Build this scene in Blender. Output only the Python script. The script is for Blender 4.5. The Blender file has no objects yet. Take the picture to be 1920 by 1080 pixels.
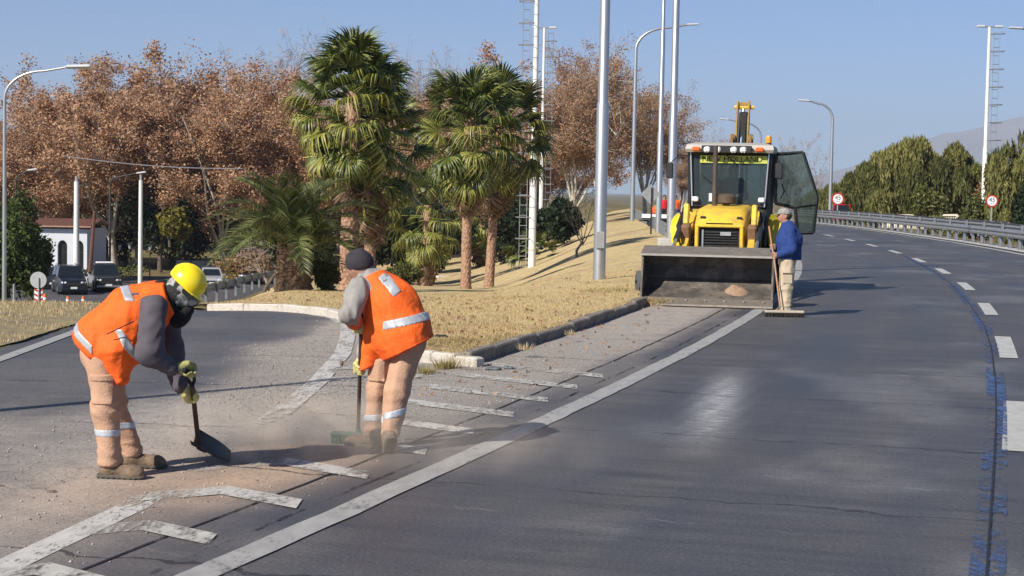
import bpy, math, random
import numpy as np
from mathutils import Vector, Matrix

S = bpy.context.scene
COL = S.collection
rng = np.random.default_rng(7)
R = random.Random(11)

# ------------------------------------------------------------------ camera
F = 3200.0                                   # focal length in photo pixels (1920 wide)
CAMZ = 1.95
PITCH = math.atan((540 - 358) / F)
ROLL = math.radians(1.1)
cf = Vector((0, math.cos(PITCH), -math.sin(PITCH)))
cr0 = Vector((1, 0, 0)); cu0 = Vector((0, math.sin(PITCH), math.cos(PITCH)))
cr = cr0 * math.cos(ROLL) + cu0 * math.sin(ROLL)
cu = cu0 * math.cos(ROLL) - cr0 * math.sin(ROLL)
cam_d = bpy.data.cameras.new('camera'); cam = bpy.data.objects.new('camera', cam_d); COL.objects.link(cam)
cam_d.sensor_width = 36.0; cam_d.lens = F / 1920 * 36; cam_d.clip_start = 0.1; cam_d.clip_end = 20000
cam.matrix_world = Matrix(((cr.x, cu.x, -cf.x, 0), (cr.y, cu.y, -cf.y, 0), (cr.z, cu.z, -cf.z, CAMZ), (0, 0, 0, 1)))
S.camera = cam

# ------------------------------------------------------------------ sky, sun, exposure
SUN_EL = math.radians(36); SUN_AZ = (-0.68, -0.733)       # the sun stands behind the camera to the left
w = bpy.data.worlds.new('World'); S.world = w; w.use_nodes = True
nt = w.node_tree; nt.nodes.clear()
sky = nt.nodes.new('ShaderNodeTexSky'); sky.sky_type = 'NISHITA'; sky.sun_disc = False
sky.sun_elevation = SUN_EL; sky.sun_rotation = math.atan2(SUN_AZ[0], SUN_AZ[1])
sky.altitude = 1500; sky.air_density = .7; sky.dust_density = .8; sky.ozone_density = 6.8
bg = nt.nodes.new('ShaderNodeBackground'); bg.inputs[1].default_value = 0.088
wo = nt.nodes.new('ShaderNodeOutputWorld')
nt.links.new(sky.outputs[0], bg.inputs[0]); nt.links.new(bg.outputs[0], wo.inputs[0])
sd = bpy.data.lights.new('sun', 'SUN'); sun = bpy.data.objects.new('sun', sd); COL.objects.link(sun)
sd.energy = 5.0; sd.angle = math.radians(0.5); sd.color = (1.0, 0.93, 0.82)
sun.location = (-40, -40, 60)
sdir = Vector((-SUN_AZ[0] * math.cos(SUN_EL), -SUN_AZ[1] * math.cos(SUN_EL), -math.sin(SUN_EL)))
sun.rotation_euler = sdir.to_track_quat('-Z', 'Y').to_euler()
S.view_settings.view_transform = 'Standard'; S.view_settings.look = 'None'
S.view_settings.exposure = 0.42; S.view_settings.gamma = 1.0; S.view_settings.use_curve_mapping = False
S.render.engine = 'CYCLES'
S.cycles.use_denoising = True
S.cycles.max_bounces = 6; S.cycles.transparent_max_bounces = 24
S.cycles.volume_bounces = 0

# ------------------------------------------------------------------ helpers
def ray(px, py):
    d = cf + cr * ((px - 960) / F) + cu * ((540 - py) / F)
    return d / d.y
def at(px, py, z=0.0):
    d = ray(px, py); t = (z - CAMZ) / d.z
    return Vector((d.x * t, t, z))
def atY(px, py, Y):
    d = ray(px, py)
    return Vector((d.x * Y, Y, CAMZ + d.z * Y))
def ppm(Y): return F / Y

def fastmesh(name, V, Fc, attrs=None, smooth=False):
    """V (n,3); Fc (m,k) face indices, or a list of such arrays"""
    V = np.ascontiguousarray(V, dtype=np.float32)
    Fl = Fc if isinstance(Fc, (list, tuple)) and len(Fc) and isinstance(Fc[0], np.ndarray) and Fc[0].ndim == 2 else [np.asarray(Fc)]
    Fl = [np.asarray(f, dtype=np.int32) for f in Fl if len(f)]
    me = bpy.data.meshes.new(name)
    me.vertices.add(len(V)); me.vertices.foreach_set('co', V.ravel())
    nl = sum(f.size for f in Fl); nf = sum(len(f) for f in Fl)
    me.loops.add(nl); me.loops.foreach_set('vertex_index', np.concatenate([f.ravel() for f in Fl]))
    me.polygons.add(nf)
    tot = np.concatenate([np.full(len(f), f.shape[1], dtype=np.int32) for f in Fl])
    st = np.concatenate([[0], np.cumsum(tot)[:-1]]).astype(np.int32)
    me.polygons.foreach_set('loop_start', st)
    me.polygons.foreach_set('loop_total', tot)
    if smooth: me.polygons.foreach_set('use_smooth', np.ones(nf, dtype=bool))
    for k, (dom, a) in (attrs or {}).items():
        a = np.ascontiguousarray(a, dtype=np.float32)
        if a.ndim == 1:
            at_ = me.attributes.new(k, 'FLOAT', dom); at_.data.foreach_set('value', a)
        else:
            at_ = me.attributes.new(k, 'FLOAT_VECTOR', dom); at_.data.foreach_set('vector', a.ravel())
    me.update(calc_edges=True); me.validate()
    return me

def obj(name, me, mat=None, parent=None, loc=None, kind=None, label=None, cat=None, group=None):
    o = bpy.data.objects.new(name, me); COL.objects.link(o)
    if mat is not None and me is not None and not me.materials:
        me.materials.append(mat)
    if parent is not None: o.parent = parent
    if loc is not None: o.location = loc
    tag(o, label, cat, group, kind)
    return o
def tag(o, label=None, cat=None, group=None, kind=None):
    if label: o['label'] = label
    if cat: o['category'] = cat
    if group: o['group'] = group
    if kind: o['kind'] = kind
    return o
def empty(name, loc=(0, 0, 0), rz=0.0, label=None, cat=None, group=None, kind=None):
    o = bpy.data.objects.new(name, None); COL.objects.link(o)
    o.empty_display_size = 0.1
    o.location = loc; o.rotation_euler = (0, 0, rz)
    return tag(o, label, cat, group, kind)
def copy_tree(o, parent=None):
    c = o.copy(); COL.objects.link(c); c.parent = parent
    for ch in o.children: copy_tree(ch, c)
    return c

class MB:
    """collects verts / faces for one mesh"""
    def __init__(s): s.v = []; s.f = []
    def add(s, vs, fs):
        b = len(s.v); s.v.extend([tuple(v) for v in vs]); s.f.extend([tuple(i + b for i in f) for f in fs]); return s
    def box(s, c, d, rot=None, taper=(1, 1), cham=0.0):
        hx, hy, hz = d[0] / 2, d[1] / 2, d[2] / 2
        vs = []
        for z in (-1, 1):
            tx, ty = (taper if z > 0 else (1, 1))
            for x, y in ((-1, -1), (1, -1), (1, 1), (-1, 1)):
                vs.append(Vector((x * hx * tx, y * hy * ty, z * hz)))
        if cham > 0:
            return s.cbox(c, d, cham, rot)
        if rot is not None: vs = [rot @ v for v in vs]
        c = Vector(c); vs = [v + c for v in vs]
        return s.add(vs, [(3, 2, 1, 0), (4, 5, 6, 7), (0, 1, 5, 4), (1, 2, 6, 5), (2, 3, 7, 6), (3, 0, 4, 7)])
    def cbox(s, c, d, ch, rot=None):
        """box with chamfered edges"""
        hx, hy, hz = d[0] / 2, d[1] / 2, d[2] / 2
        ch = min(ch, hx * .9, hy * .9, hz * .9)
        rings = []
        for z, k in ((-hz, ch), (-hz + ch, 0), (hz - ch, 0), (hz, ch)):
            a, b = hx - k, hy - k
            e = ch
            rings.append([(-a + e, -b), (a - e, -b), (a, -b + e), (a, b - e), (a - e, b), (-a + e, b), (-a, b - e), (-a, -b + e)])
        vs = [Vector((x, y, z)) for (z, rg) in zip((-hz, -hz + ch, hz - ch, hz), rings) for x, y in rg]
        fs = [tuple(range(7, -1, -1)), tuple(range(24, 32))]
        for r in range(3):
            for i in range(8):
                j = (i + 1) % 8; fs.append((r * 8 + i, r * 8 + j, r * 8 + 8 + j, r * 8 + 8 + i))
        if rot is not None: vs = [rot @ v for v in vs]
        c = Vector(c)
        return s.add([v + c for v in vs], fs)
    def tube(s, pts, rad, n=8, cap=True, flat=1.0, up=None):
        pts = [Vector(p) for p in pts]
        if not hasattr(rad, '__len__'): rad = [rad] * len(pts)
        b = len(s.v); prev = None
        for i, p in enumerate(pts):
            if i == 0: t = pts[1] - pts[0]
            elif i == len(pts) - 1: t = pts[-1] - pts[-2]
            else: t = (pts[i + 1] - pts[i]).normalized() + (pts[i] - pts[i - 1]).normalized()
            t = t.normalized()
            if prev is None:
                a = Vector((0, 0, 1)) if up is None else Vector(up)
                if abs(t.dot(a)) > .95: a = Vector((1, 0, 0))
                n1 = (a - t * a.dot(t)).normalized()
            else:
                n1 = (prev - t * prev.dot(t)).normalized()
            prev = n1; n2 = t.cross(n1)
            for k in range(n):
                an = 2 * math.pi * k / n
                s.v.append(tuple(p + n1 * (math.cos(an) * rad[i]) + n2 * (math.sin(an) * rad[i] * flat)))
        for i in range(len(pts) - 1):
            for k in range(n):
                j = (k + 1) % n
                s.f.append((b + i * n + k, b + i * n + j, b + i * n + n + j, b + i * n + n + k))
        if cap:
            s.f.append(tuple(b + k for k in range(n - 1, -1, -1)))
            s.f.append(tuple(b + (len(pts) - 1) * n + k for k in range(n)))
        return s
    def lathe(s, prof, n=16, c=(0, 0, 0), axis=None, cap=True):
        """prof: list of (r, z); axis: rotation matrix"""
        b = len(s.v); c = Vector(c)
        for r, z in prof:
            for k in range(n):
                a = 2 * math.pi * k / n
                v = Vector((r * math.cos(a), r * math.sin(a), z))
                if axis is not None: v = axis @ v
                s.v.append(tuple(v + c))
        for i in range(len(prof) - 1):
            for k in range(n):
                j = (k + 1) % n
                s.f.append((b + i * n + k, b + i * n + j, b + i * n + n + j, b + i * n + n + k))
        if cap:
            s.f.append(tuple(b + k for k in range(n - 1, -1, -1)))
            s.f.append(tuple(b + (len(prof) - 1) * n + k for k in range(n)))
        return s
    def prism(s, poly, d0, d1, plane='xz'):
        """polygon extruded from d0 to d1 along the missing axis"""
        def P(a, b_, d):
            return {'xz': (a, d, b_), 'yz': (d, a, b_), 'xy': (a, b_, d)}[plane]
        n = len(poly)
        vs = [P(a, b_, d0) for a, b_ in poly] + [P(a, b_, d1) for a, b_ in poly]
        fs = [tuple(range(n)), tuple(range(2 * n - 1, n - 1, -1))]
        for i in range(n):
            j = (i + 1) % n; fs.append((i, i + n, j + n, j))
        return s.add(vs, fs)
    def loft(s, rings, cap=True, close=True):
        n = len(rings[0]); b = len(s.v)
        for r in rings: s.v.extend([tuple(p) for p in r])
        for i in range(len(rings) - 1):
            for k in range(n if close else n - 1):
                j = (k + 1) % n
                s.f.append((b + i * n + k, b + i * n + j, b + i * n + n + j, b + i * n + n + k))
        if cap:
            s.f.append(tuple(b + k for k in range(n - 1, -1, -1)))
            s.f.append(tuple(b + (len(rings) - 1) * n + k for k in range(n)))
        return s
    def quad(s, a, b_, c, d): return s.add([a, b_, c, d], [(0, 1, 2, 3)])
    def mesh(s, name, smooth=False, recalc=True):
        me = bpy.data.meshes.new(name); me.from_pydata(s.v, [], s.f)
        if recalc:
            import bmesh
            bm = bmesh.new(); bm.from_mesh(me); bmesh.ops.recalc_face_normals(bm, faces=bm.faces); bm.to_mesh(me); bm.free()
        if smooth:
            me.polygons.foreach_set('use_smooth', [True] * len(me.polygons))
            if smooth is not True:
                me.set_sharp_from_angle(angle=math.radians(smooth))
        me.update(); return me
    def build(s, name, mat, parent=None, smooth=False, loc=None, **kw):
        return obj(name, s.mesh(name, smooth), mat, parent, loc, **kw)

def rotm(x=0, y=0, z=0):
    return (Matrix.Rotation(z, 3, 'Z') @ Matrix.Rotation(y, 3, 'Y') @ Matrix.Rotation(x, 3, 'X'))

# ---- materials
def newmat(name):
    m = bpy.data.materials.new(name); m.use_nodes = True
    n = m.node_tree.nodes; return m, n, m.node_tree.links, n['Principled BSDF']
def c4(c): return (c[0], c[1], c[2], 1.0)
def mat(name, col, rough=.75, metal=0.0, var=.12, scale=6.0, bump=0.0, bscale=60.0, col2=None, spec=.4, dirt=None, dirt_amt=.5, dirt_scale=3.0):
    m, N, L, P = newmat(name)
    P.inputs['Roughness'].default_value = rough; P.inputs['Metallic'].default_value = metal
    P.inputs['Specular IOR Level'].default_value = spec
    tc = N.new('ShaderNodeTexCoord')
    nz = N.new('ShaderNodeTexNoise'); nz.inputs['Scale'].default_value = scale; nz.inputs['Detail'].default_value = 6; nz.inputs['Roughness'].default_value = .65
    L.new(tc.outputs['Object'], nz.inputs['Vector'])
    rp = N.new('ShaderNodeValToRGB'); rp.color_ramp.elements[0].position = .3; rp.color_ramp.elements[1].position = .7
    if col2 is None:
        rp.color_ramp.elements[0].color = c4([x * (1 - var) for x in col]); rp.color_ramp.elements[1].color = c4([min(1, x * (1 + var)) for x in col])
    else:
        rp.color_ramp.elements[0].color = c4(col); rp.color_ramp.elements[1].color = c4(col2)
    L.new(nz.outputs[0], rp.inputs[0]); out = rp.outputs[0]
    if dirt is not None:
        n2 = N.new('ShaderNodeTexNoise'); n2.inputs['Scale'].default_value = dirt_scale; n2.inputs['Detail'].default_value = 8; n2.inputs['Roughness'].default_value = .7
        L.new(tc.outputs['Object'], n2.inputs['Vector'])
        r2 = N.new('ShaderNodeMapRange'); r2.inputs[1].default_value = .48; r2.inputs[2].default_value = .72; r2.inputs[4].default_value = dirt_amt
        L.new(n2.outputs[0], r2.inputs[0])
        mx = N.new('ShaderNodeMix'); mx.data_type = 'RGBA'; L.new(r2.outputs[0], mx.inputs[0]); L.new(out, mx.inputs[6]); mx.inputs[7].default_value = c4(dirt)
        out = mx.outputs[2]
    L.new(out, P.inputs['Base Color'])
    if bump > 0:
        nb = N.new('ShaderNodeTexNoise'); nb.inputs['Scale'].default_value = bscale; nb.inputs['Detail'].default_value = 4
        L.new(tc.outputs['Object'], nb.inputs['Vector'])
        b = N.new('ShaderNodeBump'); b.inputs['Strength'].default_value = bump; b.inputs['Distance'].default_value = .02
        L.new(nb.outputs[0], b.inputs['Height']); L.new(b.outputs[0], P.inputs['Normal'])
    return m
def leafmat(name, cols, trans=.35, rough=.6, spec=.3):
    """leaf colour from the per-leaf attribute 'rnd'"""
    m, N, L, P = newmat(name)
    a = N.new('ShaderNodeAttribute'); a.attribute_name = 'rnd'
    rp = N.new('ShaderNodeValToRGB'); el = rp.color_ramp.elements
    while len(el) < len(cols): el.new(.5)
    for i, c in enumerate(cols):
        el[i].position = i / (len(cols) - 1); el[i].color = c4(c)
    L.new(a.outputs['Fac'], rp.inputs[0]); L.new(rp.outputs[0], P.inputs['Base Color'])
    P.inputs['Roughness'].default_value = rough; P.inputs['Specular IOR Level'].default_value = spec
    if trans > 0:
        t = N.new('ShaderNodeBsdfTranslucent'); L.new(rp.outputs[0], t.inputs[0])
        mx = N.new('ShaderNodeMixShader'); mx.inputs[0].default_value = trans
        L.new(P.outputs[0], mx.inputs[1]); L.new(t.outputs[0], mx.inputs[2]); L.new(mx.outputs[0], N['Material Output'].inputs[0])
    return m
def glassmat(name, tint=(.6, .7, .72), alpha=.35, rough=.05):
    """thin window glass: mix of clear and gloss"""
    m, N, L, P = newmat(name)
    P.inputs['Base Color'].default_value = c4([x * .12 for x in tint]); P.inputs['Roughness'].default_value = rough
    P.inputs['Specular IOR Level'].default_value = .8
    t = N.new('ShaderNodeBsdfTransparent'); t.inputs[0].default_value = c4(tint)
    mx = N.new('ShaderNodeMixShader'); mx.inputs[0].default_value = alpha
    L.new(t.outputs[0], mx.inputs[1]); L.new(P.outputs[0], mx.inputs[2]); L.new(mx.outputs[0], N['Material Output'].inputs[0])
    return m

def sstep(a, b, x):
    t = np.clip((x - a) / (b - a), 0, 1); return t * t * (3 - 2 * t)
def vnoise(x, y, seed=0):
    """smooth value noise, vectorised"""
    x = np.asarray(x, float); y = np.asarray(y, float)
    xi = np.floor(x).astype(np.int64); yi = np.floor(y).astype(np.int64)
    fx = x - xi; fy = y - yi; fx = fx * fx * (3 - 2 * fx); fy = fy * fy * (3 - 2 * fy)
    def h(a, b):
        n = (a * 374761393 + b * 668265263 + seed * 974711) & 0xffffffff
        n = ((n ^ (n >> 13)) * 1274126177) & 0xffffffff
        return ((n ^ (n >> 16)) & 0xffff) / 65535.0
    return (h(xi, yi) * (1 - fx) + h(xi + 1, yi) * fx) * (1 - fy) + (h(xi, yi + 1) * (1 - fx) + h(xi + 1, yi + 1) * fx) * fy
def fbm(x, y, seed=0, o=4):
    r = 0; a = .5
    for i in range(o):
        r = r + a * vnoise(x * 2 ** i, y * 2 ** i, seed + i); a *= .5
    return r / (1 - .5 ** o)

# ------------------------------------------------------------------ lie of the land
_LY = np.array([-10, 0, 7.2, 15.1, 23.1, 30.8, 37.8, 46, 54.5, 62.5, 70, 91, 113, 140, 180, 230.])
_LX = np.array([-3.7, -.35, 2.0, 4.5, 6.67, 8.46, 9.94, 11.5, 12.8, 13.9, 14.7, 16.0, 16.8, 17.9, 20.4, 24.4])
_lp = np.polyfit((_LY - 100) / 100, _LX, 6)
_lpd = np.polyder(_lp)
def lane_x(Y): return np.polyval(_lp, (np.asarray(Y, float) - 100) / 100)
def lane_dx(Y): return np.polyval(_lpd, (np.asarray(Y, float) - 100) / 100) / 100
_zy = np.linspace(-20, 700, 1441)
_zz = np.interp(_zy, [-20, 60, 110, 140, 180, 260, 700], [0, 0, .03, -.05, -.4, -1.4, -6])
_zz = np.convolve(np.pad(_zz, 16, mode='edge'), np.ones(33) / 33, 'valid')
def zroad(Y): return np.interp(Y, _zy, _zz)
def off_pt(o, Y):
    """point at lateral offset o (right +) from the lane line, at lane station Y"""
    k = lane_dx(Y); c = 1 / np.sqrt(1 + k * k)
    return lane_x(Y) + o * c, np.asarray(Y, float) - o * k * c
def offset_of(x, Y):
    Yc = np.clip(Y, -10, 230)
    Y2 = Yc.copy() if hasattr(Yc, 'copy') else Yc
    for _ in range(2):
        k = lane_dx(Y2); c = 1 / np.sqrt(1 + k * k)
        o = (x - lane_x(Y2)) * c - 0 * Y2
        Y2 = np.clip(Yc + o * k * c, -10, 230)
    k = lane_dx(Y2); c = 1 / np.sqrt(1 + k * k)
    return (x - lane_x(Y2)) * c + (Yc - Y2) * (-k * c)
KERB = -5.8
_gs = np.array([-1, 0, 2, 3.5, 5, 6.2, 9, 14, 30, 100, 4000]); _gz = np.array([0, 0, .12, .35, .58, 1.0, 2.2, 3.7, 5.6, 6.0, 6.0])
def gfun(s): 
    r = 0
    for d in (-.6, 0, .6): r = r + np.interp(s + d, _gs, _gz)
    return r / 3
def cfun(x, Y):
    u = x / np.maximum(Y, 1.0)
    k = .052 + (.079 - .052) * sstep(-.125, -.185, u)
    t = (Y - 27) / 1.5
    c = k * 1.5 * np.where(t > 20, t, np.log1p(np.exp(np.clip(t, -30, 20))))
    return np.minimum(c, 5.5)
def smin(a, b, k=.35):
    h = np.clip(.5 + .5 * (b - a) / k, 0, 1)
    return b + (a - b) * h - k * h * (1 - h)
def zt(x, Y):
    """height of the open ground (kerb level at the main road = 0)"""
    x = np.asarray(x, float); Y = np.asarray(Y, float)
    o = offset_of(x, Y); s = -(o - KERB)
    zr = zroad(np.clip(Y, -10, 260))
    g = gfun(s); c = cfun(x, Y)
    drop = np.maximum(0, smin(g, c, .3)); 
    fade = np.clip(1 - s / 25, 0, 1)
    left = zr * np.clip(1 - s / 2.5, 0, 1) - drop
    right = zr - np.clip(.22 * (o - 8.0), 0, 4.5)
    return np.where(o < 0, left, right)
def hit(px, py, zoff=0.0, y0=6.0, y1=400.0):
    """where the sight line through a photo pixel meets the open ground"""
    d = ray(px, py); Y = np.arange(y0, y1, .05)
    f = CAMZ + d.z * Y - (zt(d.x * Y, Y) + zoff)
    i = np.where(f <= 0)[0]
    Yh = Y[i[0]] if len(i) else y1
    return Vector((d.x * Yh, Yh, float(zt(d.x * Yh, Yh)) + zoff))
def gz(x, y): return float(zt(x, y))
# ------------------------------------------------------------------ ground, roads, kerbs, markings
def growgrid(*segs):
    out = []
    for a, b, st in segs:
        n = max(1, int(round((b - a) / st))); out.extend(list(np.linspace(a, b, n, endpoint=False)))
    out.append(segs[-1][1]); return np.array(out)
def gridmesh(name, X, Y, Z, attrs=None, smooth=True):
    nr, nc = X.shape
    V = np.stack([X, Y, Z], -1).reshape(-1, 3)
    i = np.arange(nr * nc).reshape(nr, nc)
    Fq = np.stack([i[:-1, :-1], i[:-1, 1:], i[1:, 1:], i[1:, :-1]], -1).reshape(-1, 4)
    return fastmesh(name, V, Fq, attrs, smooth)

# materials of the setting
def grassmat(name, cols, scale, patches=None):
    m, N, L, P = newmat(name); P.inputs['Roughness'].default_value = .95; P.inputs['Specular IOR Level'].default_value = .1
    tc = N.new('ShaderNodeNewGeometry')
    outs = []
    for sc, det in ((scale, 5), (scale * 9, 4), (scale * 60, 3)):
        n = N.new('ShaderNodeTexNoise'); n.inputs['Scale'].default_value = sc; n.inputs['Detail'].default_value = det; n.inputs['Roughness'].default_value = .6
        L.new(tc.outputs['Position'], n.inputs['Vector']); outs.append(n.outputs[0])
    r1 = N.new('ShaderNodeValToRGB'); el = r1.color_ramp.elements
    el[0].position = .33; el[0].color = c4(cols[0]); el[1].position = .68; el[1].color = c4(cols[2]); e = el.new(.5); e.color = c4(cols[1])
    L.new(outs[0], r1.inputs[0])
    mp = N.new('ShaderNodeMapRange'); mp.inputs[1].default_value = .3; mp.inputs[2].default_value = .7; mp.inputs[3].default_value = .72; mp.inputs[4].default_value = 1.2
    L.new(outs[1], mp.inputs[0])
    mp2 = N.new('ShaderNodeMapRange'); mp2.inputs[1].default_value = .3; mp2.inputs[2].default_value = .7; mp2.inputs[3].default_value = .7; mp2.inputs[4].default_value = 1.25
    L.new(outs[2], mp2.inputs[0])
    mu = N.new('ShaderNodeMath'); mu.operation = 'MULTIPLY'; L.new(mp.outputs[0], mu.inputs[0]); L.new(mp2.outputs[0], mu.inputs[1])
    src_ = r1.outputs[0]
    if patches:
        for sc_, lo_, hi_, cc, sd_ in patches:
            pn = N.new('ShaderNodeTexNoise'); pn.noise_dimensions = '4D'; pn.inputs['W'].default_value = sd_; pn.inputs['Scale'].default_value = sc_; pn.inputs['Detail'].default_value = 6; pn.inputs['Roughness'].default_value = .65; L.new(tc.outputs['Position'], pn.inputs['Vector'])
            pr = N.new('ShaderNodeMapRange'); pr.inputs[1].default_value = lo_; pr.inputs[2].default_value = hi_; pr.inputs[4].default_value = .85; L.new(pn.outputs[0], pr.inputs[0])
            pm = N.new('ShaderNodeMix'); pm.data_type = 'RGBA'; L.new(pr.outputs[0], pm.inputs[0]); L.new(src_, pm.inputs[6]); pm.inputs[7].default_value = c4(cc); src_ = pm.outputs[2]
    mx = N.new('ShaderNodeVectorMath'); mx.operation = 'SCALE'; L.new(src_, mx.inputs[0]); L.new(mu.outputs[0], mx.inputs['Scale'])
    L.new(mx.outputs[0], P.inputs['Base Color'])
    b = N.new('ShaderNodeBump'); b.inputs['Strength'].default_value = .6; b.inputs['Distance'].default_value = .04
    L.new(outs[2], b.inputs['Height']); L.new(b.outputs[0], P.inputs['Normal'])
    return m
M_lawn = grassmat('dry_lawn', ((.46, .36, .18), (.56, .44, .225), (.50, .375, .225)), .55, [(.7, .54, .66, (.40, .285, .19), 1.0), (1.6, .60, .70, (.22, .20, .085), 5.0), (3.5, .62, .7, (.26, .18, .115), 9.0)])
M_ground = grassmat('park_ground', ((.10, .085, .045), (.20, .16, .075), (.15, .13, .06)), .2)

def roadmat(name):
    """weathered road surface; masks come from vertex attributes dust and gravel (stains with their own shape) and pale (whitened patches)"""
    m, N, L, P = newmat(name); P.inputs['Specular IOR Level'].default_value = .35
    def attr(n):
        a = N.new('ShaderNodeAttribute'); a.attribute_name = n; return a
    def noise(sc, det=5, src=None, rough=.6):
        n = N.new('ShaderNodeTexNoise'); n.inputs['Scale'].default_value = sc; n.inputs['Detail'].default_value = det; n.inputs['Roughness'].default_value = rough
        if src is not None: L.new(src, n.inputs['Vector'])
        return n.outputs[0]
    def mapr(x, a, b, c=0., d=1.):
        r = N.new('ShaderNodeMapRange'); r.inputs[1].default_value = a; r.inputs[2].default_value = b; r.inputs[3].default_value = c; r.inputs[4].default_value = d
        L.new(x, r.inputs[0]); return r.outputs[0]
    def mth(op, a, b=None, v=None):
        n = N.new('ShaderNodeMath'); n.operation = op; L.new(a, n.inputs[0])
        if b is not None: L.new(b, n.inputs[1])
        elif v is not None: n.inputs[1].default_value = v
        return n.outputs[0]
    def mixc(f, a, b):
        n = N.new('ShaderNodeMix'); n.data_type = 'RGBA'
        L.new(f, n.inputs[0])
        for k, x in ((6, a), (7, b)):
            if isinstance(x, tuple): n.inputs[k].default_value = c4(x)
            else: L.new(x, n.inputs[k])
        return n.outputs[2]
    pos = N.new('ShaderNodeNewGeometry').outputs['Position']
    uv = attr('along').outputs['Vector']
    mpg = N.new('ShaderNodeMapping'); mpg.inputs['Scale'].default_value = (.28, 2.6, 1); L.new(uv, mpg.inputs['Vector'])   # streaks across the lane
    st = noise(1.6, 6, mpg.outputs[0], .62)
    mpl = N.new('ShaderNodeMapping'); mpl.inputs['Scale'].default_value = (1.0, .06, 1); L.new(uv, mpl.inputs['Vector'])    # wheel tracks
    wt = noise(1.1, 3, mpl.outputs[0])
    big = noise(.45, 4, pos)
    fine = noise(95, 3, pos)
    c = mixc(mapr(st, .3, .7), (.050, .050, .056), (.106, .103, .105))
    c = mixc(mapr(wt, .38, .66), c, (.055, .057, .066))
    c = mixc(mth('MULTIPLY', mapr(big, .45, .7), None, .5), c, (.105, .096, .088))
    # tan dust and gravel
    d = attr('dust').outputs['Fac']
    dn = noise(2.2, 7, pos, .68)
    dm = mth('MULTIPLY', d, mapr(dn, .25, .6, .55, 1.15))
    dm = mth('MINIMUM', dm, None, .96)
    dustc = mixc(mapr(noise(7, 5, pos), .35, .65), (.31, .28, .255), (.40, .35, .305))
    dustc = mixc(attr('tan').outputs['Fac'], dustc, (.47, .335, .24))
    c = mixc(dm, c, dustc)
    gm = attr('gravel').outputs['Fac']
    g2 = noise(34, 4, pos, .75)
    gc = mixc(mapr(g2, .36, .64), (.13, .12, .112), (.42, .375, .325))
    c = mixc(mth('MULTIPLY', gm, mapr(dn, .3, .65, .4, .9)), c, gc)
    pm = attr('pale').outputs['Fac']
    mpp = N.new('ShaderNodeMapping'); mpp.inputs['Scale'].default_value = (1.5, 9, 1); L.new(uv, mpp.inputs['Vector'])
    c = mixc(mth('MULTIPLY', pm, mapr(noise(3.2, 6, mpp.outputs[0], .7), .38, .68, .15, 1.)), c, (.48, .48, .48))
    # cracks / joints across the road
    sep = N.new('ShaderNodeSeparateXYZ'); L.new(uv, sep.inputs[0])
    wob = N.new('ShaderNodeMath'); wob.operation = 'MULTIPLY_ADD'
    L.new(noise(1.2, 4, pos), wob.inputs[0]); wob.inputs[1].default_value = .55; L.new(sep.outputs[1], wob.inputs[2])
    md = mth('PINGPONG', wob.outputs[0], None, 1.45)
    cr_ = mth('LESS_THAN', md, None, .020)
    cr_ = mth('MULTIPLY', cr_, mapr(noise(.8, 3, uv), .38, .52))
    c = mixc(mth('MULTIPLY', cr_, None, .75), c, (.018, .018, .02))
    wob2 = N.new('ShaderNodeMath'); wob2.operation = 'MULTIPLY_ADD'; L.new(noise(.9, 4, pos), wob2.inputs[0]); wob2.inputs[1].default_value = .8; L.new(sep.outputs[1], wob2.inputs[2])
    sc2 = mth('LESS_THAN', mth('PINGPONG', wob2.outputs[0], None, .93), None, .012)
    c = mixc(mth('MULTIPLY', mth('MULTIPLY', sc2, mapr(noise(2.4, 4, uv), .52, .62)), None, .45), c, (.24, .25, .28))
    agg = noise(48, 2, pos, .5); c = mixc(mth('MULTIPLY', mapr(agg, .60, .70), None, .30), c, (.24, .235, .23)); c = mixc(mth('MULTIPLY', mapr(agg, .40, .30), None, .55), c, (.02, .02, .022))
    mid = mapr(noise(30, 5, pos, .8), .3, .7, .72, 1.28); grain = mth('MULTIPLY', mapr(fine, .25, .75, .62, 1.38), mid)
    spots = mapr(noise(1.7, 3, pos, .4), .70, .76); c = mixc(mth('MULTIPLY', spots, None, .45), c, (.03, .03, .032))
    sc = N.new('ShaderNodeVectorMath'); sc.operation = 'SCALE'; L.new(c, sc.inputs[0]); L.new(grain, sc.inputs['Scale'])
    L.new(sc.outputs[0], P.inputs['Base Color'])
    L.new(mth('ADD', mapr(wt, .35, .65, .62, .5), mth('MULTIPLY', d, None, .4)), P.inputs['Roughness'])
    b = N.new('ShaderNodeBump'); b.inputs['Strength'].default_value = .35; b.inputs['Distance'].default_value = .006
    L.new(noise(160, 2, pos), b.inputs['Height']); L.new(b.outputs[0], P.inputs['Normal'])
    return m
M_road = roadmat('road_surface')

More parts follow.
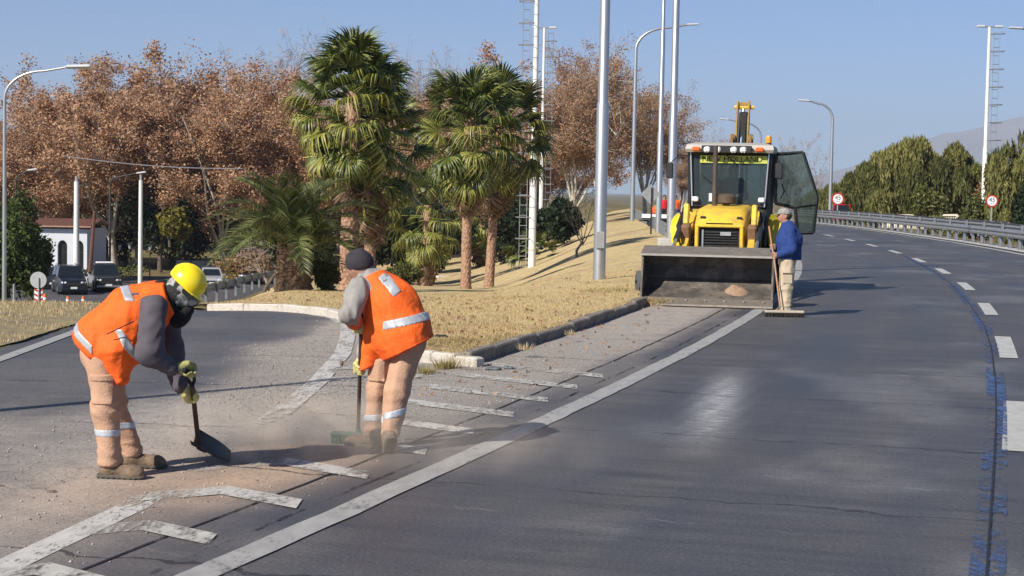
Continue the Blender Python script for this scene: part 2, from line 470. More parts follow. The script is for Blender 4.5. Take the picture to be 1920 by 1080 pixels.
def paintmat(name, col, wear_lo, wear_hi, scale=4.0, fine=26.0, stretch=.4):
    """road paint worn through to the surface below"""
    m, N, L, P = newmat(name); P.inputs['Roughness'].default_value = .7
    _mp = N.new('ShaderNodeMapping'); _mp.inputs['Scale'].default_value = (1.0, stretch, 1.0); _mp.inputs['Rotation'].default_value = (0, 0, math.radians(12))
    L.new(N.new('ShaderNodeNewGeometry').outputs['Position'], _mp.inputs['Vector']); pos = _mp.outputs[0]
    def noise(sc, det, rough=.65):
        n = N.new('ShaderNodeTexNoise'); n.inputs['Scale'].default_value = sc; n.inputs['Detail'].default_value = det; n.inputs['Roughness'].default_value = rough
        L.new(pos, n.inputs['Vector']); return n.outputs[0]
    a = noise(scale, 8, .72); f = noise(fine, 4)
    ad = N.new('ShaderNodeMath'); ad.operation = 'MULTIPLY_ADD'; L.new(f, ad.inputs[0]); ad.inputs[1].default_value = .55; L.new(a, ad.inputs[2])
    w_ = N.new('ShaderNodeAttribute'); w_.attribute_name = 'wear'
    ad2 = N.new('ShaderNodeMath'); ad2.operation = 'SUBTRACT'; L.new(ad.outputs[0], ad2.inputs[0]); L.new(w_.outputs['Fac'], ad2.inputs[1])
    mr = N.new('ShaderNodeMapRange'); mr.inputs[1].default_value = wear_lo; mr.inputs[2].default_value = wear_hi; L.new(ad2.outputs[0], mr.inputs[0])
    rp = N.new('ShaderNodeValToRGB'); rp.color_ramp.elements[0].position = .3; rp.color_ramp.elements[1].position = .7
    rp.color_ramp.elements[0].color = c4([x * .72 for x in col]); rp.color_ramp.elements[1].color = c4(col)
    L.new(noise(9, 6), rp.inputs[0]); L.new(rp.outputs[0], P.inputs['Base Color'])
    t = N.new('ShaderNodeBsdfTransparent'); mx = N.new('ShaderNodeMixShader')
    L.new(mr.outputs[0], mx.inputs[0]); L.new(t.outputs[0], mx.inputs[1]); L.new(P.outputs[0], mx.inputs[2]); L.new(mx.outputs[0], N['Material Output'].inputs[0])
    return m
M_edge = paintmat('edge_paint', (.36, .355, .34), .46, .70)
M_dash = paintmat('lane_paint', (.47, .47, .45), .44, .60)
M_chev = paintmat('gore_paint', (.53, .51, .47), .64, .88)
M_rampline = paintmat('ramp_paint', (.56, .54, .51), .72, .86, 5.0, 34.0)
M_blue = paintmat('blue_sealant', (.055, .10, .23), .80, 1.02, 9.0, 30.0, .35)
M_crack = paintmat('joint_crack', (.015, .015, .017), .52, .70, 3.0, 20.0)
M_wkerb = mat('whitewashed_kerb', (.42, .37, .31), .9, col2=(.66, .62, .56), scale=5, bump=.7, bscale=30, dirt=(.24, .19, .14), dirt_amt=.9, dirt_scale=5)
M_gkerb = mat('grey_kerb', (.13, .115, .10), .95, col2=(.22, .195, .17), scale=6, bump=.6, bscale=30, dirt=(.33, .27, .2), dirt_amt=.7, dirt_scale=3)

# left kerb of the grass island (nose, then round to the left)
LK = np.array([(-1.02, 19.35), (-1.35, 21.0), (-1.75, 22.8), (-2.2, 24.4), (-2.62, 25.8), (-3.15, 27.0), (-3.95, 28.1), (-5.0, 29.1), (-5.6, 29.6)])
def polyline_s(P, st):
    d = np.r_[0, np.cumsum(np.hypot(*np.diff(P, axis=0).T))]
    t = np.arange(0, d[-1], st); return np.stack([np.interp(t, d, P[:, 0]), np.interp(t, d, P[:, 1])], 1), d[-1]

def tanmask(x, Y):
    return np.clip(1.5 * np.exp(-((x + 1.9 - (Y - 11) * .33) / .8) ** 2) * np.exp(-((Y - 11.6) / 1.7) ** 2) * (.4 + fbm(x * 2.4, Y * 1.2, 19)), 0, 1)
def masks(x, Y, o):
    """dust and gravel lying on the road, and pale smears in its colour, as functions of place"""
    n1 = fbm(x * .9, Y * .45, 3); n2 = fbm(x * 2.1, Y * 1.1, 9)
    gutter = sstep(-4.05, -4.75, o + (n1 - .5) * .35)                    # everything left of the joint
    xd = -2.6 - np.maximum(0, 17 - Y) * .58
    ramp_dark = sstep(.55, -.55, x - xd + (n1 - .5) * 1.9)    # swept dark ramp lane
    dust = gutter * (1 - .93 * ramp_dark)
    dust = dust * np.where(Y > 34, .75, 1.0)
    # cleaner asphalt by the gutter between the chevrons
    clean = sstep(1.35, .1, -4.35 - o) * sstep(19.0, 14.0, Y)
    dust = dust * (1 - .72 * clean)
    # tan swept dust across the gore near the workers
    band = np.exp(-((x + 1.75 - (Y - 11) * .33) / .75) ** 2) * np.exp(-((Y - 11.4) / 1.5) ** 2)
    dust = np.maximum(dust, .95 * band * sstep(.2, .5, n2 + .15) * gutter)
    dust = np.maximum(dust, .22 * sstep(-3.3, -4.0, o) * sstep(.4, .6, n1))
    dust = np.clip(dust * (.78 + .55 * n1), 0, 1) * (1 - .42 * sstep(-2.6, -3.6, x))
    gravel = gutter * sstep(-3.3, -2.4, x + (n1 - .5)) * sstep(13.0, 15.5, Y + (n2 - .5) * 3) * sstep(24.5, 20, Y)
    gravel = np.maximum(gravel, .6 * np.exp(-((x + 2.35) / .55) ** 2) * sstep(13, 15, Y) * sstep(25, 22, Y))
    gravel = np.maximum(gravel, .35 * gutter * (1 - ramp_dark) * n2)
    p0 = at(1375, 690); p1 = at(1305, 850)
    dx, dy = p1.x - p0.x, p1.y - p0.y; LL = dx * dx + dy * dy
    t = np.clip(((x - p0.x) * dx + (Y - p0.y) * dy) / LL, 0, 1)
    dist = np.hypot(x - p0.x - t * dx, (Y - p0.y - t * dy))
    pale = np.exp(-(dist / .17) ** 2) * 1.25 * np.sin(np.pi * np.clip(t, .06, .94))  # whitened streak along a short line, palest midway
    pale = np.maximum(pale, .22 * sstep(.58, .75, fbm(x * .8, Y * .5, 31)) * sstep(-3.6, -2.5, o))
    return dust, gravel, pale

# ground sheet to the horizon
gx = growgrid((-14000, -4000, 1000), (-4000, -400, 300), (-400, -60, 20), (-60, -16, 2), (-16, 14, .4), (14, 40, 1.0), (40, 300, 15), (300, 4000, 300), (4000, 14000, 1000))
gy = growgrid((-60, 0, 6), (0, 60, .5), (60, 140, 1.5), (140, 300, 8), (300, 6000, 300), (6000, 16000, 1000))
GX, GY = np.meshgrid(gx, gy)
GZ = zt(GX, GY)
onramp = (GX > -5.95) & (GY < 45)
verge = (GX <= -5.95) & (GY < 45)
GZ = GZ - .11
GZ = np.where(verge, GZ + .125 + .05 * (fbm(GX * .8, GY * .8, 5) - .5) + .05 * sstep(-6.2, -7.5, GX), GZ)
obj('ground', gridmesh('ground', GX, GY, GZ), M_ground, kind='structure')
# verge on the far side of the ramp is dry turf of its own
vx = growgrid((-30, -12, 1.5), (-12, -5.98, .15)); vy = growgrid((2, 34, .3))
VX, VY = np.meshgrid(vx, vy)
VX = VX + np.where(VX > -6.2, .14 * (fbm(VY * 1.3, VX * 0, 8) - .5), 0)
VZ = zt(VX, VY) + .03 + .05 * (fbm(VX * .8, VY * .8, 5) - .5) + .05 * sstep(-6.2, -7.5, VX)
M_verge = grassmat('verge_turf', ((.25, .21, .165), (.33, .275, .15), (.22, .19, .16)), .8)
obj('verge', gridmesh('verge', VX, VY, VZ), M_verge, kind='structure')

# lawn of the island and embankment
ry = growgrid((16.2, 36, .35), (36, 75, .8), (75, 230, 3))
rxx, ryy = off_pt(KERB - .04, ry)
keep = ryy >= 18.9; rxx, ryy = rxx[keep], ryy[keep]
def left_of(Yr):
    lk_y = np.array([18.0, 19.0, 21.0, 22.8, 24.4, 25.8, 27.2, 28.8, 30.5, 32.5, 40, 60, 100, 260.])
    lx = np.array([-.75, -.98, -1.35, -1.75, -2.2, -2.62, -3.15, -3.95, -5.0, -5.7, -7.2, -9.9, -14.4, -30.])
    ly = np.array([19.1, 19.35, 21, 22.8, 24.4, 25.8, 27.0, 28.1, 29.1, 31, 40, 60, 100, 260.])
    return np.interp(Yr, lk_y, lx), np.interp(Yr, lk_y, ly)
lx_, ly_ = left_of(ryy)
tt = np.linspace(0, 1, 90) ** 1.0
LX = lx_[:, None] + (rxx - lx_)[:, None] * tt[None]; LY = ly_[:, None] + (ryy - ly_)[:, None] * tt[None]
edge = np.minimum(np.minimum(tt[None] * np.abs(rxx - lx_)[:, None], (1 - tt)[None] * np.abs(rxx - lx_)[:, None]), .6) / .6
LZ = zt(LX, LY) + .115 + edge * (.07 * (fbm(LX * .5, LY * .5, 21) - .35) + .02 * (fbm(LX * 3, LY * 3, 4) - .5))
lawn = obj('lawn', gridmesh('lawn', LX, LY, LZ), M_lawn, kind='structure')

# main road
ys = growgrid((-6, 30, .2), (30, 70, .6), (70, 226, 2.5)); os_ = np.linspace(KERB, 5.35, 76)
OO, YY = np.meshgrid(os_, ys)
MX, MY = off_pt(OO, YY)
arc = np.r_[0, np.cumsum(np.hypot(np.diff(lane_x(ys)), np.diff(ys)))]
dst, grv, pal = masks(MX, MY, OO)
MZ = zroad(MY)
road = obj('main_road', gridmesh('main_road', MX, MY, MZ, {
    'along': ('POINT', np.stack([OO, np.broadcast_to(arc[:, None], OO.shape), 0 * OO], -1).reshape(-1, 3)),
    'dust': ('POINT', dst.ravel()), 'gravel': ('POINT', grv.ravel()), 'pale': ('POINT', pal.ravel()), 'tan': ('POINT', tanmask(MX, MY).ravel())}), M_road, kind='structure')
# exit ramp and gore area
xs = np.linspace(-6.1, 2.5, 88); ys2 = growgrid((0, 30, .2), (30, 46, .5))
RX, RY = np.meshgrid(xs, ys2)
RO = offset_of(RX, RY)
dst, grv, pal = masks(RX, RY, RO)
RZ = zt(RX, RY) * sstep(24, 27, RY) - .005
RZ = np.where(RO > KERB - .3, np.minimum(RZ, -.012), RZ)
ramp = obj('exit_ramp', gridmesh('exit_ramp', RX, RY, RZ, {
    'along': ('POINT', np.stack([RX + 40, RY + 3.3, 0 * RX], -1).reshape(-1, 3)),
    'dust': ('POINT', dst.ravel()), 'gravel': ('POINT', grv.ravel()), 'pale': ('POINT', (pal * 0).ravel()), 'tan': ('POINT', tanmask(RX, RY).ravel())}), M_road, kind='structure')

# markings
def strip(name, parent, m, y0, y1, o0, o1, z=.008, st=.35, wear=None, jag=0.0, seed=1, drift=0.0):
    ys = np.linspace(y0, y1, max(2, int((y1 - y0) / st)))
    nn = 4
    OO, YY = np.meshgrid(np.linspace(o0, o1, nn), ys)
    if drift: OO = OO + drift * sstep(21, 8, YY)
    if jag:
        j = (fbm(ys * 4, ys * 0, seed) - .5) * jag
        OO = OO + j[:, None]
    X, Y = off_pt(OO, YY)
    wv = np.zeros(X.shape) if wear is None else wear(X, Y)
    return obj(name, gridmesh(name, X, Y, zroad(Y) + z, {'wear': ('POINT', wv.ravel())}), m, parent, kind='structure')
def flat(name, parent, m, pts, z=.008, wear=0.0, sub=8):
    """a painted quad given by four ground points a,b (one end) c,d (other end)"""
    a, b, c, d = [np.array(p[:2], float) for p in pts]
    u = np.linspace(0, 1, sub + 1)[:, None, None]; v = np.linspace(0, 1, 3)[None, :, None]
    P = (a * (1 - v) + b * v) * (1 - u) + (d * (1 - v) + c * v) * u
    wv = wear(P[..., 0], P[..., 1]) if callable(wear) else np.full(P.shape[:2], wear)
    zz = zroad(P[..., 1])
    return obj(name, gridmesh(name, P[..., 0], P[..., 1], zz + z, {'wear': ('POINT', wv.ravel())}), m, parent, kind='structure')
strip('edge_line', road, M_edge, 3, 60, -3.86, -3.66, jag=.03)
strip('edge_line', road, M_edge, 60, 200, -3.86, -3.66)
strip('edge_line', road, M_dash, 5, 205, 4.55, 4.75)
for k in range(15):
    yc = 7.0 + 7.85 * k
    strip('lane_dash', road, M_dash, yc - 1.65, yc + 1.65, -.02, .2)
strip('joint_crack', road, M_crack, 2, 34, -4.375, -4.355, .0060, jag=.04, seed=9, wear=lambda X, Y: 0 * X + .06)
strip('joint_crack', road, M_crack, 2, 34, -4.02, -3.995, .0060, jag=.05, seed=7, wear=lambda X, Y: 0 * X + .22)
# chevrons in the gore
def lb(Y): return np.interp(Y, [7, 8.5, 10.2, 15, 20, 23], [-2.72, -2.55, -2.27, -1.97, -1.98, -2.15])
def gut(Y):
    xx, yy = off_pt(-4.2, np.linspace(2, 40, 300)); return np.interp(Y, yy, xx)
for k in range(10):
    yr = 8.15 + 1.09 * k; wd = .28 + .012 * k
    xr = float(gut(yr)); 
    ya = yr
    for _ in range(8):
        xa = (float(lb(ya)) + float(gut(ya))) / 2 - .05; ya = yr + .8 * (xr - xa)
    yl = ya - .8 * (xa - float(lb(ya)))
    for _ in range(3):
        yl = ya - .62 * (xa - float(lb(yl)))
    xl = float(lb(yl))
    wl = [.03, .02, .03, .10, .14, .2, .14, .08, .0, .1][k]
    flat('gore_stripe', ramp, M_chev, [(xl, yl), (xl, yl + wd), (xa, ya + wd), (xa, ya)], .0065, lambda X, Y, wl=wl: wl + .16 * (fbm(X * 2, Y * 2, 44) - .5))
    flat('gore_stripe', ramp, M_chev, [(xa, ya), (xa, ya + wd), (xr + .12, yr - .1 + wd), (xr + .12, yr - .1)], .0092, lambda X, Y, k=k: -.06 + .006 * k + .2 * (fbm(X * 2, Y * 2, 45) - .5))
def gline(name, pts, wdt, m, parent, z, wear):
    P, T = polyline_s(np.array(pts, float), .25)
    d = np.gradient(P, axis=0); d /= np.linalg.norm(d, axis=1)[:, None]; nrm = np.stack([-d[:, 1], d[:, 0]], 1)
    v = np.linspace(-.5, .5, 4) * wdt
    X = P[:, :1] + nrm[:, :1] * v; Y = P[:, 1:] + nrm[:, 1:] * v
    Z = zt(X, Y) * sstep(24, 27, Y) + z
    return obj(name, gridmesh(name, X, Y, Z, {'wear': ('POINT', wear(X, Y).ravel())}), m, parent, kind='structure')
gline('gore_line', [(-2.95, 5), (-2.72, 7), (-2.55, 8.5), (-2.27, 10.2), (-2.1, 12.5), (-1.97, 15), (-1.93, 17), (-1.98, 20), (-2.12, 22), (-2.3, 24), (-2.65, 25.6), (-3.1, 26.6)], .2, M_rampline, ramp, .0035,
      lambda X, Y: -.04 - .12 * sstep(10.8, 10, Y) + .38 * np.exp(-((Y - 12.2) / 1.5) ** 2) - .06 * sstep(15, 18, Y) * sstep(24, 22, Y))
bl_ = [tuple(at(*p_)[:2]) for p_ in ((1846, 1150), (1850, 1080), (1858, 960), (1865, 850), (1868, 780), (1867, 720), (1859, 655), (1846, 612), (1818, 570), (1779, 529), (1738, 501), (1690, 478))]
gline("joint_crack", bl_, .016, M_crack, road, .0088, lambda X, Y: 0 * X)
for sd2, off2 in ((1, -.052), (2, .052)):
    gline('blue_sealant', [(x_ + off2, y_) for x_, y_ in bl_], .09, M_blue, road, .0074 + .0004 * sd2, lambda X, Y, sd2=sd2: -.085 + .03 * sstep(15, 30, Y) + .50 * (fbm(Y * .55 + sd2 * 7, Y * 0, 12 + sd2) - .5))
gline('ramp_edge_line', [(-5.45, 10), (-5.5, 14), (-5.6, 18.7), (-5.7, 22), (-5.85, 25)], .16, M_edge, ramp, .0035, lambda X, Y: 0 * X - .05)

# kerbs: every stone a piece
def kerb(name, P, m, h=.15, wdt=.16, ln=.98, step=1.0):
    root = empty(name, (P[0][0], P[0][1], 0), kind='structure')
    proto = MB().cbox((0, 0, 0), (ln, wdt, h + .12), .018).mesh('kerb_stone')
    proto.materials.append(m)
    pts, T = polyline_s(np.array(P, float), step)
    pts = np.vstack([pts, pts[-1] + (pts[-1] - pts[-2])]) if step < 1 else pts
    for i in range(len(pts) - 1):
        a, b = pts[i], pts[i + 1]; c = (a + b) / 2
        o = bpy.data.objects.new('kerb_stone', proto); COL.objects.link(o); o.parent = root
        za, zb = gz(*a), gz(*b)
        o.location = (c[0] - P[0][0] + R.uniform(-.012, .012), c[1] - P[0][1] + R.uniform(-.012, .012), (za + zb) / 2 + h / 2 - .06 + R.uniform(-.028, .008))
        o.rotation_euler = (R.uniform(-.04, .04), -math.atan2(zb - za, step) + R.uniform(-.012, .012), math.atan2(b[1] - a[1], b[0] - a[0]) + R.uniform(-.02, .02))
        o['kind'] = 'structure'
    return root
kx, ky = off_pt(KERB, np.linspace(16.2, 32, 120)); sel = ky > 18.85
RKp = np.stack([kx[sel], ky[sel]], 1)
kerb('kerb_roadside', RKp, M_gkerb, h=.14)
kerb('kerb_nose', np.array([(-1.10, 19.40), tuple(RKp[0] + np.array([.0, -.03]))]), M_wkerb, h=.125, ln=.33, step=.33)
kerb('kerb_ramp', LK, M_wkerb, h=.14)

# lower road below the embankment
lx2, ly2 = np.meshgrid(np.linspace(-90, -8, 60), np.linspace(106, 138, 20))
lo = np.ones_like(lx2)
obj('lower_road', gridmesh('lower_road', lx2, ly2, 0 * lx2 - 5.5, {'along': ('POINT', np.stack([ly2, lx2, 0 * lx2], -1).reshape(-1, 3)),
    'dust': ('POINT', (.05 * lo).ravel()), 'gravel': ('POINT', (0 * lo).ravel()), 'pale': ('POINT', (0 * lo).ravel())}), M_road, kind='structure')
M_ykerb = mat('yellow_kerb', (.62, .36, .10), .85, col2=(.70, .48, .20), scale=3)
yk = empty('kerb_yellow', (-22, 138.1, -5.5), kind='structure')
ykm = MB().cbox((0, 0, .1), (1.9, .25, .3), .03).mesh('kerb_stone'); ykm.materials.append(M_ykerb)
for i in range(9):
    o = bpy.data.objects.new('kerb_stone', ykm); COL.objects.link(o); o.parent = yk; o.location = (-1.5 + i * 1.95, 0, 0); o['kind'] = 'structure'
# ------------------------------------------------------------------ vegetation
M_bark = mat('plane_bark', (.30, .27, .22), .9, col2=(.62, .58, .50), scale=2.2, bump=.4, bscale=12)
M_dbark = mat('dark_bark', (.07, .055, .042), .95, col2=(.16, .125, .095), scale=8, bump=.6, bscale=25)
M_brown = leafmat('dry_plane_leaves', ((.14, .08, .045), (.38, .22, .125), (.50, .29, .165), (.56, .345, .21), (.28, .16, .09), (.62, .44, .31)), .3)
M_brown2 = leafmat('dry_plane_leaves_dark', ((.20, .115, .07), (.36, .21, .13), (.46, .26, .16), (.38, .28, .14), (.30, .17, .11), (.56, .37, .26)), .35)
M_green = leafmat('green_leaves', ((.018, .032, .010), (.045, .07, .016), (.075, .105, .022), (.12, .135, .03)), .25)
M_dgreen = leafmat('dark_evergreen_leaves', ((.008, .014, .006), (.016, .028, .010), (.03, .046, .014)), .15)
M_ygreen = leafmat('yellowing_leaves', ((.06, .065, .012), (.14, .13, .02), (.26, .22, .03), (.10, .10, .02)), .3)
M_pepper = leafmat('pepper_tree_leaves', ((.05, .06, .016), (.12, .13, .036), (.21, .205, .06), (.34, .31, .11)), .35)
M_olive = leafmat('olive_shrub_leaves', ((.05, .065, .020), (.09, .105, .030), (.15, .155, .045), (.22, .19, .06)), .3)
M_rust = leafmat('rusty_leaves', ((.16, .08, .035), (.30, .17, .07), (.40, .25, .12), (.20, .15, .06)), .3)
M_twig = mat('twigs', (.22, .17, .14), .95, col2=(.36, .29, .24), scale=4)

def leafquads(C, size, rnd, aspect=1.5, down=None, seed=0):
    """leaf-sized quads at centres C; down: 0..1 how far they hang"""
    g = np.random.default_rng(seed); n = len(C)
    a = g.normal(size=(n, 3)); 
    if down is not None: a = a * (1 - down) + np.array([0, 0, -1.0]) * down * 1.6
    a /= np.linalg.norm(a, axis=1)[:, None]
    b = g.normal(size=(n, 3)); b -= a * (a * b).sum(1)[:, None]; b /= np.linalg.norm(b, axis=1)[:, None]
    s = (size * g.uniform(.6, 1.35, n))[:, None]
    a = a * s * aspect * .5; b = b * s * .5
    V = np.stack([C - a, C + b * .8, C + a, C - b * .8], 1).reshape(-1, 3)
    Fq = np.arange(4 * n).reshape(-1, 4)
    return V, Fq, rnd

def grow(seed, H, trunk_h, r0, limbs=5, spread=.42, lvl=3, up=.25, sub=5):
    """branch skeleton: list of (points, radii, level)"""
    q = random.Random(seed); out = []
    def br(p, d, ln, r, level):
        pts = [p.copy()]; rad = [r]; n = 5
        for i in range(n):
            d = (d + Vector((q.gauss(0, .10), q.gauss(0, .10), q.gauss(0, .06) + up * .16))).normalized()
            p = p + d * (ln / n); pts.append(p.copy()); rad.append(r * (1 - .78 * (i + 1) / n))
        out.append((pts, rad, level))
        if level < lvl:
            k = sub + q.randint(-1, 1)
            for j in range(k):
                t = q.uniform(.3, 1.0); i = min(n - 1, int(t * n)); pp = pts[i].lerp(pts[i + 1], t * n - i)
                ax = Vector((q.gauss(0, 1), q.gauss(0, 1), q.gauss(.15, .5))).normalized()
                nd = (d * .55 + ax * (spread * 1.9)).normalized()
                br(pp, nd, ln * q.uniform(.42, .62), max(.012, r * .45), level + 1)
    tp = [Vector((0, 0, -.6)), Vector((q.gauss(0, .1), q.gauss(0, .1), trunk_h * .5)), Vector((q.gauss(0, .2), q.gauss(0, .2), trunk_h))]
    out.append((tp, [r0 * 1.25, r0, r0 * .85], 0))
    for i in range(limbs):
        a = 2 * math.pi * (i * 2.4 + q.uniform(-.3, .3)) / limbs; tl = q.uniform(.15, 1.0) if i else .05
        d = Vector((math.cos(a) * tl, math.sin(a) * tl, 1)).normalized()
        br(tp[-1] - Vector((0, 0, q.uniform(0, .25) * trunk_h)), d, (H - trunk_h) * q.uniform(.62, .84) * (1.12 if i == 0 else 1), r0 * .5, 1)
    return out
def skel_mesh(name, sk, minr=.0, sides=(8, 6, 4, 3)):
    b = MB()
    for pts, rad, lv in sk:
        if max(rad) < minr: continue
        b.tube(pts, rad, sides[min(lv, 3)], cap=False)
    return b.mesh(name, smooth=True, recalc=False)
def leaf_cloud(sk, n, size, jit, seed, levels=(2, 3), zmin=None, down=None, aspect=1.4):
    g = np.random.default_rng(seed)
    segs = []; wts = []
    for pts, rad, lv in sk:
        if lv in levels:
            for a, b in zip(pts[:-1], pts[1:]):
                segs.append((a, b)); wts.append((a - b).length * (1.0 if lv > 1 else .4))
    A = np.array([s_[0] for s_ in segs]); B = np.array([s_[1] for s_ in segs]); wts = np.array(wts); wts /= wts.sum()
    # clumps: some twigs carry many leaves, some none
    wts = wts * g.gamma(.6, 1, len(wts)); wts /= wts.sum()
    i = g.choice(len(A), n, p=wts); t = g.random(n)[:, None]
    C = A[i] * (1 - t) + B[i] * t + g.normal(size=(n, 3)) * jit
    if zmin is not None: C = C[C[:, 2] > zmin]
    rnd = np.clip(g.random(len(C)) * .8 + .2 * g.random(len(A))[i[:len(C)]], 0, 1)
    return leafquads(C, size, rnd, aspect, down, seed)
def mk_leafmesh(name, V, Fq, rnd): return fastmesh(name, V, Fq, {'rnd': ('FACE', rnd)})

class TreeKind:
    def __init__(s, name, trunk_me, crown_me, bark, leaf):
        trunk_me.materials.append(bark); crown_me.materials.append(leaf)
        s.name, s.t, s.c = name, trunk_me, crown_me
    def put(s, loc, sc, rz, label, group=None, cat='tree', name=None):
        o = empty(name or s.name, loc, rz, label, cat, group); o.scale = sc if hasattr(sc, '__len__') else (sc,) * 3
        obj('trunk', s.t, None, o); obj('crown', s.c, None, o)
        return o
planes = []
for i, (sd_, H, th, lb_) in enumerate(((1, 18, 2.6, 9), (2, 17, 3.0, 10), (3, 19, 2.4, 9), (5, 16, 2.8, 8))):
    sk = grow(sd_, H, th, .30, lb_, .46, 3, .5, 6)
    planes.append(TreeKind('plane_tree', skel_mesh('plane_trunk', sk), mk_leafmesh('plane_crown', *leaf_cloud(sk, 62000, .175, .36, sd_)), M_bark, M_brown))
sk = grow(12, 18, 3.0, .34, 9, .5, 3, .35, 6)
plane_dark = TreeKind('plane_tree', skel_mesh('plane_trunk', sk), mk_leafmesh('plane_crown', *leaf_cloud(sk, 52000, .155, .38, 12)), M_bark, M_brown2)
def base_at(px, Y, z=None):
    d = ray(px, 500); x = d.x * Y
    return Vector((x, Y, gz(x, Y) if z is None else z))
def top_scale(px, ytop, Y, zb, H):
    return (atY(px, ytop, Y).z - zb) / H
# brown plane trees behind the lower road: (photo x, photo top y, distance, kind, label)
PT = [(-30, 240, 160, 0, 'brown-leaved plane tree at the left picture edge behind the curved lamp'),
      (60, 205, 150, 1, 'brown plane tree rising directly right of the curved-arm street lamp'),
      (150, 128, 158, 2, 'brown plane tree behind the white arched house'),
      (215, 118, 150, 3, 'brown plane tree with forked pale trunk behind the parked dark pickup'),
      (262, 122, 162, 0, 'brown plane tree behind the thin white pole'),
      (345, 100, 156, 1, 'tallest brown plane tree, above the yellow helmet worker'),
      (415, 118, 150, 2, 'brown plane tree with pale slender trunk above the silver car'),
      (480, 165, 165, 3, 'brown plane tree left of the tall fan palms, partly behind the feather palm'),
      (570, 160, 152, 0, 'brown plane tree directly behind the tallest fan palm'),
      (700, 158, 170, 1, 'brown plane tree glimpsed right behind the tallest fan palm crown'),
      (790, 150, 175, 2, 'brown plane tree in the gap between the fan palm groups'),
      (880, 130, 168, 3, 'brown plane tree behind the dark pair of fan palms')]
PT += [(20, 240, 190, 2, 'brown plane tree in the second row left of the arched house'), (110, 175, 195, 3, 'brown plane tree in the second row over the arched house roof'),
       (300, 150, 192, 1, 'brown plane tree in the second row right of the thin white pole'), (450, 150, 190, 0, 'brown plane tree in the second row above the feather palm tip'),
       (525, 180, 185, 1, 'brown plane tree in the second row beside the tallest fan palm'), (640, 190, 190, 3, 'brown plane tree in the second row behind the tallest palm trunk'),
       (760, 185, 150, 0, 'brown plane tree filling the gap between both palm groups'), (930, 170, 165, 1, 'brown plane tree right behind the shaded fan palm'), (1000, 190, 175, 2, 'brown plane tree behind the silver mast')]
HK = [18, 17, 19, 16]
for px, yt, Y, k, lab in PT:
    b = base_at(px, Y); zb = max(b.z, -5.5); b.z = zb
    sc = top_scale(px, yt, Y, zb, HK[k] * 1.10)
    planes[k].put(b, (sc * 1.15, sc * 1.15, sc), R.uniform(0, 6.28), lab, 'brown plane trees beyond the lower road')
for px, yt, Y, lab in ((1070, 128, 135, 'wide rusty plane tree between the silver mast and the near lamp post'),
                       (1120, 118, 150, 'rusty plane tree whose top shows behind the near lamp post'),
                       (1205, 185, 140, 'rusty plane tree behind the curved lamp beside the road'),
                       (1275, 290, 190, 'distant brown tree low behind the loader cab')):
    b = base_at(px, Y); sc = top_scale(px, yt, Y, b.z, 18)
    plane_dark.put(b, (sc, sc, sc), R.uniform(0, 6.28), lab, 'rusty plane trees beyond the embankment')
# bare poplars far behind
sk = grow(31, 16, 3, .2, 8, .22, 3, .9, 6)
barek = TreeKind('bare_poplar', skel_mesh('poplar_trunk', sk), mk_leafmesh('poplar_twigs', *leaf_cloud(sk, 9000, .045, .2, 31, aspect=14)), M_twig, leafmat('bare_twigs', ((.30, .24, .20), (.42, .35, .31), (.36, .29, .25)), .2))
for px, yt, Y, lab in ((548, 95, 200, 'pale bare poplar peeking out left of the tallest fan palm'), (830, 128, 205, 'pale bare poplar above the gap between the palms'), (1465, 275, 260, 'bare distant poplar seen right over the loader roof'), (1345, 262, 260, 'bare distant poplar over the front of the loader roof')):
    b = base_at(px, Y, -5.5); sc = top_scale(px, yt, Y, b.z, 16); barek.put(b, sc, R.uniform(0, 6), lab, 'bare poplars far off')

# rounded shrubs and evergreens: leaves spread through a lumpy volume
def blob_leaves(seed, n, rad, size, lumps=9, down=None, shell=.55, aspect=1.5):
    g = np.random.default_rng(seed)
    cs = []; rs = []
    for i in range(lumps):
        v = g.normal(size=3); v /= np.linalg.norm(v); v *= g.uniform(.25, .72)
        v[2] = v[2] * .9
        cs.append(v); rs.append(g.uniform(.28, .5))
    cs = np.array(cs); rs = np.array(rs)
    i = g.choice(lumps, n, p=rs ** 2 / (rs ** 2).sum())
    d = g.normal(size=(n, 3)); d /= np.linalg.norm(d, axis=1)[:, None]
    rr = rs[i] * (shell + (1 - shell) * g.random(n)) * (1 + .12 * g.normal(size=n))
    C = (cs[i] + d * rr[:, None]) * np.array(rad)
    C[:, 2] += rad[2] * .9
    C = C[C[:, 2] > 0.02]
    rnd = np.clip(g.random(len(C)) * .75 + .25 * g.random(lumps)[i[:len(C)]], 0, 1)
    return leafquads(C, size, rnd, aspect, down, seed)
def stub_trunk(h, r, seed=0, n=5):
    b = MB(); q = random.Random(seed)
    b.tube([(0, 0, -.3), (q.gauss(0, .05), 0, h * .5), (0, q.gauss(0, .05), h)], [r * 1.2, r, r * .8], 7, cap=False)
    for i in range(n):
        a = q.uniform(0, 6.28); 
        b.tube([(0, 0, h * .9), (math.cos(a) * h * .25, math.sin(a) * h * .25, h * 1.25), (math.cos(a) * h * .5, math.sin(a) * h * .5, h * 1.7)], [r * .5, r * .35, r * .15], 5, cap=False)
    return b.mesh('shrub_trunk', smooth=True)
def shrub(name, loc, rad, n, size, leaf, label, cat='shrub', seed=0, bark=None, trunk=None, group=None, **kw):
    tm = stub_trunk(trunk or rad[2] * .5, max(.03, rad[2] * .05), seed)
    k = TreeKind(name, tm, mk_leafmesh(name + '_leaves', *blob_leaves(seed, n, rad, size, **kw)), bark or M_dbark, leaf)
    return k.put(loc, 1, 0, label, group, cat)
def on(px, py): return hit(px, py)
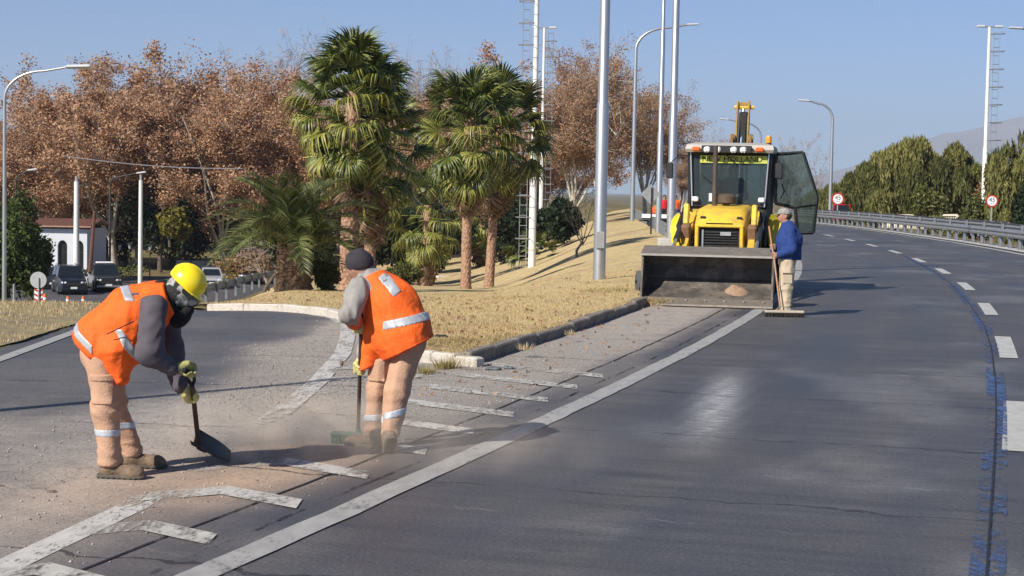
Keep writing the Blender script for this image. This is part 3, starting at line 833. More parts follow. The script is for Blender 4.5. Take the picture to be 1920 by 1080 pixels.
# dark evergreens in the park behind the lower road
for i, (px, Y, rx, rz_, lab) in enumerate(((300, 146, 3.4, 4.0, 'dark evergreen tree behind the thin white pole'), (345, 152, 3.4, 4.4, 'dark evergreen tree beside the pale plane trunk, above the hard hat'),
                                      (235, 156, 3.2, 3.6, 'dark evergreen tree behind the parked pickup'), (182, 150, 1.6, 2.2, 'dark evergreen bush right of the white house'),
                                      (440, 165, 4.2, 3.4, 'dark evergreen mass behind the feather palm'), (560, 110, 3.4, 2.8, 'dark evergreen tree between feather palm and fan palms'), (745, 100, 4.2, 3.2, 'dark evergreen tree in the shade between the fan palms'),
                                      (820, 118, 4.0, 2.9, 'dark evergreen tree behind the dead-skirted park palm'), (950, 112, 3.6, 2.5, 'dark evergreen shrub left of the silver mast'), (1040, 108, 1.9, 1.9, 'dark green shrub right of the silver mast on the slope'),
                                      (700, 130, 5.0, 3.6, 'dark evergreen tree deep behind the rounded shrub'), (890, 135, 4.5, 3.2, 'dark evergreen tree behind the trunks of the palm pair'))):
    b = base_at(px, Y)
    shrub('evergreen_tree', b, (rx, rx, rz_), 5200, .24, M_dgreen, lab, 'tree', 60 + i)
b = base_at(318, 140); shrub('yellowing_tree', b + Vector((0, 0, 2.6)), (1.9, 1.6, 2.1), 2600, .22, M_ygreen, 'yellow-green tree right of the thin white pole', 'tree', 81, trunk=2)
b = base_at(215, 128); shrub('clipped_hedge', b, (3.0, .9, .85), 1800, .14, M_olive, 'low olive hedge beside the parked pickup', 'hedge', 82)
b = base_at(455, 130); shrub('dry_bush', b, (3.2, 1.6, 1.6), 2600, .16, M_rust, 'russet dry bush left of the feather palm trunk', 'bush', 83)
# leafy tree at the left edge, near
b = base_at(8, 84, -4.3); 
shrub('leafy_tree', b, (2.2, 2.1, 3.9), 11000, .16, M_green, 'sunlit green leafy tree at the left picture edge', 'tree', 84, trunk=1.6)
b = base_at(58, 88, -4.5); shrub('leafy_tree', b, (1.4, 1.3, 2.5), 4000, .15, M_green, 'smaller green bush beside the round sign back', 'bush', 86)
# rounded shrubs around the fan palms
p = at(612, 556, -1.2); b = hit(608, 553); shrub('rounded_shrub', b, (.55, .5, .72), 3000, .07, M_olive, 'olive shrub between feather palm trunk and tallest fan palm', 'shrub', 90)
b = hit(745, 549); shrub('rounded_shrub', b, (1.0, .7, .62), 5200, .07, M_olive, 'wide olive shrub behind the sweeping worker\'s back', 'shrub', 91)

# weeping pepper trees on the right
def pepper(seed, rad, n_str, label, loc):
    g = np.random.default_rng(seed)
    lum = 26; cs = []
    for i in range(lum):
        a = g.uniform(0, 6.283); r_ = math.sqrt(g.random()) * .98
        cs.append((r_ * math.cos(a), r_ * math.sin(a), (.22 if i % 3 == 0 else .46) + .40 * math.sqrt(max(0, 1 - r_ * r_)) * g.uniform(.25, 1.0)))
    cs = np.array(cs); C = []; rn = []; rl = g.uniform(.10, .27, lum)
    k = g.integers(0, lum, n_str)
    d = g.normal(size=(n_str, 3)); d[:, 2] = np.abs(d[:, 2]) * .9; d /= np.linalg.norm(d, axis=1)[:, None]
    st = cs[k] + d * np.array([1, 1, .6]) * rl[k][:, None] * (.75 + .25 * g.random((n_str, 1)))
    tone = np.clip(g.random(lum)[k] * .6 + .45 * g.random(n_str) - .05, 0, 1)
    ln = g.uniform(.03, .30, n_str) ** 1.15
    for j in range(10):
        t = j / 9
        q = st + np.stack([g.normal(size=n_str) * .014 + d[:, 0] * .07 * t, g.normal(size=n_str) * .014 + d[:, 1] * .07 * t, -ln * t + g.normal(size=n_str) * .01], 1)
        C.append(q); rn.append(np.clip(tone + g.normal(size=n_str) * .15, 0, 1))
    C = np.concatenate(C) * np.array(rad); rn = np.concatenate(rn)
    kz = C[:, 2] > .02 * rad[2]; C = C[kz]; rn = rn[kz]
    tm = stub_trunk(rad[2] * .45, .28, seed)
    TreeKind('pepper_tree', tm, mk_leafmesh('pepper_leaves', *leafquads(C, .135, rn, 4.2, .62, seed)), M_dbark, M_pepper).put(loc, 1, 0, label, 'weeping pepper trees beyond the guardrail', 'tree')
for sd_, px, Y, rx, ytop, n, lab in ((101, 1735, 128, 3.8, 245, 4600, 'tallest weeping green tree behind the right guardrail'), (102, 1676, 140, 4.2, 257, 4600, 'weeping green tree in the middle of the guardrail clump'),
                              (103, 1582, 180, 4.0, 322, 3000, 'weeping green tree behind the red car'), (104, 1806, 165, 1.9, 305, 1200, 'slim weeping green tree left of the right-hand mast'),
                              (105, 1915, 105, 2.6, 228, 1500, 'weeping green tree at the right picture edge'), (106, 1628, 168, 4.0, 290, 3000, 'weeping green tree between red car and the clump')):
    z0 = 0.2 if px > 1550 else -1
    b = base_at(px, Y); b.z = min(b.z, -1.0); top = atY(px, ytop, Y).z
    pepper(sd_, (rx, rx, top - b.z), n, lab, b)
for i, (px, Y, rx, zt_, leaf, lab, nm) in enumerate(((1745, 112, 1.9, 350, M_pepper, 'pale green mounded shrub below the tallest weeping tree', 'mounded_shrub'), (1830, 108, 1.9, 345, M_olive, 'olive shrub left of the mast base', 'mounded_shrub'),
                                           (1885, 114, 2.0, 300, M_rust, 'rust-brown shrub behind the right speed sign', 'rusty_shrub'), (1850, 122, 1.6, 330, M_rust, 'rust-brown shrub at the foot of the right mast', 'rusty_shrub'), (1925, 88, 1.0, 320, M_dgreen, 'dark green bush cut by the right picture edge', 'dark_shrub'))):
    b = base_at(px, Y); b.z = min(b.z, -.6); top = atY(px, zt_, Y).z
    shrub(nm, b, (rx, rx * .8, (top - b.z) / 1.75), 3600, .16, leaf, lab, 'shrub', 120 + i)

# ---- palms
def palm_trunk(h, r0, r1, seed, rows=110, n=44, amp=.24, skew=1.0, bulge=0):
    g = np.random.default_rng(seed); nr = rows
    zz = np.linspace(-.3, h, nr); V = []
    for j, z in enumerate(zz):
        t = max(0, z / h); r = r0 + (r1 - r0) * t + .35 * r0 * math.exp(-t * h / .35) * .5
        for k in range(n):
            a = 2 * math.pi * k / n
            # diamond lattice of old leaf bases
            u = (a / (2 * math.pi) * 11 + z * 3.1 * skew); v = (a / (2 * math.pi) * 11 - z * 3.1 * skew)
            d = abs((u % 1) - .5) + abs((v % 1) - .5)
            rr = r * (1 + amp * (.5 - d) + .03 * g.normal())
            V.append((rr * math.cos(a), rr * math.sin(a), z + .02 * g.normal()))
    V = np.array(V); i = np.arange(nr * n).reshape(nr, n); j = np.roll(i, -1, 1)
    Fq = np.stack([i[:-1], j[:-1], j[1:], i[1:]], -1).reshape(-1, 4)
    return fastmesh('palm_trunk', V, Fq)
def fan_frond(seed, pet=.8, fan=1.0, nseg=30, droop=.5, arc=2.15, narrow=1.0):
    """a fan leaf growing along +x, its upper side +z"""
    g = np.random.default_rng(seed); V = []; Fq = []; rnd = []
    # stalk
    pts = [np.array([pet * t, 0, -.10 * pet * t * t]) for t in np.linspace(0, 1, 5)]
    for i, p_ in enumerate(pts):
        w_ = .022 - .008 * i / 4; b = len(V)
        V += [p_ + [0, -w_, .012], p_ + [0, w_, .012], p_ + [0, 0, -.014]]
        if i:
            a = b - 3
            Fq += [(a, a + 1, b + 1, b), (a + 1, a + 2, b + 2, b + 1), (a + 2, a, b, b + 2)]; rnd += [.55] * 3
    c = pts[-1]
    for k in range(nseg):
        th = (k / (nseg - 1) - .5) * 2 * arc * (1) * narrow + g.normal() * .03
        L = fan * (1 - .28 * abs(k / (nseg - 1) - .5) * 2) * g.uniform(.9, 1.08)
        d = np.array([math.cos(th), math.sin(th), 0]); s_ = np.array([-math.sin(th), math.cos(th), 0])
        w0 = .027 * fan; tone = g.random()
        cup = .22 * abs(math.sin(th))
        b = len(V); dr = droop * g.uniform(.7, 1.4)
        for t, ww in ((.05, .45), (.4, 1.25), (.62, 1.0), (.82, .55), (1.0, .08)):
            hang = max(0, t - .5)
            p_ = c + d * L * (t - .35 * dr * hang * hang * 2) + np.array([0, 0, cup * t * L * .5 - dr * L * 1.5 * hang * hang - .04 * t])
            V += [p_ - s_ * w0 * ww, p_ + np.array([0, 0, .02 * ww]), p_ + s_ * w0 * ww]
        for q_ in range(4):
            a = b + q_ * 3
            Fq += [(a, a + 1, a + 4, a + 3), (a + 1, a + 2, a + 5, a + 4)]; rnd += [tone, tone * .9]
    return fastmesh('fan_frond', np.array(V), np.array(Fq), {'rnd': ('FACE', np.array(rnd))})
M_frond = leafmat('fan_palm_leaf', ((.024, .038, .009), (.062, .085, .016), (.125, .15, .028), (.27, .28, .065)), .24, .4, .5)
M_frond2 = leafmat('fan_palm_leaf_yellowing', ((.06, .075, .015), (.16, .18, .035), (.30, .30, .065), (.40, .36, .10)), .25, .45, .4)
M_fdead = leafmat('fan_palm_leaf_dead', ((.13, .085, .05), (.24, .16, .10), (.33, .23, .15), (.20, .12, .07)), .2, .8, .2)
M_ptrunk = mat('fan_palm_bark', (.12, .065, .04), .95, col2=(.52, .32, .21), scale=13, bump=.8, bscale=26)
M_ptrunk2 = mat('feather_palm_bark', (.055, .035, .022), .95, col2=(.22, .14, .085), scale=9, bump=.8, bscale=26)
ff = []
for i in range(3): m_ = fan_frond(200 + i, 1.05, .86, 26, [.7, 1.0, 1.4][i], arc=1.75); m_.materials.append(M_frond); ff.append(m_)
fy = []
for i in range(2): m_ = fan_frond(210 + i, 1.05, .90, 26, 1.4, arc=1.7); m_.materials.append(M_frond2); fy.append(m_)
fd = []
for i in range(3): m_ = fan_frond(220 + i, .7, .95, 20, 1.1, narrow=.42); m_.materials.append(M_fdead); fd.append(m_)
def put_frond(me, root, org, az, el, roll, sc, name='frond'):
    o = bpy.data.objects.new(name, me); COL.objects.link(o); o.parent = root
    o.location = org; o.scale = (sc, sc, sc)
    o.rotation_euler = (Matrix.Rotation(az, 3, 'Z') @ Matrix.Rotation(-el, 3, 'Y') @ Matrix.Rotation(roll, 3, 'X')).to_euler()
    return o
def fan_palm(loc, h, r, crown, seed, label, nlive=44, ndead=22, sc=1.0, lean=(0, 0), group='tall fan palms on the lawn', skirt=1.6, name='fan_palm', yellow=.28):
    q = random.Random(seed)
    root = empty(name, loc, 0, label, 'palm tree', group)
    tm = palm_trunk(h, r, r * .8, seed); tm.materials.append(M_ptrunk)
    tr = obj('trunk', tm, None, root)
    tr.rotation_euler = (lean[1], lean[0], 0)
    def axis(z): return Vector((math.sin(lean[0]) * z, -math.sin(lean[1]) * z, z))
    for i in range(nlive):
        t = (i + .5) / nlive                   # 0 top .. 1 bottom
        el = math.radians(86 - 150 * t ** .95 + q.gauss(0, 8)); az = i * 2.39996 + q.gauss(0, .2)
        z = h - .05 - (crown * .34) * t
        me = q.choice(fy) if (t > .45 and q.random() < yellow * 1.9) else q.choice(ff)
        put_frond(me, root, axis(z), az, el, q.gauss(0, .35), sc * q.uniform(.85, 1.12))
    for i in range(ndead):
        t = i / max(1, ndead); az = i * 2.39996 + q.gauss(0, .3); z = h - crown * .34 - skirt * t * .75
        put_frond(q.choice(fd), root, axis(z) + Vector((math.cos(az), math.sin(az), 0)) * r * .6, az, math.radians(-80 + q.gauss(0, 6)), q.gauss(0, .5), sc * q.uniform(.8, 1.05), 'dead_frond')
    return root
b1 = hit(652, 551); k1 = b1.y / F
P1H = atY(655, 172, b1.y).z - b1.z
fan_palm(b1, P1H, .26 * b1.y / 50, 3.4, 1, 'tallest fan palm, bright trunk behind the sweeping worker', 76, 40, b1.y / 44, (.015, 0))
b2 = hit(683, 547, 0); b2 = Vector((atY(690, 545, b1.y + 3).x, b1.y + 3, gz(atY(690, 545, b1.y + 3).x, b1.y + 3)))
fan_palm(b2, (atY(700, 245, b2.y).z - b2.z), .2, 2.8, 2, 'shorter fan palm tucked behind the tallest one', 50, 30, b2.y / 48, (.03, 0), skirt=1.9)
b3 = hit(873, 547); 
fan_palm(b3, atY(870, 224, b3.y).z - b3.z, .21, 3.0, 3, 'fan palm with sunlit patterned trunk on the lawn', 66, 40, b3.y / 49, (0, 0), skirt=1.8)
b4 = hit(916, 544)
fan_palm(b4, atY(945, 230, b4.y).z - b4.z, .21, 3.0, 4, 'fan palm with shaded dark trunk casting a long shadow', 64, 40, b4.y / 50, (.05, 0), skirt=1.9)
for px, Y, yt, lab in ((800, 92, 385, 'low park palm with a skirt of hanging dead fronds'), (905, 120, 380, 'park palm in shade behind the palm pair')):
    b = base_at(px, Y); h = atY(px, yt, Y).z - b.z
    fan_palm(b, h, .26, 3.2, int(px), lab, 34, 24, 1.45, group='shaded park palms', skirt=2.4, yellow=.5)
b = hit(998, 497); fan_palm(b, .32, .10, .5, 9, 'small young fan palm on the dry slope', 20, 0, b.y / 88, group=None, name='young_fan_palm')
# feather palm
def feather_frond(seed, L=2.3, nl=46, droop=1.0):
    g = np.random.default_rng(seed); V = []; Fq = []; rnd = []
    def cv(t): return np.array([L * (t - .16 * droop * t * t * t), 0, L * (.30 * t - .52 * droop * t ** 2.4)])
    ts = np.linspace(0, 1, 13)
    for i, t in enumerate(ts):
        p_ = cv(t); w_ = .035 * (1 - .85 * t); b = len(V)
        V += [p_ + [0, -w_, .01], p_ + [0, w_, .01], p_ + [0, 0, -w_]]
        if i: a = b - 3; Fq += [(a, a + 1, b + 1, b), (a + 1, a + 2, b + 2, b + 1), (a + 2, a, b, b + 2)]; rnd += [.6] * 3
    for s_ in (-1, 1):
        for k in range(nl):
            t = .16 + .84 * (k + g.random() * .6) / nl; p_ = cv(t); tg = cv(min(1, t + .02)) - cv(max(0, t - .02)); tg /= np.linalg.norm(tg)
            up = np.array([-tg[2], 0, tg[0]]); sd = np.array([0, s_, 0.])
            d = sd * .8 + tg * (.55 + .5 * t) + up * (.38 + .1 * g.normal()); d /= np.linalg.norm(d)
            ll = L * .235 * math.sin(math.pi * (.12 + .8 * t)) ** .7 * g.uniform(.9, 1.1); w_ = .016
            w_ = .026; b = len(V); e = p_ + d * ll + np.array([0, 0, -.22 * ll]); m_ = p_ + d * ll * .5
            V += [p_ - tg * w_ * .4, p_ + tg * w_ * .4, m_ + tg * w_, e, m_ - tg * w_]
            Fq += [(b, b + 1, b + 2, b + 4), (b + 4, b + 2, b + 3, b + 3)]; tn = g.random(); rnd += [tn, tn]
    tri = [f[:3] for f in Fq if f[2] == f[3]]; quad = [f for f in Fq if f[2] != f[3]]
    r4 = [r for r, f in zip(rnd, Fq) if f[2] != f[3]]; r3 = [r for r, f in zip(rnd, Fq) if f[2] == f[3]]
    return fastmesh('feather_frond', np.array(V), [np.array(quad), np.array(tri)], {'rnd': ('FACE', np.array(r4 + r3))})
M_feather = leafmat('feather_palm_leaf', ((.028, .042, .015), (.075, .098, .03), (.14, .165, .05), (.26, .275, .11)), .24, .38, .55)
fp = []
for i in range(3): m_ = feather_frond(300 + i, 2.9, 50, [.9, 1.25, 1.6][i]); m_.materials.append(M_feather); fp.append(m_)
def feather_palm(loc, h, r, n, sc, seed, label):
    q = random.Random(seed)
    root = empty('feather_palm', loc, 0, label, 'palm tree')
    tm = palm_trunk(h, r, r * 1.0, seed, 60, 48, .22, .8); tm.materials.append(M_ptrunk2); obj('trunk', tm, None, root)
    for i in range(n):
        t = (i + .5) / n; el = math.radians(84 - 56 * t ** 1.1 + q.gauss(0, 5)); az = i * 2.39996 + q.gauss(0, .15)
        me = fp[0] if t < .35 else (fp[1] if t < .7 else fp[2])
        put_frond(me, root, (math.cos(az) * r * .5, math.sin(az) * r * .5, h - .1 - .25 * t), az, el - math.radians(10), q.gauss(0, .3), sc * q.uniform(.85, 1.1))
b5 = hit(550, 553)
feather_palm(b5, atY(545, 455, b5.y).z - b5.z, 31 / F * b5.y, 46, b5.y / 55 * 1.0, 5, 'broad feather palm with a stout dark trunk near the kerb')
# bare little trees
def bare_tree(loc, H, seed, label, lean=0.0, lvl=3, r=.06, name='bare_sapling'):
    sk = grow(seed, H, H * .28, r, 5, .38, lvl, .5, 4)
    o = empty(name, loc, 0, label, 'tree'); o.rotation_euler = (0, lean, 0)
    tk = [x for x in sk if x[2] <= 1]; br = [x for x in sk if x[2] > 1]
    obj('trunk', skel_mesh('sapling_trunk', tk), M_twig, o); obj('crown', skel_mesh('sapling_twigs', br), M_twig, o)
    return o
b = hit(1083, 487); bare_tree(b, 115 / F * b.y * 1.05, 41, 'leafless sapling with pale bark on the slope')
b = hit(492, 556); 
o = empty('leaning_tree', b, 0, 'leaning dry tree with dark trunk left of the feather palm', 'tree')
sk = grow(43, 2.2, .5, .05, 7, .6, 3, .1, 5)
obj('trunk', MB().tube([(0, 0, -.2), (.12, 0, .35), (.38, .1, .75), (.55, .1, 1.0)], [.10, .08, .07, .05], 8).mesh('leaning_trunk', True), M_dbark, o)
cm = skel_mesh('dry_twigs', sk); oc = obj('crown', cm, M_twig, o); oc.location = (.1, .1, .35); oc.rotation_euler = (0, -.5, 0)
# ------------------------------------------------------------------ street furniture, vehicles, buildings
M_galv = mat('galvanised_steel', (.50, .51, .52), .38, .75, var=.1, scale=3, dirt=(.30, .29, .28), dirt_amt=.4)
M_galvd = mat('dull_galvanised_steel', (.36, .37, .38), .55, .5, var=.15, scale=4, dirt=(.22, .2, .18), dirt_amt=.5)
M_wpole = mat('white_painted_pole', (.72, .71, .68), .6, 0, var=.06, scale=3, dirt=(.4, .36, .3), dirt_amt=.5)
M_conc = mat('concrete', (.36, .35, .33), .9, col2=(.48, .46, .43), scale=4, bump=.4)
M_black = mat('black_rubber', (.018, .018, .018), .8, var=.3, scale=9)
M_dmetal = mat('dark_metal', (.035, .036, .038), .55, .3, var=.3, scale=8)
M_white = mat('white_paint', (.78, .78, .76), .5, var=.04)
M_red = mat('red_paint', (.42, .025, .02), .5, var=.1)
M_lamp = mat('lamp_housing', (.66, .67, .68), .4, .3, var=.05)

def pole_tubes(b, base, top, r0, r1, n=12, seg=3):
    for i in range(seg):
        t0, t1 = i / seg, (i + 1) / seg
        ra = r0 + (r1 - r0) * t0; rb = ra * .96 if i < seg - 1 else r1
        b.tube([base.lerp(top, t0), base.lerp(top, t1)], [ra, rb], n)
def lamp_post(loc, H, r0, arm=None, label='', name='lamp_post', group='lamp posts', box=None, head=True, foot=False, band=None):
    """arm = (dx, dy, rise): a curved arm reaching sideways from the top"""
    o = empty(name, loc, 0, label, 'lamp post', group)
    b = MB()
    Z = Vector((0, 0, 1))
    if arm is None:
        b.lathe([(r0, -.3), (r0, H * .33), (r0 * .84, H * .335), (r0 * .8, H * .66), (r0 * .62, H * .665), (r0 * .5, H)], 14)
        b.build('pole', M_galv, o, 40)
        if head:
            hb = MB(); hb.tube([(0, 0, H - .1), (.5, 0, H + .15), (1.6, 0, H + .3)], [.05, .045, .04], 8); hb.build('arm', M_galv, o, 40)
            MB().cbox((1.95, 0, H + .3), (.8, .26, .12), .04).build('lamp_head', M_lamp, o)
    else:
        dx, dy, rise = arm
        pts = [(0, 0, -.3), (0, 0, (H - rise) * .5), (0, 0, H - rise)]
        for t in np.linspace(.12, 1, 9):
            a = t * math.pi / 2
            pts.append((dx * .62 * (1 - math.cos(a)), dy * .62 * (1 - math.cos(a)), H - rise + rise * .86 * math.sin(a)))
        pts.append((dx, dy, H))
        rr = [r0, r0 * .85, r0 * .7] + [r0 * (.66 - .22 * i / 9) for i in range(9)] + [r0 * .42]
        b.tube(pts, rr, 12); b.build('pole', M_galv, o, 50)
        if head:
            d = Vector((dx, dy, 0)).normalized(); an = math.atan2(d.y, d.x)
            MB().cbox((dx + d.x * .38, dy + d.y * .38, H + .02), (.9, .3, .13), .05, rotm(0, -.04, an)).build('lamp_head', M_lamp, o)
    if box:
        MB().cbox((0, -r0 - .015, box), (.2, .07, .38), .01).build('access_box', M_galvd, o)
    if band:
        MB().lathe([(r0 * 1.03, band), (r0 * 1.03, band + .3)], 14).build('band', M_galvd, o, 40)
    if foot:
        MB().cbox((-.05, 0, .12), (.85, .7, .36), .04).build('footing', M_conc, o)
    return o
G = 'lamp posts along the roadside'
b = hit(1123, 536); lamp_post(b, 12.5, 11.5 / F * b.y, None, 'nearest thick silver lamp post standing on the dry lawn', group=G, box=1.05)
b = at(1257, 462); b.z = zroad(b.y) * 1.0; lamp_post(b, 14, 8.0 / F * b.y, None, 'silver lamp post on a concrete footing next to the loader', group=G, foot=True, band=1.1)
b = hit(1234, 438, .05); lamp_post(b, 16, 5.6 / F * b.y, None, 'slim silver lamp post left of the footed one', group=G, band=1.2)
b = hit(1185, 417, .05); H_ = atY(1230, 45, b.y).z - b.z
lamp_post(b, H_, 4.4 / F * b.y, (95 / F * b.y, 0, 1.9), 'curved-arm silver lamp post beyond the diamond sign', group=G)
b = base_at(1553, 128, .3); H_ = atY(1510, 189, 128).z - .3
lamp_post(b, H_, .15, (-45 / F * 128, 0, 1.4), 'curved-arm lamp post behind the right guardrail near the red car', group=G)
b = base_at(1420, 170, .1); H_ = atY(1355, 224, 170).z - .1
lamp_post(b, H_, .13, (-62 / F * 170, 0, 1.6), 'distant lamp whose head shows left of the raised boom', group=G)
b = base_at(1975, 110, 0); H_ = atY(1900, 53, 110).z
lamp_post(b, H_, .15, (-75 / F * 110, 0, 1.8), 'lamp head reaching in at the upper right picture edge', group=G)
b = base_at(8, 60, -2.5); H_ = atY(100, 125, 60).z + 2.5
lamp_post(b, H_, 4.4 / F * 60, (118 / F * 60, 0, 1.15), 'curved-arm lamp post at the left picture edge', group=G)
# a lamp post outside the view whose shadow crosses the ramp
lamp_post(Vector((-8.9, 9.6, 0.02)), 8.4, .1, None, 'lamp post outside the left of the view shading the ramp', group=G, head=False)

def mast(px, ytop, Y, zb, r, label, ladder=1, head=True):
    b_ = base_at(px, Y, zb); H = atY(px, ytop, Y).z - zb
    o = empty('light_mast', b_, 0, label, 'mast', 'tall masts with ladders')
    MB().lathe([(r, -.5), (r * .95, H * .4), (r * .75, H * .41), (r * .6, H)], 12).build('pole', M_wpole, o, 40)
    lx = ladder * (r + .32)
    l = MB()
    for s_ in (-.19, .19): l.tube([(lx + s_, 0, .9), (lx + s_, 0, H - .3)], .018, 4)
    k = .9
    while k < H - .3:
        l.tube([(lx - .19, 0, k), (lx + .19, 0, k)], .022, 4); k += .55
    ld = l.build('ladder', M_galv, o)
    c = MB(); k = 2.4
    while k < H - .3:
        ring = [(lx + .42 * math.cos(a), -.4 + .42 * math.sin(a), k) for a in np.linspace(0, 2 * math.pi, 11)]
        c = MB(); c.tube(ring, .02, 4, cap=False); c.tube([(0, 0, k), (lx + ladder * .42, 0, k)], .025, 4); c.build('cage_hoop', M_galv, o); k += 1.15
    if head:
        MB().tube([(-.75, 0, H), (.75, 0, H)], .05, 6).build('crossbar', M_galv, o)
        for s_ in (-.6, .6): MB().cbox((s_, -.1, H + .02), (.5, .3, .14), .03).build('floodlight', M_lamp, o)
    return o
mast(1840, 50, 112, 0, .17, 'tall white mast with ladder beside the right speed sign', 1)
mast(997, -60, 92, -3.0, .20, 'tall silver mast with ladder rising behind the small palm', -1, False)
mast(1012, 52, 125, -4.5, .16, 'second mast with crossbar, hidden behind the silver mast', 1)
for px, yt, yb, Y, r, lab in ((143, 340, 505, 118, .22, 'thick white concrete pole in front of the arched house'), (263, 338, 545, 105, .15, 'thin white concrete pole behind the helmeted worker')):
    z0 = -5.5; b = base_at(px, Y, z0); H = atY(px, yt, Y).z - z0
    o = empty('concrete_pole', b, 0, lab, 'pole')
    MB().lathe([(r, -.2), (r * .8, H)], 10).build('shaft', M_wpole, o, 40); MB().lathe([(r * .5, H), (r * .5, H + .35)], 8).build('cap', M_galvd, o, 40)
    if px == 143:
        MB().cbox((.12, -r - .08, 1.55), (.3, .2, .45), .02).build('meter_box', M_galvd, o)
b = base_at(166, 124, -5.5); o = empty('wooden_pole', b, 0, 'brown slanting wooden pole at the corner of the house', 'pole')
MB().tube([(0, 0, -.3), (.25, 0, 3), (.42, 0, 5.4)], [.15, .13, .11], 8).build('shaft', mat('old_wood', (.10, .045, .028), .9, col2=(.17, .08, .05), scale=6), o, 40)
MB().tube([(.15, 0, 4.9), (.72, 0, 5.1)], [.04, .04], 6).build('crossarm', M_dmetal, o)
def arm_lamp(px, yh_, Y, ln, lab, z0=-5.5):
    b = base_at(px, Y, z0); H = atY(px, yh_, Y).z - z0
    o = empty('street_lamp', b, 0, lab, 'street lamp', 'dark street lamps below the trees')
    MB().tube([(0, 0, -.2), (0, 0, H - .5), (.2, 0, H - .15), (ln, 0, H + .25)], [.09, .07, .05, .04], 8).build('pole', M_dmetal, o, 40)
    MB().cbox((ln + .35, 0, H + .3), (.75, .3, .14), .05, rotm(0, -.15, 0)).build('lamp_head', M_lamp, o)
arm_lamp(206, 330, 130, 2.0, 'dark street lamp with pale head beside the thin white pole'); arm_lamp(30, 325, 130, .9, 'street lamp with pale head over the leafy tree')
for i, (px, yt, Y) in enumerate(((224, 462, 136), (243, 460, 142), (281, 462, 134))):
    b = base_at(px, Y, -5.4); H = atY(px, yt, Y).z + 5.4
    o = empty('park_lantern', b, 0, ['slim black park lantern nearest the pickup', 'slim black park lantern between the two other lanterns', 'slim black park lantern just right of the thin white pole'][i], 'lantern', 'park lanterns')
    MB().tube([(0, 0, -.2), (0, 0, H - .3)], [.05, .035], 6).build('post', M_dmetal, o)
    MB().lathe([(.05, H - .3), (.13, H - .05), (.12, H + .08), (.05, H + .1)], 8).build('globe', M_lamp, o)
    MB().lathe([(.02, H + .12), (.36, H + .1), (.05, H + .22)], 10).build('hood', M_dmetal, o)
# overhead cable in front of the brown trees
pa, pb = atY(118, 292, 128), atY(455, 316, 128)
cb = MB(); cb.tube([pa.lerp(pb, t) - Vector((0, 0, 1.1 * t * (1 - t))) for t in np.linspace(0, 1, 14)], .035, 5)
cb.build('overhead_cable', M_galvd, label='grey overhead cable strung across the brown trees', cat='cable')

# ---- guardrails
M_rail = mat('weathered_guardrail', (.30, .31, .32), .5, .55, var=.2, scale=5, dirt=(.25, .20, .16), dirt_amt=.6, dirt_scale=2)
M_post = mat('guardrail_post', (.20, .22, .24), .6, .35, var=.2, scale=5)
WB = [(-.155, 0), (-.13, .05), (-.075, .075), (-.03, .03), (0, .0), (.03, .03), (.075, .075), (.13, .05), (.155, 0)]
def rail_loft(name, P, zc, side, parent, m, thick=.008):
    P = np.array(P, float); b = MB(); rings = []
    for i in range(len(P)):
        t = P[min(i + 1, len(P) - 1)] - P[max(i - 1, 0)]; t = t[:2] / np.linalg.norm(t[:2]); nrm = np.array([t[1], -t[0]]) * side
        ring = [(P[i][0] + nrm[0] * (d + .06), P[i][1] + nrm[1] * (d + .06), P[i][2] + zc + z) for z, d in WB]
        ring += [(P[i][0] + nrm[0] * (d + .05), P[i][1] + nrm[1] * (d + .05), P[i][2] + zc + z) for z, d in WB[::-1]]
        rings.append(ring)
    b.loft(rings); return b.build(name, m, parent, 30)
def guardrail(P, st, side, label, h=.62, post_h=.74, post_w=.12, m=M_rail, two=False, base_h=0):
    P3 = np.array(P, float)
    o = empty('guardrail', (0, 0, 0), 0, label, 'guardrail')
    org = Vector(P3[0]); o.location = org
    Q = P3 - P3[0]
    d = np.r_[0, np.cumsum(np.hypot(*np.diff(Q[:, :2], axis=0).T))]
    tt = np.arange(0, d[-1], 1.0); QQ = np.stack([np.interp(tt, d, Q[:, k]) for k in range(3)], 1)
    # rails in lengths of about 4 m, lapped
    for i in range(0, len(QQ) - 1, 8):
        seg = QQ[i:i + 9]
        if len(seg) >= 2: rail_loft('rail', seg, h, side, o, m)
    pm = MB().box((0, 0, post_h / 2 - .1), (post_w, .10, post_h + .2)).mesh('post'); pm.materials.append(M_post)
    for t in np.arange(.4, d[-1], st):
        p = [np.interp(t, d, Q[:, k]) for k in range(3)]; q = [np.interp(t + .5, d, Q[:, k]) for k in range(3)]
        po = bpy.data.objects.new('post', pm); COL.objects.link(po); po.parent = o; po.location = p
        po.rotation_euler = (0, R.gauss(0, .012), math.atan2(q[1] - p[1], q[0] - p[0]))
    return o
def off_line(o_, y0, y1, n=60, z=0.):
    Y = np.linspace(y0, y1, n); x, y = off_pt(o_, Y); return np.stack([x, y, zroad(y) + z], 1)
# concrete strip under the right guardrail
strip('concrete_strip', road, M_conc, 5, 200, 5.1, 6.2, .02)
guardrail(off_line(5.55, 40, 150, 90), 2.0, -1, 'long double grey guardrail along the right road edge', h=.60, post_h=.62, post_w=.22)
o2 = guardrail(off_line(5.62, 40, 150, 90, .0), 4.0, 1, 'outer rail backing the right road edge guardrail', h=.86, post_h=.98, post_w=.12)
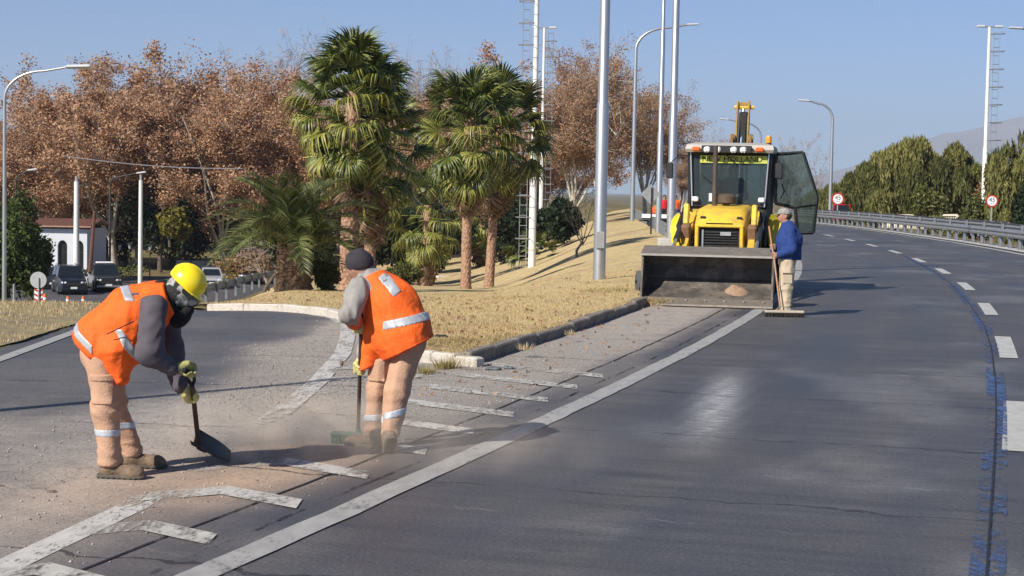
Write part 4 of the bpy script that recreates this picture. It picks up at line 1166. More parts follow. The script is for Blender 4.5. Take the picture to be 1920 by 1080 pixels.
# opposite carriageway: second guardrail and balustrade
Pg = [atY(1795, 411, 108), atY(1860, 414, 98), atY(1935, 420, 88), atY(2100, 432, 74)]
guardrail([(p.x, p.y, p.z - .75) for p in Pg], 2.0, -1, 'second grey guardrail farther right behind the first', h=.62)
M_cream = mat('cream_balustrade', (.62, .56, .44), .85, var=.08)
Pb = [atY(1630, 405, 132), atY(1795, 405, 108)]
bal = empty('balustrade', Pb[0], 0, 'cream concrete balustrade between the two guardrails', 'balustrade')
dv = Pb[1] - Pb[0]; an = math.atan2(dv.y, dv.x); Lb = dv.length
def along(t): return Vector((dv.x * t, dv.y * t, dv.z * t))
MB().tube([along(0), along(1)], .12, 4).build('top_rail', M_cream, bal)
bm_ = MB().lathe([(.09, -.9), (.05, -.8), (.1, -.5), (.05, -.15), (.09, -.1)], 7).mesh('baluster', True); bm_.materials.append(M_cream)
for i in range(46):
    x = bpy.data.objects.new('baluster', bm_); COL.objects.link(x); x.parent = bal; x.location = along((i + .5) / 46)
# left guardrail at the road edge beyond the loader
Pl = [hit(1246, 446, .05), hit(1225, 430, .05), hit(1200, 416, .05), hit(1188, 410, .05)]
Pl = [(p.x, p.y, p.z) for p in Pl]
guardrail(Pl, 1.4, 1, 'grey guardrail at the left road edge beyond the loader', h=.58, post_h=.72, post_w=.2)
# low guardrail along the descending ramp
A = [atY(384, 546, 60), atY(430, 534, 72), atY(490, 518, 92), atY(540, 512, 110)]
guardrail([(p.x, p.y, p.z - .35) for p in A], 5.0, -1, 'low guardrail with pale posts along the descending ramp', h=.42, post_h=.62, post_w=.16)

# ---- signs
def text_mesh(s, size, m, parent, loc, rot=(math.pi / 2, 0, 0), name='lettering', extr=.002, sx=1.0):
    cu_ = bpy.data.curves.new(name, 'FONT'); cu_.body = s; cu_.size = size; cu_.extrude = extr; cu_.align_x = 'CENTER'; cu_.align_y = 'CENTER'
    t = bpy.data.objects.new(name, cu_); COL.objects.link(t)
    dg = bpy.context.evaluated_depsgraph_get(); me = bpy.data.meshes.new_from_object(t.evaluated_get(dg)); bpy.data.objects.remove(t)
    o = obj(name, me, m, parent, loc); o.rotation_euler = rot; o.scale = (sx, 1, 1); return o
M_txt = mat('black_lettering', (.012, .012, .012), .6, var=.05)
def speed_sign(px, py, Y, r, ybase, lab):
    c = atY(px, py, Y); zb = gz(c.x, c.y); zb = min(zb, c.z - 1.2)
    o = empty('speed_sign', (c.x, c.y, zb), 0, lab, 'road sign', 'speed limit signs'); h = c.z - zb
    MB().tube([(0, .05, -.3), (0, .05, h + r * .6)], .045, 8).build('post', M_galv, o)
    ax = rotm(math.pi / 2)
    MB().lathe([(r, -.02), (r, .0)], 32, (0, 0, h), ax).build('disc', M_red, o)
    MB().lathe([(r * .76, 0), (r * .76, .012)], 32, (0, 0, h), ax).build('face', M_white, o)
    text_mesh('45', r * 1.0, M_txt, o, (0, -.016, h + r * .18), sx=.95); text_mesh('MAX', r * .36, mat('grey_lettering', (.2, .2, .2), .6), o, (0, -.016, h - r * .42))
speed_sign(1571, 373, 122, .45, 405, 'red-ringed 45 speed sign in front of the red car'); speed_sign(1860, 377, 98, .36, 410, 'red-ringed 45 speed sign beside the right mast')
# back of a diamond sign
c = atY(1220, 364, 88); zb = gz(c.x, c.y)
o = empty('diamond_sign', (c.x, c.y, zb), 0, 'grey back of a diamond warning sign near the left guardrail', 'road sign'); h = c.z - zb
MB().prism([(-.52, h), (0, h - .52), (.52, h), (0, h + .52)], .03, .05).build('panel', M_galvd, o); MB().box((.06, 0, (h + .35) / 2), (.09, .05, h + .35)).build('post', M_dmetal, o)
# round sign back with chevron board, delineators
c = atY(72, 525, 70); zb = atY(72, 571, 70).z - .3
o = empty('round_sign', (c.x, c.y, zb), 0, 'grey back of a round sign with red and white chevron board below', 'road sign'); h = c.z - zb
MB().lathe([(.34, 0), (.34, .02)], 28, (0, 0, h), rotm(math.pi / 2)).build('disc', mat('sign_back', (.40, .41, .42), .5, .2), o)
MB().box((.02, -.05, h / 2), (.05, .05, h + .2)).build('post', M_galvd, o)
MB().box((0, .02, h - .68), (.34, .03, .6)).build('board', M_white, o)
for i in range(3):
    for s_ in (-1, 1):
        MB().prism([(0, h - .92 + i * .2), (s_ * .165, h - .83 + i * .2), (s_ * .165, h - .74 + i * .2), (0, h - .83 + i * .2)], -.002, .003).build('chevron', M_red, o)
M_orange = mat('orange_plastic', (.75, .17, .03), .5, var=.08)
for i, (px, yt, yb) in enumerate(((84, 551, 572), (127, 556, 572), (156, 556, 572))):
    c = atY(px, yb, 48); ht = atY(px, yt, 48).z - c.z
    o = empty('delineator', c, 0, ['orange road delineator right beside the chevron board', 'middle orange road delineator on the verge', 'orange road delineator nearest the helmeted worker'][i], 'delineator', 'orange delineators')
    MB().lathe([(.05, -.4), (.045, ht * .8), (.035, ht), (.0, ht + .01)], 8).build('post', M_orange, o); MB().lathe([(.052, ht * .45), (.05, ht * .7)], 8).build('band', M_white, o)
c = atY(26, 563, 44); o = empty('marker_post', c, 0, 'thin grey marker post on the left verge', 'post'); MB().tube([(0, 0, -.5), (0, 0, .42)], .03, 6).build('shaft', M_galvd, o)

# ---- cars
M_tyre = mat('car_tyre', (.015, .015, .015), .85, var=.2); M_rim = mat('car_rim', (.40, .40, .41), .35, .7)
M_cglass = mat('car_glass', (.012, .015, .018), .08, 0, var=.2, spec=.8); M_head = mat('headlight', (.75, .76, .78), .15, .1, spec=.8); M_tail = mat('taillight', (.45, .02, .015), .25)
def carpaint(n, c): 
    m = mat(n, c, .28, .2, var=.05, spec=.6); m.node_tree.nodes['Principled BSDF'].inputs['Coat Weight'].default_value = .5; return m
def car(name, loc, rz, paint, label, kind='hatch', L=4.1, W=1.72, H=1.48, wr=.31, plate=True, group=None):
    """front faces local -y"""
    o = empty(name, loc, rz, label, 'car' if kind != 'pickup' else 'pickup', group)
    hw = W / 2; gc = wr * .55; hood = H * .60; belt = H * .62
    def ring(y, z0, z1, w0, w1, wm=None):
        wm = wm or max(w0, w1); zm = z0 + (z1 - z0) * .55
        return [(-w0, y, z0), (w0, y, z0), (wm, y, z0 + .12), (wm, y, zm), (w1, y, z1), (-w1, y, z1), (-wm, y, zm), (-wm, y, z0 + .12)]
    f, r_ = -L / 2, L / 2
    st = [(f, gc + .12, hood * .78, hw * .78, hw * .70), (f + .12, gc, hood * .90, hw * .92, hw * .84), (f + .55, gc, hood * .97, hw * .98, hw * .90), (f + L * .27, gc, belt, hw, hw * .93)]
    if kind == 'pickup': st += [(r_ - L * .40, gc, belt, hw, hw * .93), (r_ - L * .38, gc, belt * 1.0, hw, hw * .95), (r_ - .05, gc + .05, belt * 1.0, hw * .97, hw * .93)]
    else: st += [(r_ - .6, gc, belt * 1.02, hw, hw * .92), (r_ - .12, gc + .05, belt * 1.0, hw * .95, hw * .86), (r_, gc + .15, belt * .86, hw * .85, hw * .8)]
    MB().loft([ring(*s_) for s_ in st]).build('body', paint, o, 35)
    y0 = f + L * .27; y1 = {'hatch': r_ - .25, 'suv': r_ - .12, 'pickup': r_ - L * .40, 'sedan': r_ - .7}[kind]
    wt = hw * .74; wb = hw * .92
    a0, a1 = y0 + (.75 if kind != 'suv' else .6), y1 - (.45 if kind in ('hatch', 'sedan') else .15)
    cab = [[(-wb, y0, belt - .02), (wb, y0, belt - .02), (wb, y1, belt - .02), (-wb, y1, belt - .02)], [(-wt, a0, H - .05), (wt, a0, H - .05), (wt, a1, H - .05), (-wt, a1, H - .05)], [(-wt * .9, a0 + .1, H), (wt * .9, a0 + .1, H), (wt * .9, a1 - .08, H), (-wt * .9, a1 - .08, H)]]
    MB().loft(cab).build('cabin', paint, o, 35)
    def pane(nm, pts):
        P = [Vector(p) for p in pts]; nrm = (P[1] - P[0]).cross(P[3] - P[0]).normalized(); ctr = sum(P, Vector()) / 4
        cc = Vector((0, (y0 + y1) / 2, belt))
        if nrm.dot(ctr - cc) < 0: nrm = -nrm
        Q = [ctr + (p - ctr) * .86 for p in P]
        MB().loft([[q - nrm * .002 for q in Q], [q + nrm * .012 for q in Q]]).build(nm, M_cglass, o)
    c0, c1 = cab[0], cab[1]
    pane('windscreen', [c0[0], c0[1], c1[1], c1[0]]); pane('rear_window', [c0[2], c0[3], c1[3], c1[2]])
    for s_, (i0, i1) in ((1, (1, 2)), (-1, (0, 3))):
        mid0 = tuple((np.array(c0[i0]) + np.array(c0[i1])) / 2); mid1 = tuple((np.array(c1[i0]) + np.array(c1[i1])) / 2)
        pane('side_window', [c0[i0], mid0, mid1, c1[i0]]); pane('side_window', [mid0, c0[i1], c1[i1], mid1])
        MB().cbox((s_ * (hw + .1), y0 + .45, belt + .08), (.2, .1, .14), .03).build('mirror', paint, o)
        for yy in (f + L * .19, r_ - L * .2):
            wh = MB().lathe([(wr * .55, -.1), (wr * .9, -.11), (wr, -.07), (wr, .07), (wr * .9, .11), (wr * .55, .1)], 18, (s_ * (hw - .09), yy, wr), rotm(0, math.pi / 2)).build('wheel', M_tyre, o, 40)
            MB().lathe([(wr * .56, -.105), (wr * .5, .112), (.06, .118)], 12, (s_ * (hw - .09), yy, wr), rotm(0, s_ * math.pi / 2)).build('rim', M_rim, wh, 40)
        MB().cbox((s_ * hw * .66, f + .07, hood * .74), (.36, .14, .15), .04, rotm(0, 0, s_ * .25)).build('headlight', M_head, o)
        MB().cbox((s_ * hw * .76, r_ - .05, belt * .86), (.2, .12, .3), .03).build('taillight', M_tail, o)
    MB().cbox((0, f + .02, hood * .62), (W * .48, .08, .16), .02).build('grille', M_black, o)
    MB().cbox((0, f - .01, gc + .18), (W * .86, .12, .16), .04).build('front_bumper', paint if kind != 'pickup' else M_rim, o); MB().cbox((0, r_ + .0, gc + .2), (W * .86, .12, .18), .04).build('rear_bumper', paint, o)
    for yy in (f - .075, r_ + .07):
        MB().box((0, yy, gc + .28 if yy < 0 else gc + .42), (.42, .02, .13)).build('number_plate', M_white, o)
    if kind == 'suv':
        for s_ in (-1, 1): MB().tube([(s_ * wt * .85, a0 + .2, H + .05), (s_ * wt * .85, a1 - .2, H + .05)], .03, 6).build('roof_rail', M_dmetal, o)
    if kind == 'pickup':
        yb0, yb1 = r_ - L * .38, r_ - .08
        MB().box((0, (yb0 + yb1) / 2, belt + .005), (W * .8, yb1 - yb0, .02)).build('bed_liner', M_black, o)
        MB().cbox((0, (a0 + a1) / 2, H + .07), (1.2, .5, .12), .04).build('roof_rack', M_white, o)
    return o
zl = -5.5
car('parked_suv', base_at(130, 115, zl), math.radians(22), carpaint('navy_black_paint', (.012, .016, .028)), 'dark navy SUV parked in front of the white house', 'suv', 4.6, 1.9, 1.85, .36)
car('parked_pickup', base_at(196, 119, zl), math.radians(20), carpaint('black_green_paint', (.02, .023, .022)), 'black pickup truck parked behind the navy SUV', 'pickup', 5.2, 1.95, 1.85, .39)
car('parked_car', base_at(96, 120, zl), math.radians(18), carpaint('charcoal_paint', (.03, .032, .036)), 'charcoal car mostly hidden behind the round sign', 'hatch')
car('silver_car', base_at(396, 124, zl), math.radians(12), carpaint('silver_paint', (.42, .44, .46)), 'silver car driving on the lower road behind the hard hat', 'hatch', 4.1, 1.72, 1.45)
car('black_car', base_at(487, 131, zl), math.radians(-15), carpaint('black_paint', (.012, .014, .02)), 'black car with white lights partly behind the leaning tree', 'sedan', 4.4, 1.75, 1.45)
b = base_at(1577, 140); b.z = -.15; b.x = atY(1577, 400, 140).x
car('red_car', b, math.radians(172), carpaint('red_car_paint', (.38, .015, .02)), 'red car driving away behind the right guardrail', 'hatch', 4.0, 1.74, 1.55)
# white truck and crew beyond the loader
tY = 116; tb = atY(1216, 412, tY); tz = float(zroad(tY))
tr = empty('flatbed_trailer', (tb.x + .2, 102, gz(tb.x + .2, 102) + .05), math.radians(75), 'low white flatbed trailer behind the left guardrail', 'trailer'); tr.scale = (.6, .6, .5)
MB().cbox((0, .4, .95), (2.0, 4.6, .18), .03).build('bed', M_dmetal, tr)
for s_ in (-1, 1):
    MB().cbox((s_ * 1.0, .4, 1.25), (.06, 4.6, .42), .01).build('side_board', M_white, tr)
    for yy in (-2.6, 1.8):
        MB().lathe([(.3, -.12), (.42, -.12), (.42, .12), (.3, .12)], 16, (s_ * .85, yy, .42), rotm(0, math.pi / 2)).build('wheel', M_tyre, tr, 40)
MB().cbox((0, .3, .7), (.8, 5.6, .2), .02).build('chassis', M_dmetal, tr)

# ---- white house with arches
M_wash = mat('whitewashed_wall', (.60, .62, .66), .9, var=.06, scale=1.5, dirt=(.4, .4, .4), dirt_amt=.25)
M_tile = mat('clay_roof_tiles', (.42, .24, .17), .9, col2=(.56, .37, .28), scale=5, bump=.3)
hz0 = -5.5; hY = 128; hL = base_at(40, hY, hz0); hR = base_at(163, hY, hz0)
hs = empty('arched_house', hL, 0, 'white house with tall arches and clay tile roof', 'house')
Wd = hR.x - hL.x; hh = 4.0; nb = 4; bw = Wd / nb
for i in range(nb):
    x0 = i * bw; cx = x0 + bw / 2; aw = .36; az = 2.65; sill = .9
    arc = [(cx + aw * math.cos(a), az + aw * 1.3 * math.sin(a)) for a in np.linspace(0, math.pi, 9)]
    f = MB()
    f.prism([(x0, -.5), (cx - aw, -.5), (cx - aw, az), (x0, az)], 0, .3); f.prism([(cx + aw, -.5), (x0 + bw, -.5), (x0 + bw, az), (cx + aw, az)], 0, .3)
    f.prism([(cx - aw, -.5), (cx + aw, -.5), (cx + aw, sill), (cx - aw, sill)], 0, .3)
    ov = [(x0 + bw, az)] + [(cx + aw, az)] + arc[1:-1] + [(cx - aw, az), (x0, az), (x0, hh), (x0 + bw, hh)]
    # spandrel in two halves
    top = arc[4]
    f.prism([(x0 + bw, az)] + [(cx + aw, az)] + arc[1:5] + [(top[0], hh), (x0 + bw, hh)], 0, .3); f.prism([(top[0], hh), top] + arc[5:-1] + [(cx - aw, az), (x0, az), (x0, hh)], 0, .3)
    f.build('wall_bay', M_wash, hs)
    wdw = MB().box((cx, .26, 2.0), (aw * 2 + .02, .02, 2.5)).build('window', M_cglass, hs)
    MB().box((cx, .235, 2.0), (.05, .03, 2.4)).build('mullion', M_dmetal, wdw); MB().box((cx, .235, 2.2), (aw * 2, .03, .05)).build('transom', M_dmetal, wdw)
MB().box((Wd / 2, 3.2, hh / 2 - .25), (Wd - .02, 5.7, hh + .5)).build('rear_wall', M_wash, hs)
MB().cbox((Wd / 2, -.05, hh + .05), (Wd + .4, .35, .16), .03).build('cornice', mat('dark_eaves', (.10, .085, .075), .9), hs)
rb = MB(); nx = 60
for k in range(nx):
    xa = -.4 + (Wd + .8) * k / nx; xb = -.4 + (Wd + .8) * (k + 1) / nx; xm = (xa + xb) / 2
    for (ya, za, yb, zb_) in ((-.5, hh + .14, 3.0, hh + .62), (3.0, hh + .62, 6.4, hh + .14)):
        rb.loft([[(xa, ya, za), (xm, ya, za + .09), (xb, ya, za), (xm, ya, za - .05)], [(xa, yb, zb_), (xm, yb, zb_ + .09), (xb, yb, zb_), (xm, yb, zb_ - .05)]])
rb.build('roof', M_tile, hs)
# low white kiosk and wall deep in the park
c = base_at(775, 118); kz = atY(775, 480, 118).z
o = empty('white_kiosk', (c.x, 118, kz - 1.0), 0, 'small white kiosk seen above the wide olive shrub', 'kiosk')
MB().cbox((0, 0, .7), (1.1, 1.2, 1.7), .03).build('wall', M_wash, o); MB().box((-.25, -.61, .9), (.3, .02, .5)).build('window', M_cglass, o); MB().box((.3, -.61, .9), (.3, .02, .5)).build('window', M_cglass, o)
c0, c1 = atY(690, 518, 112), atY(870, 514, 112)
o = empty('low_park_wall', (c0.x, 112, c0.z - .8), 0, 'low pale park wall behind the palm trunks', 'wall')
for i in range(8): MB().cbox(((c1.x - c0.x) * (i + .5) / 8, 0, .45), ((c1.x - c0.x) / 8 - .05, .3, .95), .02).build('panel', M_wash if i % 2 else M_conc, o)
o = empty('park_bench_wall', base_at(430, 150, -5.5), 0, 'pale low wall of the park behind the silver car', 'wall')
for i in range(10): MB().cbox((i * 1.3 - 4, 0, .4), (1.25, .3, .8), .02).build('panel', M_conc, o)
# ------------------------------------------------------------------ backhoe loader
M_yel = mat('loader_yellow', (.72, .47, .045), .42, 0, var=.07, scale=4, dirt=(.30, .21, .12), dirt_amt=.75, dirt_scale=6, spec=.4)
M_yel2 = mat('fender_yellow', (.80, .52, .02), .4, 0, var=.05, scale=4, spec=.5)
M_steel = mat('worn_bucket_steel', (.085, .076, .068), .65, .2, var=.35, scale=7, bump=.4, bscale=30, dirt=(.28, .23, .18), dirt_amt=.75, dirt_scale=3)
M_steel2 = mat('scraped_steel', (.25, .22, .19), .55, .3, col2=(.16, .14, .12), scale=8, dirt=(.34, .27, .2), dirt_amt=.6, dirt_scale=6)

M_rusty = mat('rusty_steel', (.16, .085, .045), .85, .1, col2=(.24, .14, .075), scale=9)
M_roofp = mat('cab_roof_plastic', (.42, .40, .37), .6, var=.06, dirt=(.28, .25, .21), dirt_amt=.4)
M_blackp = mat('black_plastic', (.022, .022, .024), .5, var=.2, scale=8, dirt=(.10, .09, .08), dirt_amt=.3)
M_chrome = mat('hydraulic_rod', (.55, .57, .60), .2, .9, var=.05)
M_amber = mat('amber_lens', (.75, .26, .02), .25, var=.05); M_orl = mat('orange_lens', (.70, .13, .03), .3, var=.05); M_clear = mat('work_light_lens', (.80, .81, .80), .2, .1, var=.05)
M_wind = glassmat('cab_glass', (.74, .84, .85), .22, .02)
M_wind2 = glassmat('door_glass', (.62, .70, .66), .28, .04)
M_banner = mat('windscreen_banner', (.46, .50, .09), .5, var=.06)
M_soil = mat('loose_soil', (.26, .17, .11), .95, col2=(.38, .26, .18), scale=14, bump=.8, bscale=60)
M_boom = mat('dirty_boom_yellow', (.30, .185, .035), .6, 0, var=.2, scale=6, dirt=(.07, .05, .03), dirt_amt=.85, dirt_scale=4)
BH = empty('backhoe_loader', (4.43, 34.9, 0), -math.atan(.2), 'yellow backhoe loader with wide front bucket lowered on the shoulder', 'backhoe loader')
# bucket
bk = [(-5.50, .035), (-4.86, .30), (-4.66, .46), (-4.60, .68), (-4.64, .88), (-4.76, .985)]
def shell(prof, th, x0, x1):
    P = [Vector((0, y, z)) for y, z in prof]; N_ = []
    for i in range(len(P)):
        t = (P[min(i + 1, len(P) - 1)] - P[max(i - 1, 0)]).normalized(); N_.append(Vector((0, t.z, -t.y)))
    poly = [(p.y, p.z) for p in P] + [((p + n * th).y, (p + n * th).z) for p, n in reversed(list(zip(P, N_)))]
    return MB().prism(poly, x0, x1, 'yz')
bu = shell(bk, .03, -1.15, 1.15).build('bucket', M_steel, BH)
MB().prism([(-5.62, .02), (-5.30, .125), (-5.30, .145), (-5.60, .05)], -1.16, 1.16, 'yz').build('cutting_edge', M_steel2, bu)
MB().prism([(-4.70, .97), (-5.26, .875), (-5.27, .905), (-4.74, 1.03)], -1.17, 1.17, 'yz').build('top_lip', M_steel2, bu)
MB().box((0, -5.275, .885), (2.34, .03, .035)).build('lip_edge', mat('bright_steel_edge', (.42, .39, .35), .45, .5), bu)
for s_ in (-1, 1):
    MB().prism([(-5.24, .895), (-5.44, .07), (-4.86, .29), (-4.64, .45), (-4.58, .68), (-4.62, .90), (-4.74, 1.0)], s_ * 1.135 - .016, s_ * 1.135 + .016, 'yz').build('side_plate', M_steel, bu)
for i in range(7):
    MB().lathe([(.03, 0), (.03, .02)], 8, (-1.0 + i * .333, -5.44, .095), rotm(-.35)).build('bolt', M_steel2, bu)
# loader arms, linkages, hoses
for s_ in (-1, 1):
    x = s_ * .62
    MB().prism([(-4.62, .42), (-4.5, .68), (-3.1, 1.05), (-1.5, 1.62), (-.75, 1.66), (-.7, 1.48), (-1.5, 1.36), (-3.0, .72)], x - .06, x + .06, 'yz').build('loader_arm', M_yel if s_ < 0 else M_yel, BH)
    MB().tube([(x + s_ * .13, -4.55, .8), (x + s_ * .13, -3.3, 1.12)], .035, 10).build('tilt_rod', M_chrome, BH, 40)
    MB().tube([(x + s_ * .13, -3.35, 1.1), (x + s_ * .12, -1.7, 1.58)], .06, 10).build('tilt_cylinder', M_blackp, BH, 40)
    MB().tube([(x - s_ * .1, -2.9, .72), (x - s_ * .1, -1.3, .95)], .055, 10).build('lift_cylinder', M_blackp, BH, 40)
    MB().cbox((x, -2.75, 1.15), (.17, .28, .5), .03, rotm(.25)).build('arm_bracket', M_rusty, BH)
    MB().cbox((x + s_ * .02, -2.62, 1.55), (.1, .22, .42), .02, rotm(-.35)).build('linkage', M_yel, BH)
    for k in range(2):
        MB().tube([(x + s_ * (.06 + .05 * k), -2.7, .95), (x + s_ * (.17 + .03 * k), -2.6, 1.35), (x + s_ * .10, -2.3, 1.7), (x - s_ * .02, -1.9, 1.62)], .018, 6).build('hose', M_black, BH, True)
MB().tube([(-.72, -3.05, .88), (.62, -3.05, .88)], .055, 10).build('cross_tube', M_yel, BH, 40)
for s_ in (-1, 1): MB().cbox((s_ * .70 - .03, -3.02, .83), (.12, .2, .3), .02).build('tube_lug', M_yel, BH)
# hood and grille
def rr(y, w, z0, z1, c=.12):
    return [(-w, y, z0), (w, y, z0), (w, y, z1 - c), (w - c * .35, y, z1 - c * .35), (w - c, y, z1), (-w + c, y, z1), (-w + c * .35, y, z1 - c * .35), (-w, y, z1 - c)]
hd = MB().loft([rr(-2.72, .46, .62, 1.36, .06), rr(-2.66, .47, .62, 1.42, .1), rr(-2.40, .50, .62, 1.64, .14), rr(-1.9, .52, .62, 1.72, .14), rr(-.62, .54, .7, 1.76, .14)]).build('hood', M_yel, BH, 35)
MB().box((0, -2.735, 1.05), (.74, .03, .56)).build('grille_recess', M_black, hd)
for i in range(9): MB().box((0, -2.765, .83 + i * .052), (.66, .025, .018)).build('grille_slat', M_blackp, hd)
MB().box((-.31, -2.78, 1.04), (.03, .02, .5)).build('grille_strip', M_galv, hd)
MB().box((.12, -2.79, 1.22), (.2, .008, .07)).build('maker_badge', M_galvd, hd)
for s_ in (-1, 1): MB().cbox((s_ * .42, -2.80, 1.05), (.07, .07, .62), .015).build('guard_post', M_yel, hd)
MB().cbox((0, -2.80, 1.365), (.92, .08, .06), .015).build('guard_bar', M_yel, hd)
for s_ in (-.33, .36): MB().box((s_, -2.56, 1.515), (.1, .05, .03), rotm(.8)).build('hood_slot', M_black, hd)
MB().box((0, -2.775, 1.405), (.5, .012, .03), rotm(.5)).build('decal', M_txt, hd)
ex = MB().lathe([(.055, 1.72), (.055, 2.0), (.045, 2.02), (.045, 2.92)], 12, (-.22, -1.35, 0)).build('exhaust_stack', mat('sooty_pipe', (.07, .05, .04), .8, var=.2), BH, 40)
MB().lathe([(.06, 1.74), (.08, 1.78), (.19, 1.80), (.20, 1.92), (.13, 1.97), (.0, 1.98)], 18, (.0, -1.25, 0)).build('air_precleaner', mat('brown_plastic', (.09, .065, .045), .6), BH, 40)
# chassis, wheels, fenders
MB().cbox((0, -1.2, .68), (.7, 3.4, .4), .04).build('chassis', M_dmetal, BH); MB().cbox((0, 1.2, .85), (1.0, 1.6, .5), .04).build('rear_chassis', M_yel, BH)
MB().cbox((0, -2.15, .45), (1.5, .25, .2), .04).build('front_axle', M_dmetal, BH)
def bwheel(x, y, r, wd, s_):
    t = MB().lathe([(r * .55, -wd / 2), (r * .85, -wd / 2), (r * .97, -wd * .42), (r, -wd * .25), (r, wd * .25), (r * .97, wd * .42), (r * .85, wd / 2), (r * .55, wd / 2)], 30, (x, y, r), rotm(0, math.pi / 2)).build('wheel', M_tyre, BH, 40)
    lg = MB()
    for k in range(16):
        a = 2 * math.pi * k / 16
        for q in (-1, 1):
            an = a + q * .1; lg.box((x + q * wd * .22, y + (r + .015) * math.cos(an), r + (r + .015) * math.sin(an)), (wd * .45, .05, .05), rotm(an + math.pi / 2) @ rotm(0, 0, q * .5))
    lg.build('tread', M_tyre, t)
    MB().lathe([(r * .56, -wd * .35), (r * .5, wd * .2), (r * .2, wd * .25)], 18, (x, y, r), rotm(0, s_ * math.pi / 2)).build('rim', M_yel, t, 40)
for s_ in (-1, 1):
    bwheel(s_ * .82, -2.15, .46, .32, s_); bwheel(s_ * .86, .75, .74, .44, s_)
    MB().loft([[(s_ * (.82 + dx * .34), y, z) for dx, y, z in ring] for ring in (
        [(0, -.28, .90), (.6, -.30, .86), (1.0, -.22, .95), (1, -.12, .97), (.6, -.18, .9), (0, -.16, .94)],
        [(-.1, -.30, 1.2), (.7, -.32, 1.18), (1.12, -.22, 1.22), (1.1, -.12, 1.23), (.6, -.2, 1.2), (-.1, -.2, 1.22)],
        [(-.1, -.22, 1.45), (.6, -.25, 1.44), (1.05, -.15, 1.42), (1.02, -.06, 1.40), (.6, -.12, 1.42), (-.1, -.12, 1.43)],
        [(0, .1, 1.58), (.6, .1, 1.57), (1.0, .15, 1.50), (1.0, .2, 1.46), (.6, .18, 1.5), (0, .18, 1.52)],
        [(0, .8, 1.60), (.6, .8, 1.6), (1.0, .8, 1.55), (1.0, .8, 1.5), (.6, .8, 1.53), (0, .8, 1.54)])]).build('fender', M_yel2, BH, 50)
    MB().cbox((s_ * .74, -.55, .62), (.42, .7, .5), .05).build('step_box', M_blackp, BH)
    MB().cbox((s_ * .84, -.62, .40), (.36, .3, .05), .01).build('step', M_dmetal, BH)
# cab
cb = MB()
cw0, cw1, yf, yb, z0, z1 = .74, .80, -.62, 1.05, 1.2, 2.80
post = MB()
for s_ in (-1, 1):
    post.tube([(s_ * cw0, yf, z0 - .25), (s_ * cw1, yf + .08, z1)], .05, 4); post.tube([(s_ * (cw0 + .05), yf + .75, z0 - .2), (s_ * (cw1 + .02), yf + .78, z1)], .045, 4); post.tube([(s_ * cw0, yb, z0), (s_ * cw1, yb - .05, z1)], .05, 4)
post.tube([(-cw1, yf + .08, z1 - .02), (cw1, yf + .08, z1 - .02)], .06, 4); post.tube([(-cw0, yf, 1.72), (cw0, yf, 1.72)], .05, 4); post.tube([(-cw1, yb - .05, z1 - .02), (cw1, yb - .05, z1 - .02)], .05, 4)
post.build('cab_frame', M_blackp, BH)
for s_ in (-1, 1): MB().tube([(s_ * (cw0 - .02), yf - .06, 1.72), (s_ * (cw1 - .02), yf + .01, z1)], .016, 6).build('grab_rail', M_galv, BH)
MB().box((0, .2, 1.12), (1.5, 1.6, .16)).build('cab_floor', M_blackp, BH)
MB().box((0, yf + .12, 1.45), (1.36, .2, .5)).build('dashboard', M_blackp, BH)
MB().box((-.74, .2, 1.45), (.05, 1.5, .5)).build('side_panel', M_blackp, BH)
ws = MB().loft([[(-cw0 + .05, yf - .005, 1.76), (cw0 - .05, yf - .005, 1.76), (cw1 - .06, yf + .07, z1 - .06), (-cw1 + .06, yf + .07, z1 - .06)], [(-cw0 + .05, yf + .003, 1.76), (cw0 - .05, yf + .003, 1.76), (cw1 - .06, yf + .078, z1 - .06), (-cw1 + .06, yf + .078, z1 - .06)]]).build('windscreen', M_wind, BH)
MB().box((-(cw0 + cw1) / 2 - .01, yf + .4, 2.2), (.008, .7, 1.1)).build('side_window', M_wind2, BH); MB().box((-(cw0 + cw1) / 2 - .02, .65, 2.2), (.008, .7, 1.1)).build('side_window', M_wind2, BH)
MB().box(((cw0 + cw1) / 2 + .02, .65, 2.2), (.008, .7, 1.1)).build('side_window', M_wind2, BH)
MB().box((0, yb - .03, 2.25), (1.44, .008, 1.0)).build('rear_window', M_wind2, BH)
# lower front corner windows beside the hood
for s_ in (-1, 1): MB().box((s_ * .64, yf + .0, 1.45), (.18, .008, .5)).build('corner_window', M_wind2, BH)
bn = MB().box((.08, yf + .02, 2.665), (1.34, .008, .15)).build('windscreen_banner', M_banner, BH)
bn.rotation_euler = (0, 0, 0)
text_mesh('NEW HOLLAND', .15, M_txt, BH, (.05, yf + .010, 2.665), sx=1.1)
rf = MB().loft([[(-.86, yf - .08, 2.80), (.86, yf - .08, 2.80), (.86, yb + .05, 2.80), (-.86, yb + .05, 2.80)], [(-.88, yf - .12, 2.86), (.88, yf - .12, 2.86), (.88, yb + .08, 2.86), (-.88, yb + .08, 2.86)], [(-.86, yf - .08, 2.95), (.86, yf - .08, 2.95), (.86, yb + .05, 2.95), (-.86, yb + .05, 2.95)], [(-.70, yf + .1, 3.0), (.70, yf + .1, 3.0), (.7, yb - .1, 3.0), (-.7, yb - .1, 3.0)]]).build('cab_roof', M_roofp, BH, 40)
MB().cbox((-.05, yf - .17, 2.86), (1.0, .07, .15), .015).build('light_bar', M_blackp, rf)
for x in (-.44, -.23, .09, .28):
    MB().cbox((x, yf - .215, 2.855), (.125, .06, .115), .03).build('work_light', M_clear, rf)
for x in (-.66, .60): MB().cbox((x, yf - .15, 2.86), (.16, .08, .09), .02).build('indicator_light', M_orl, rf)
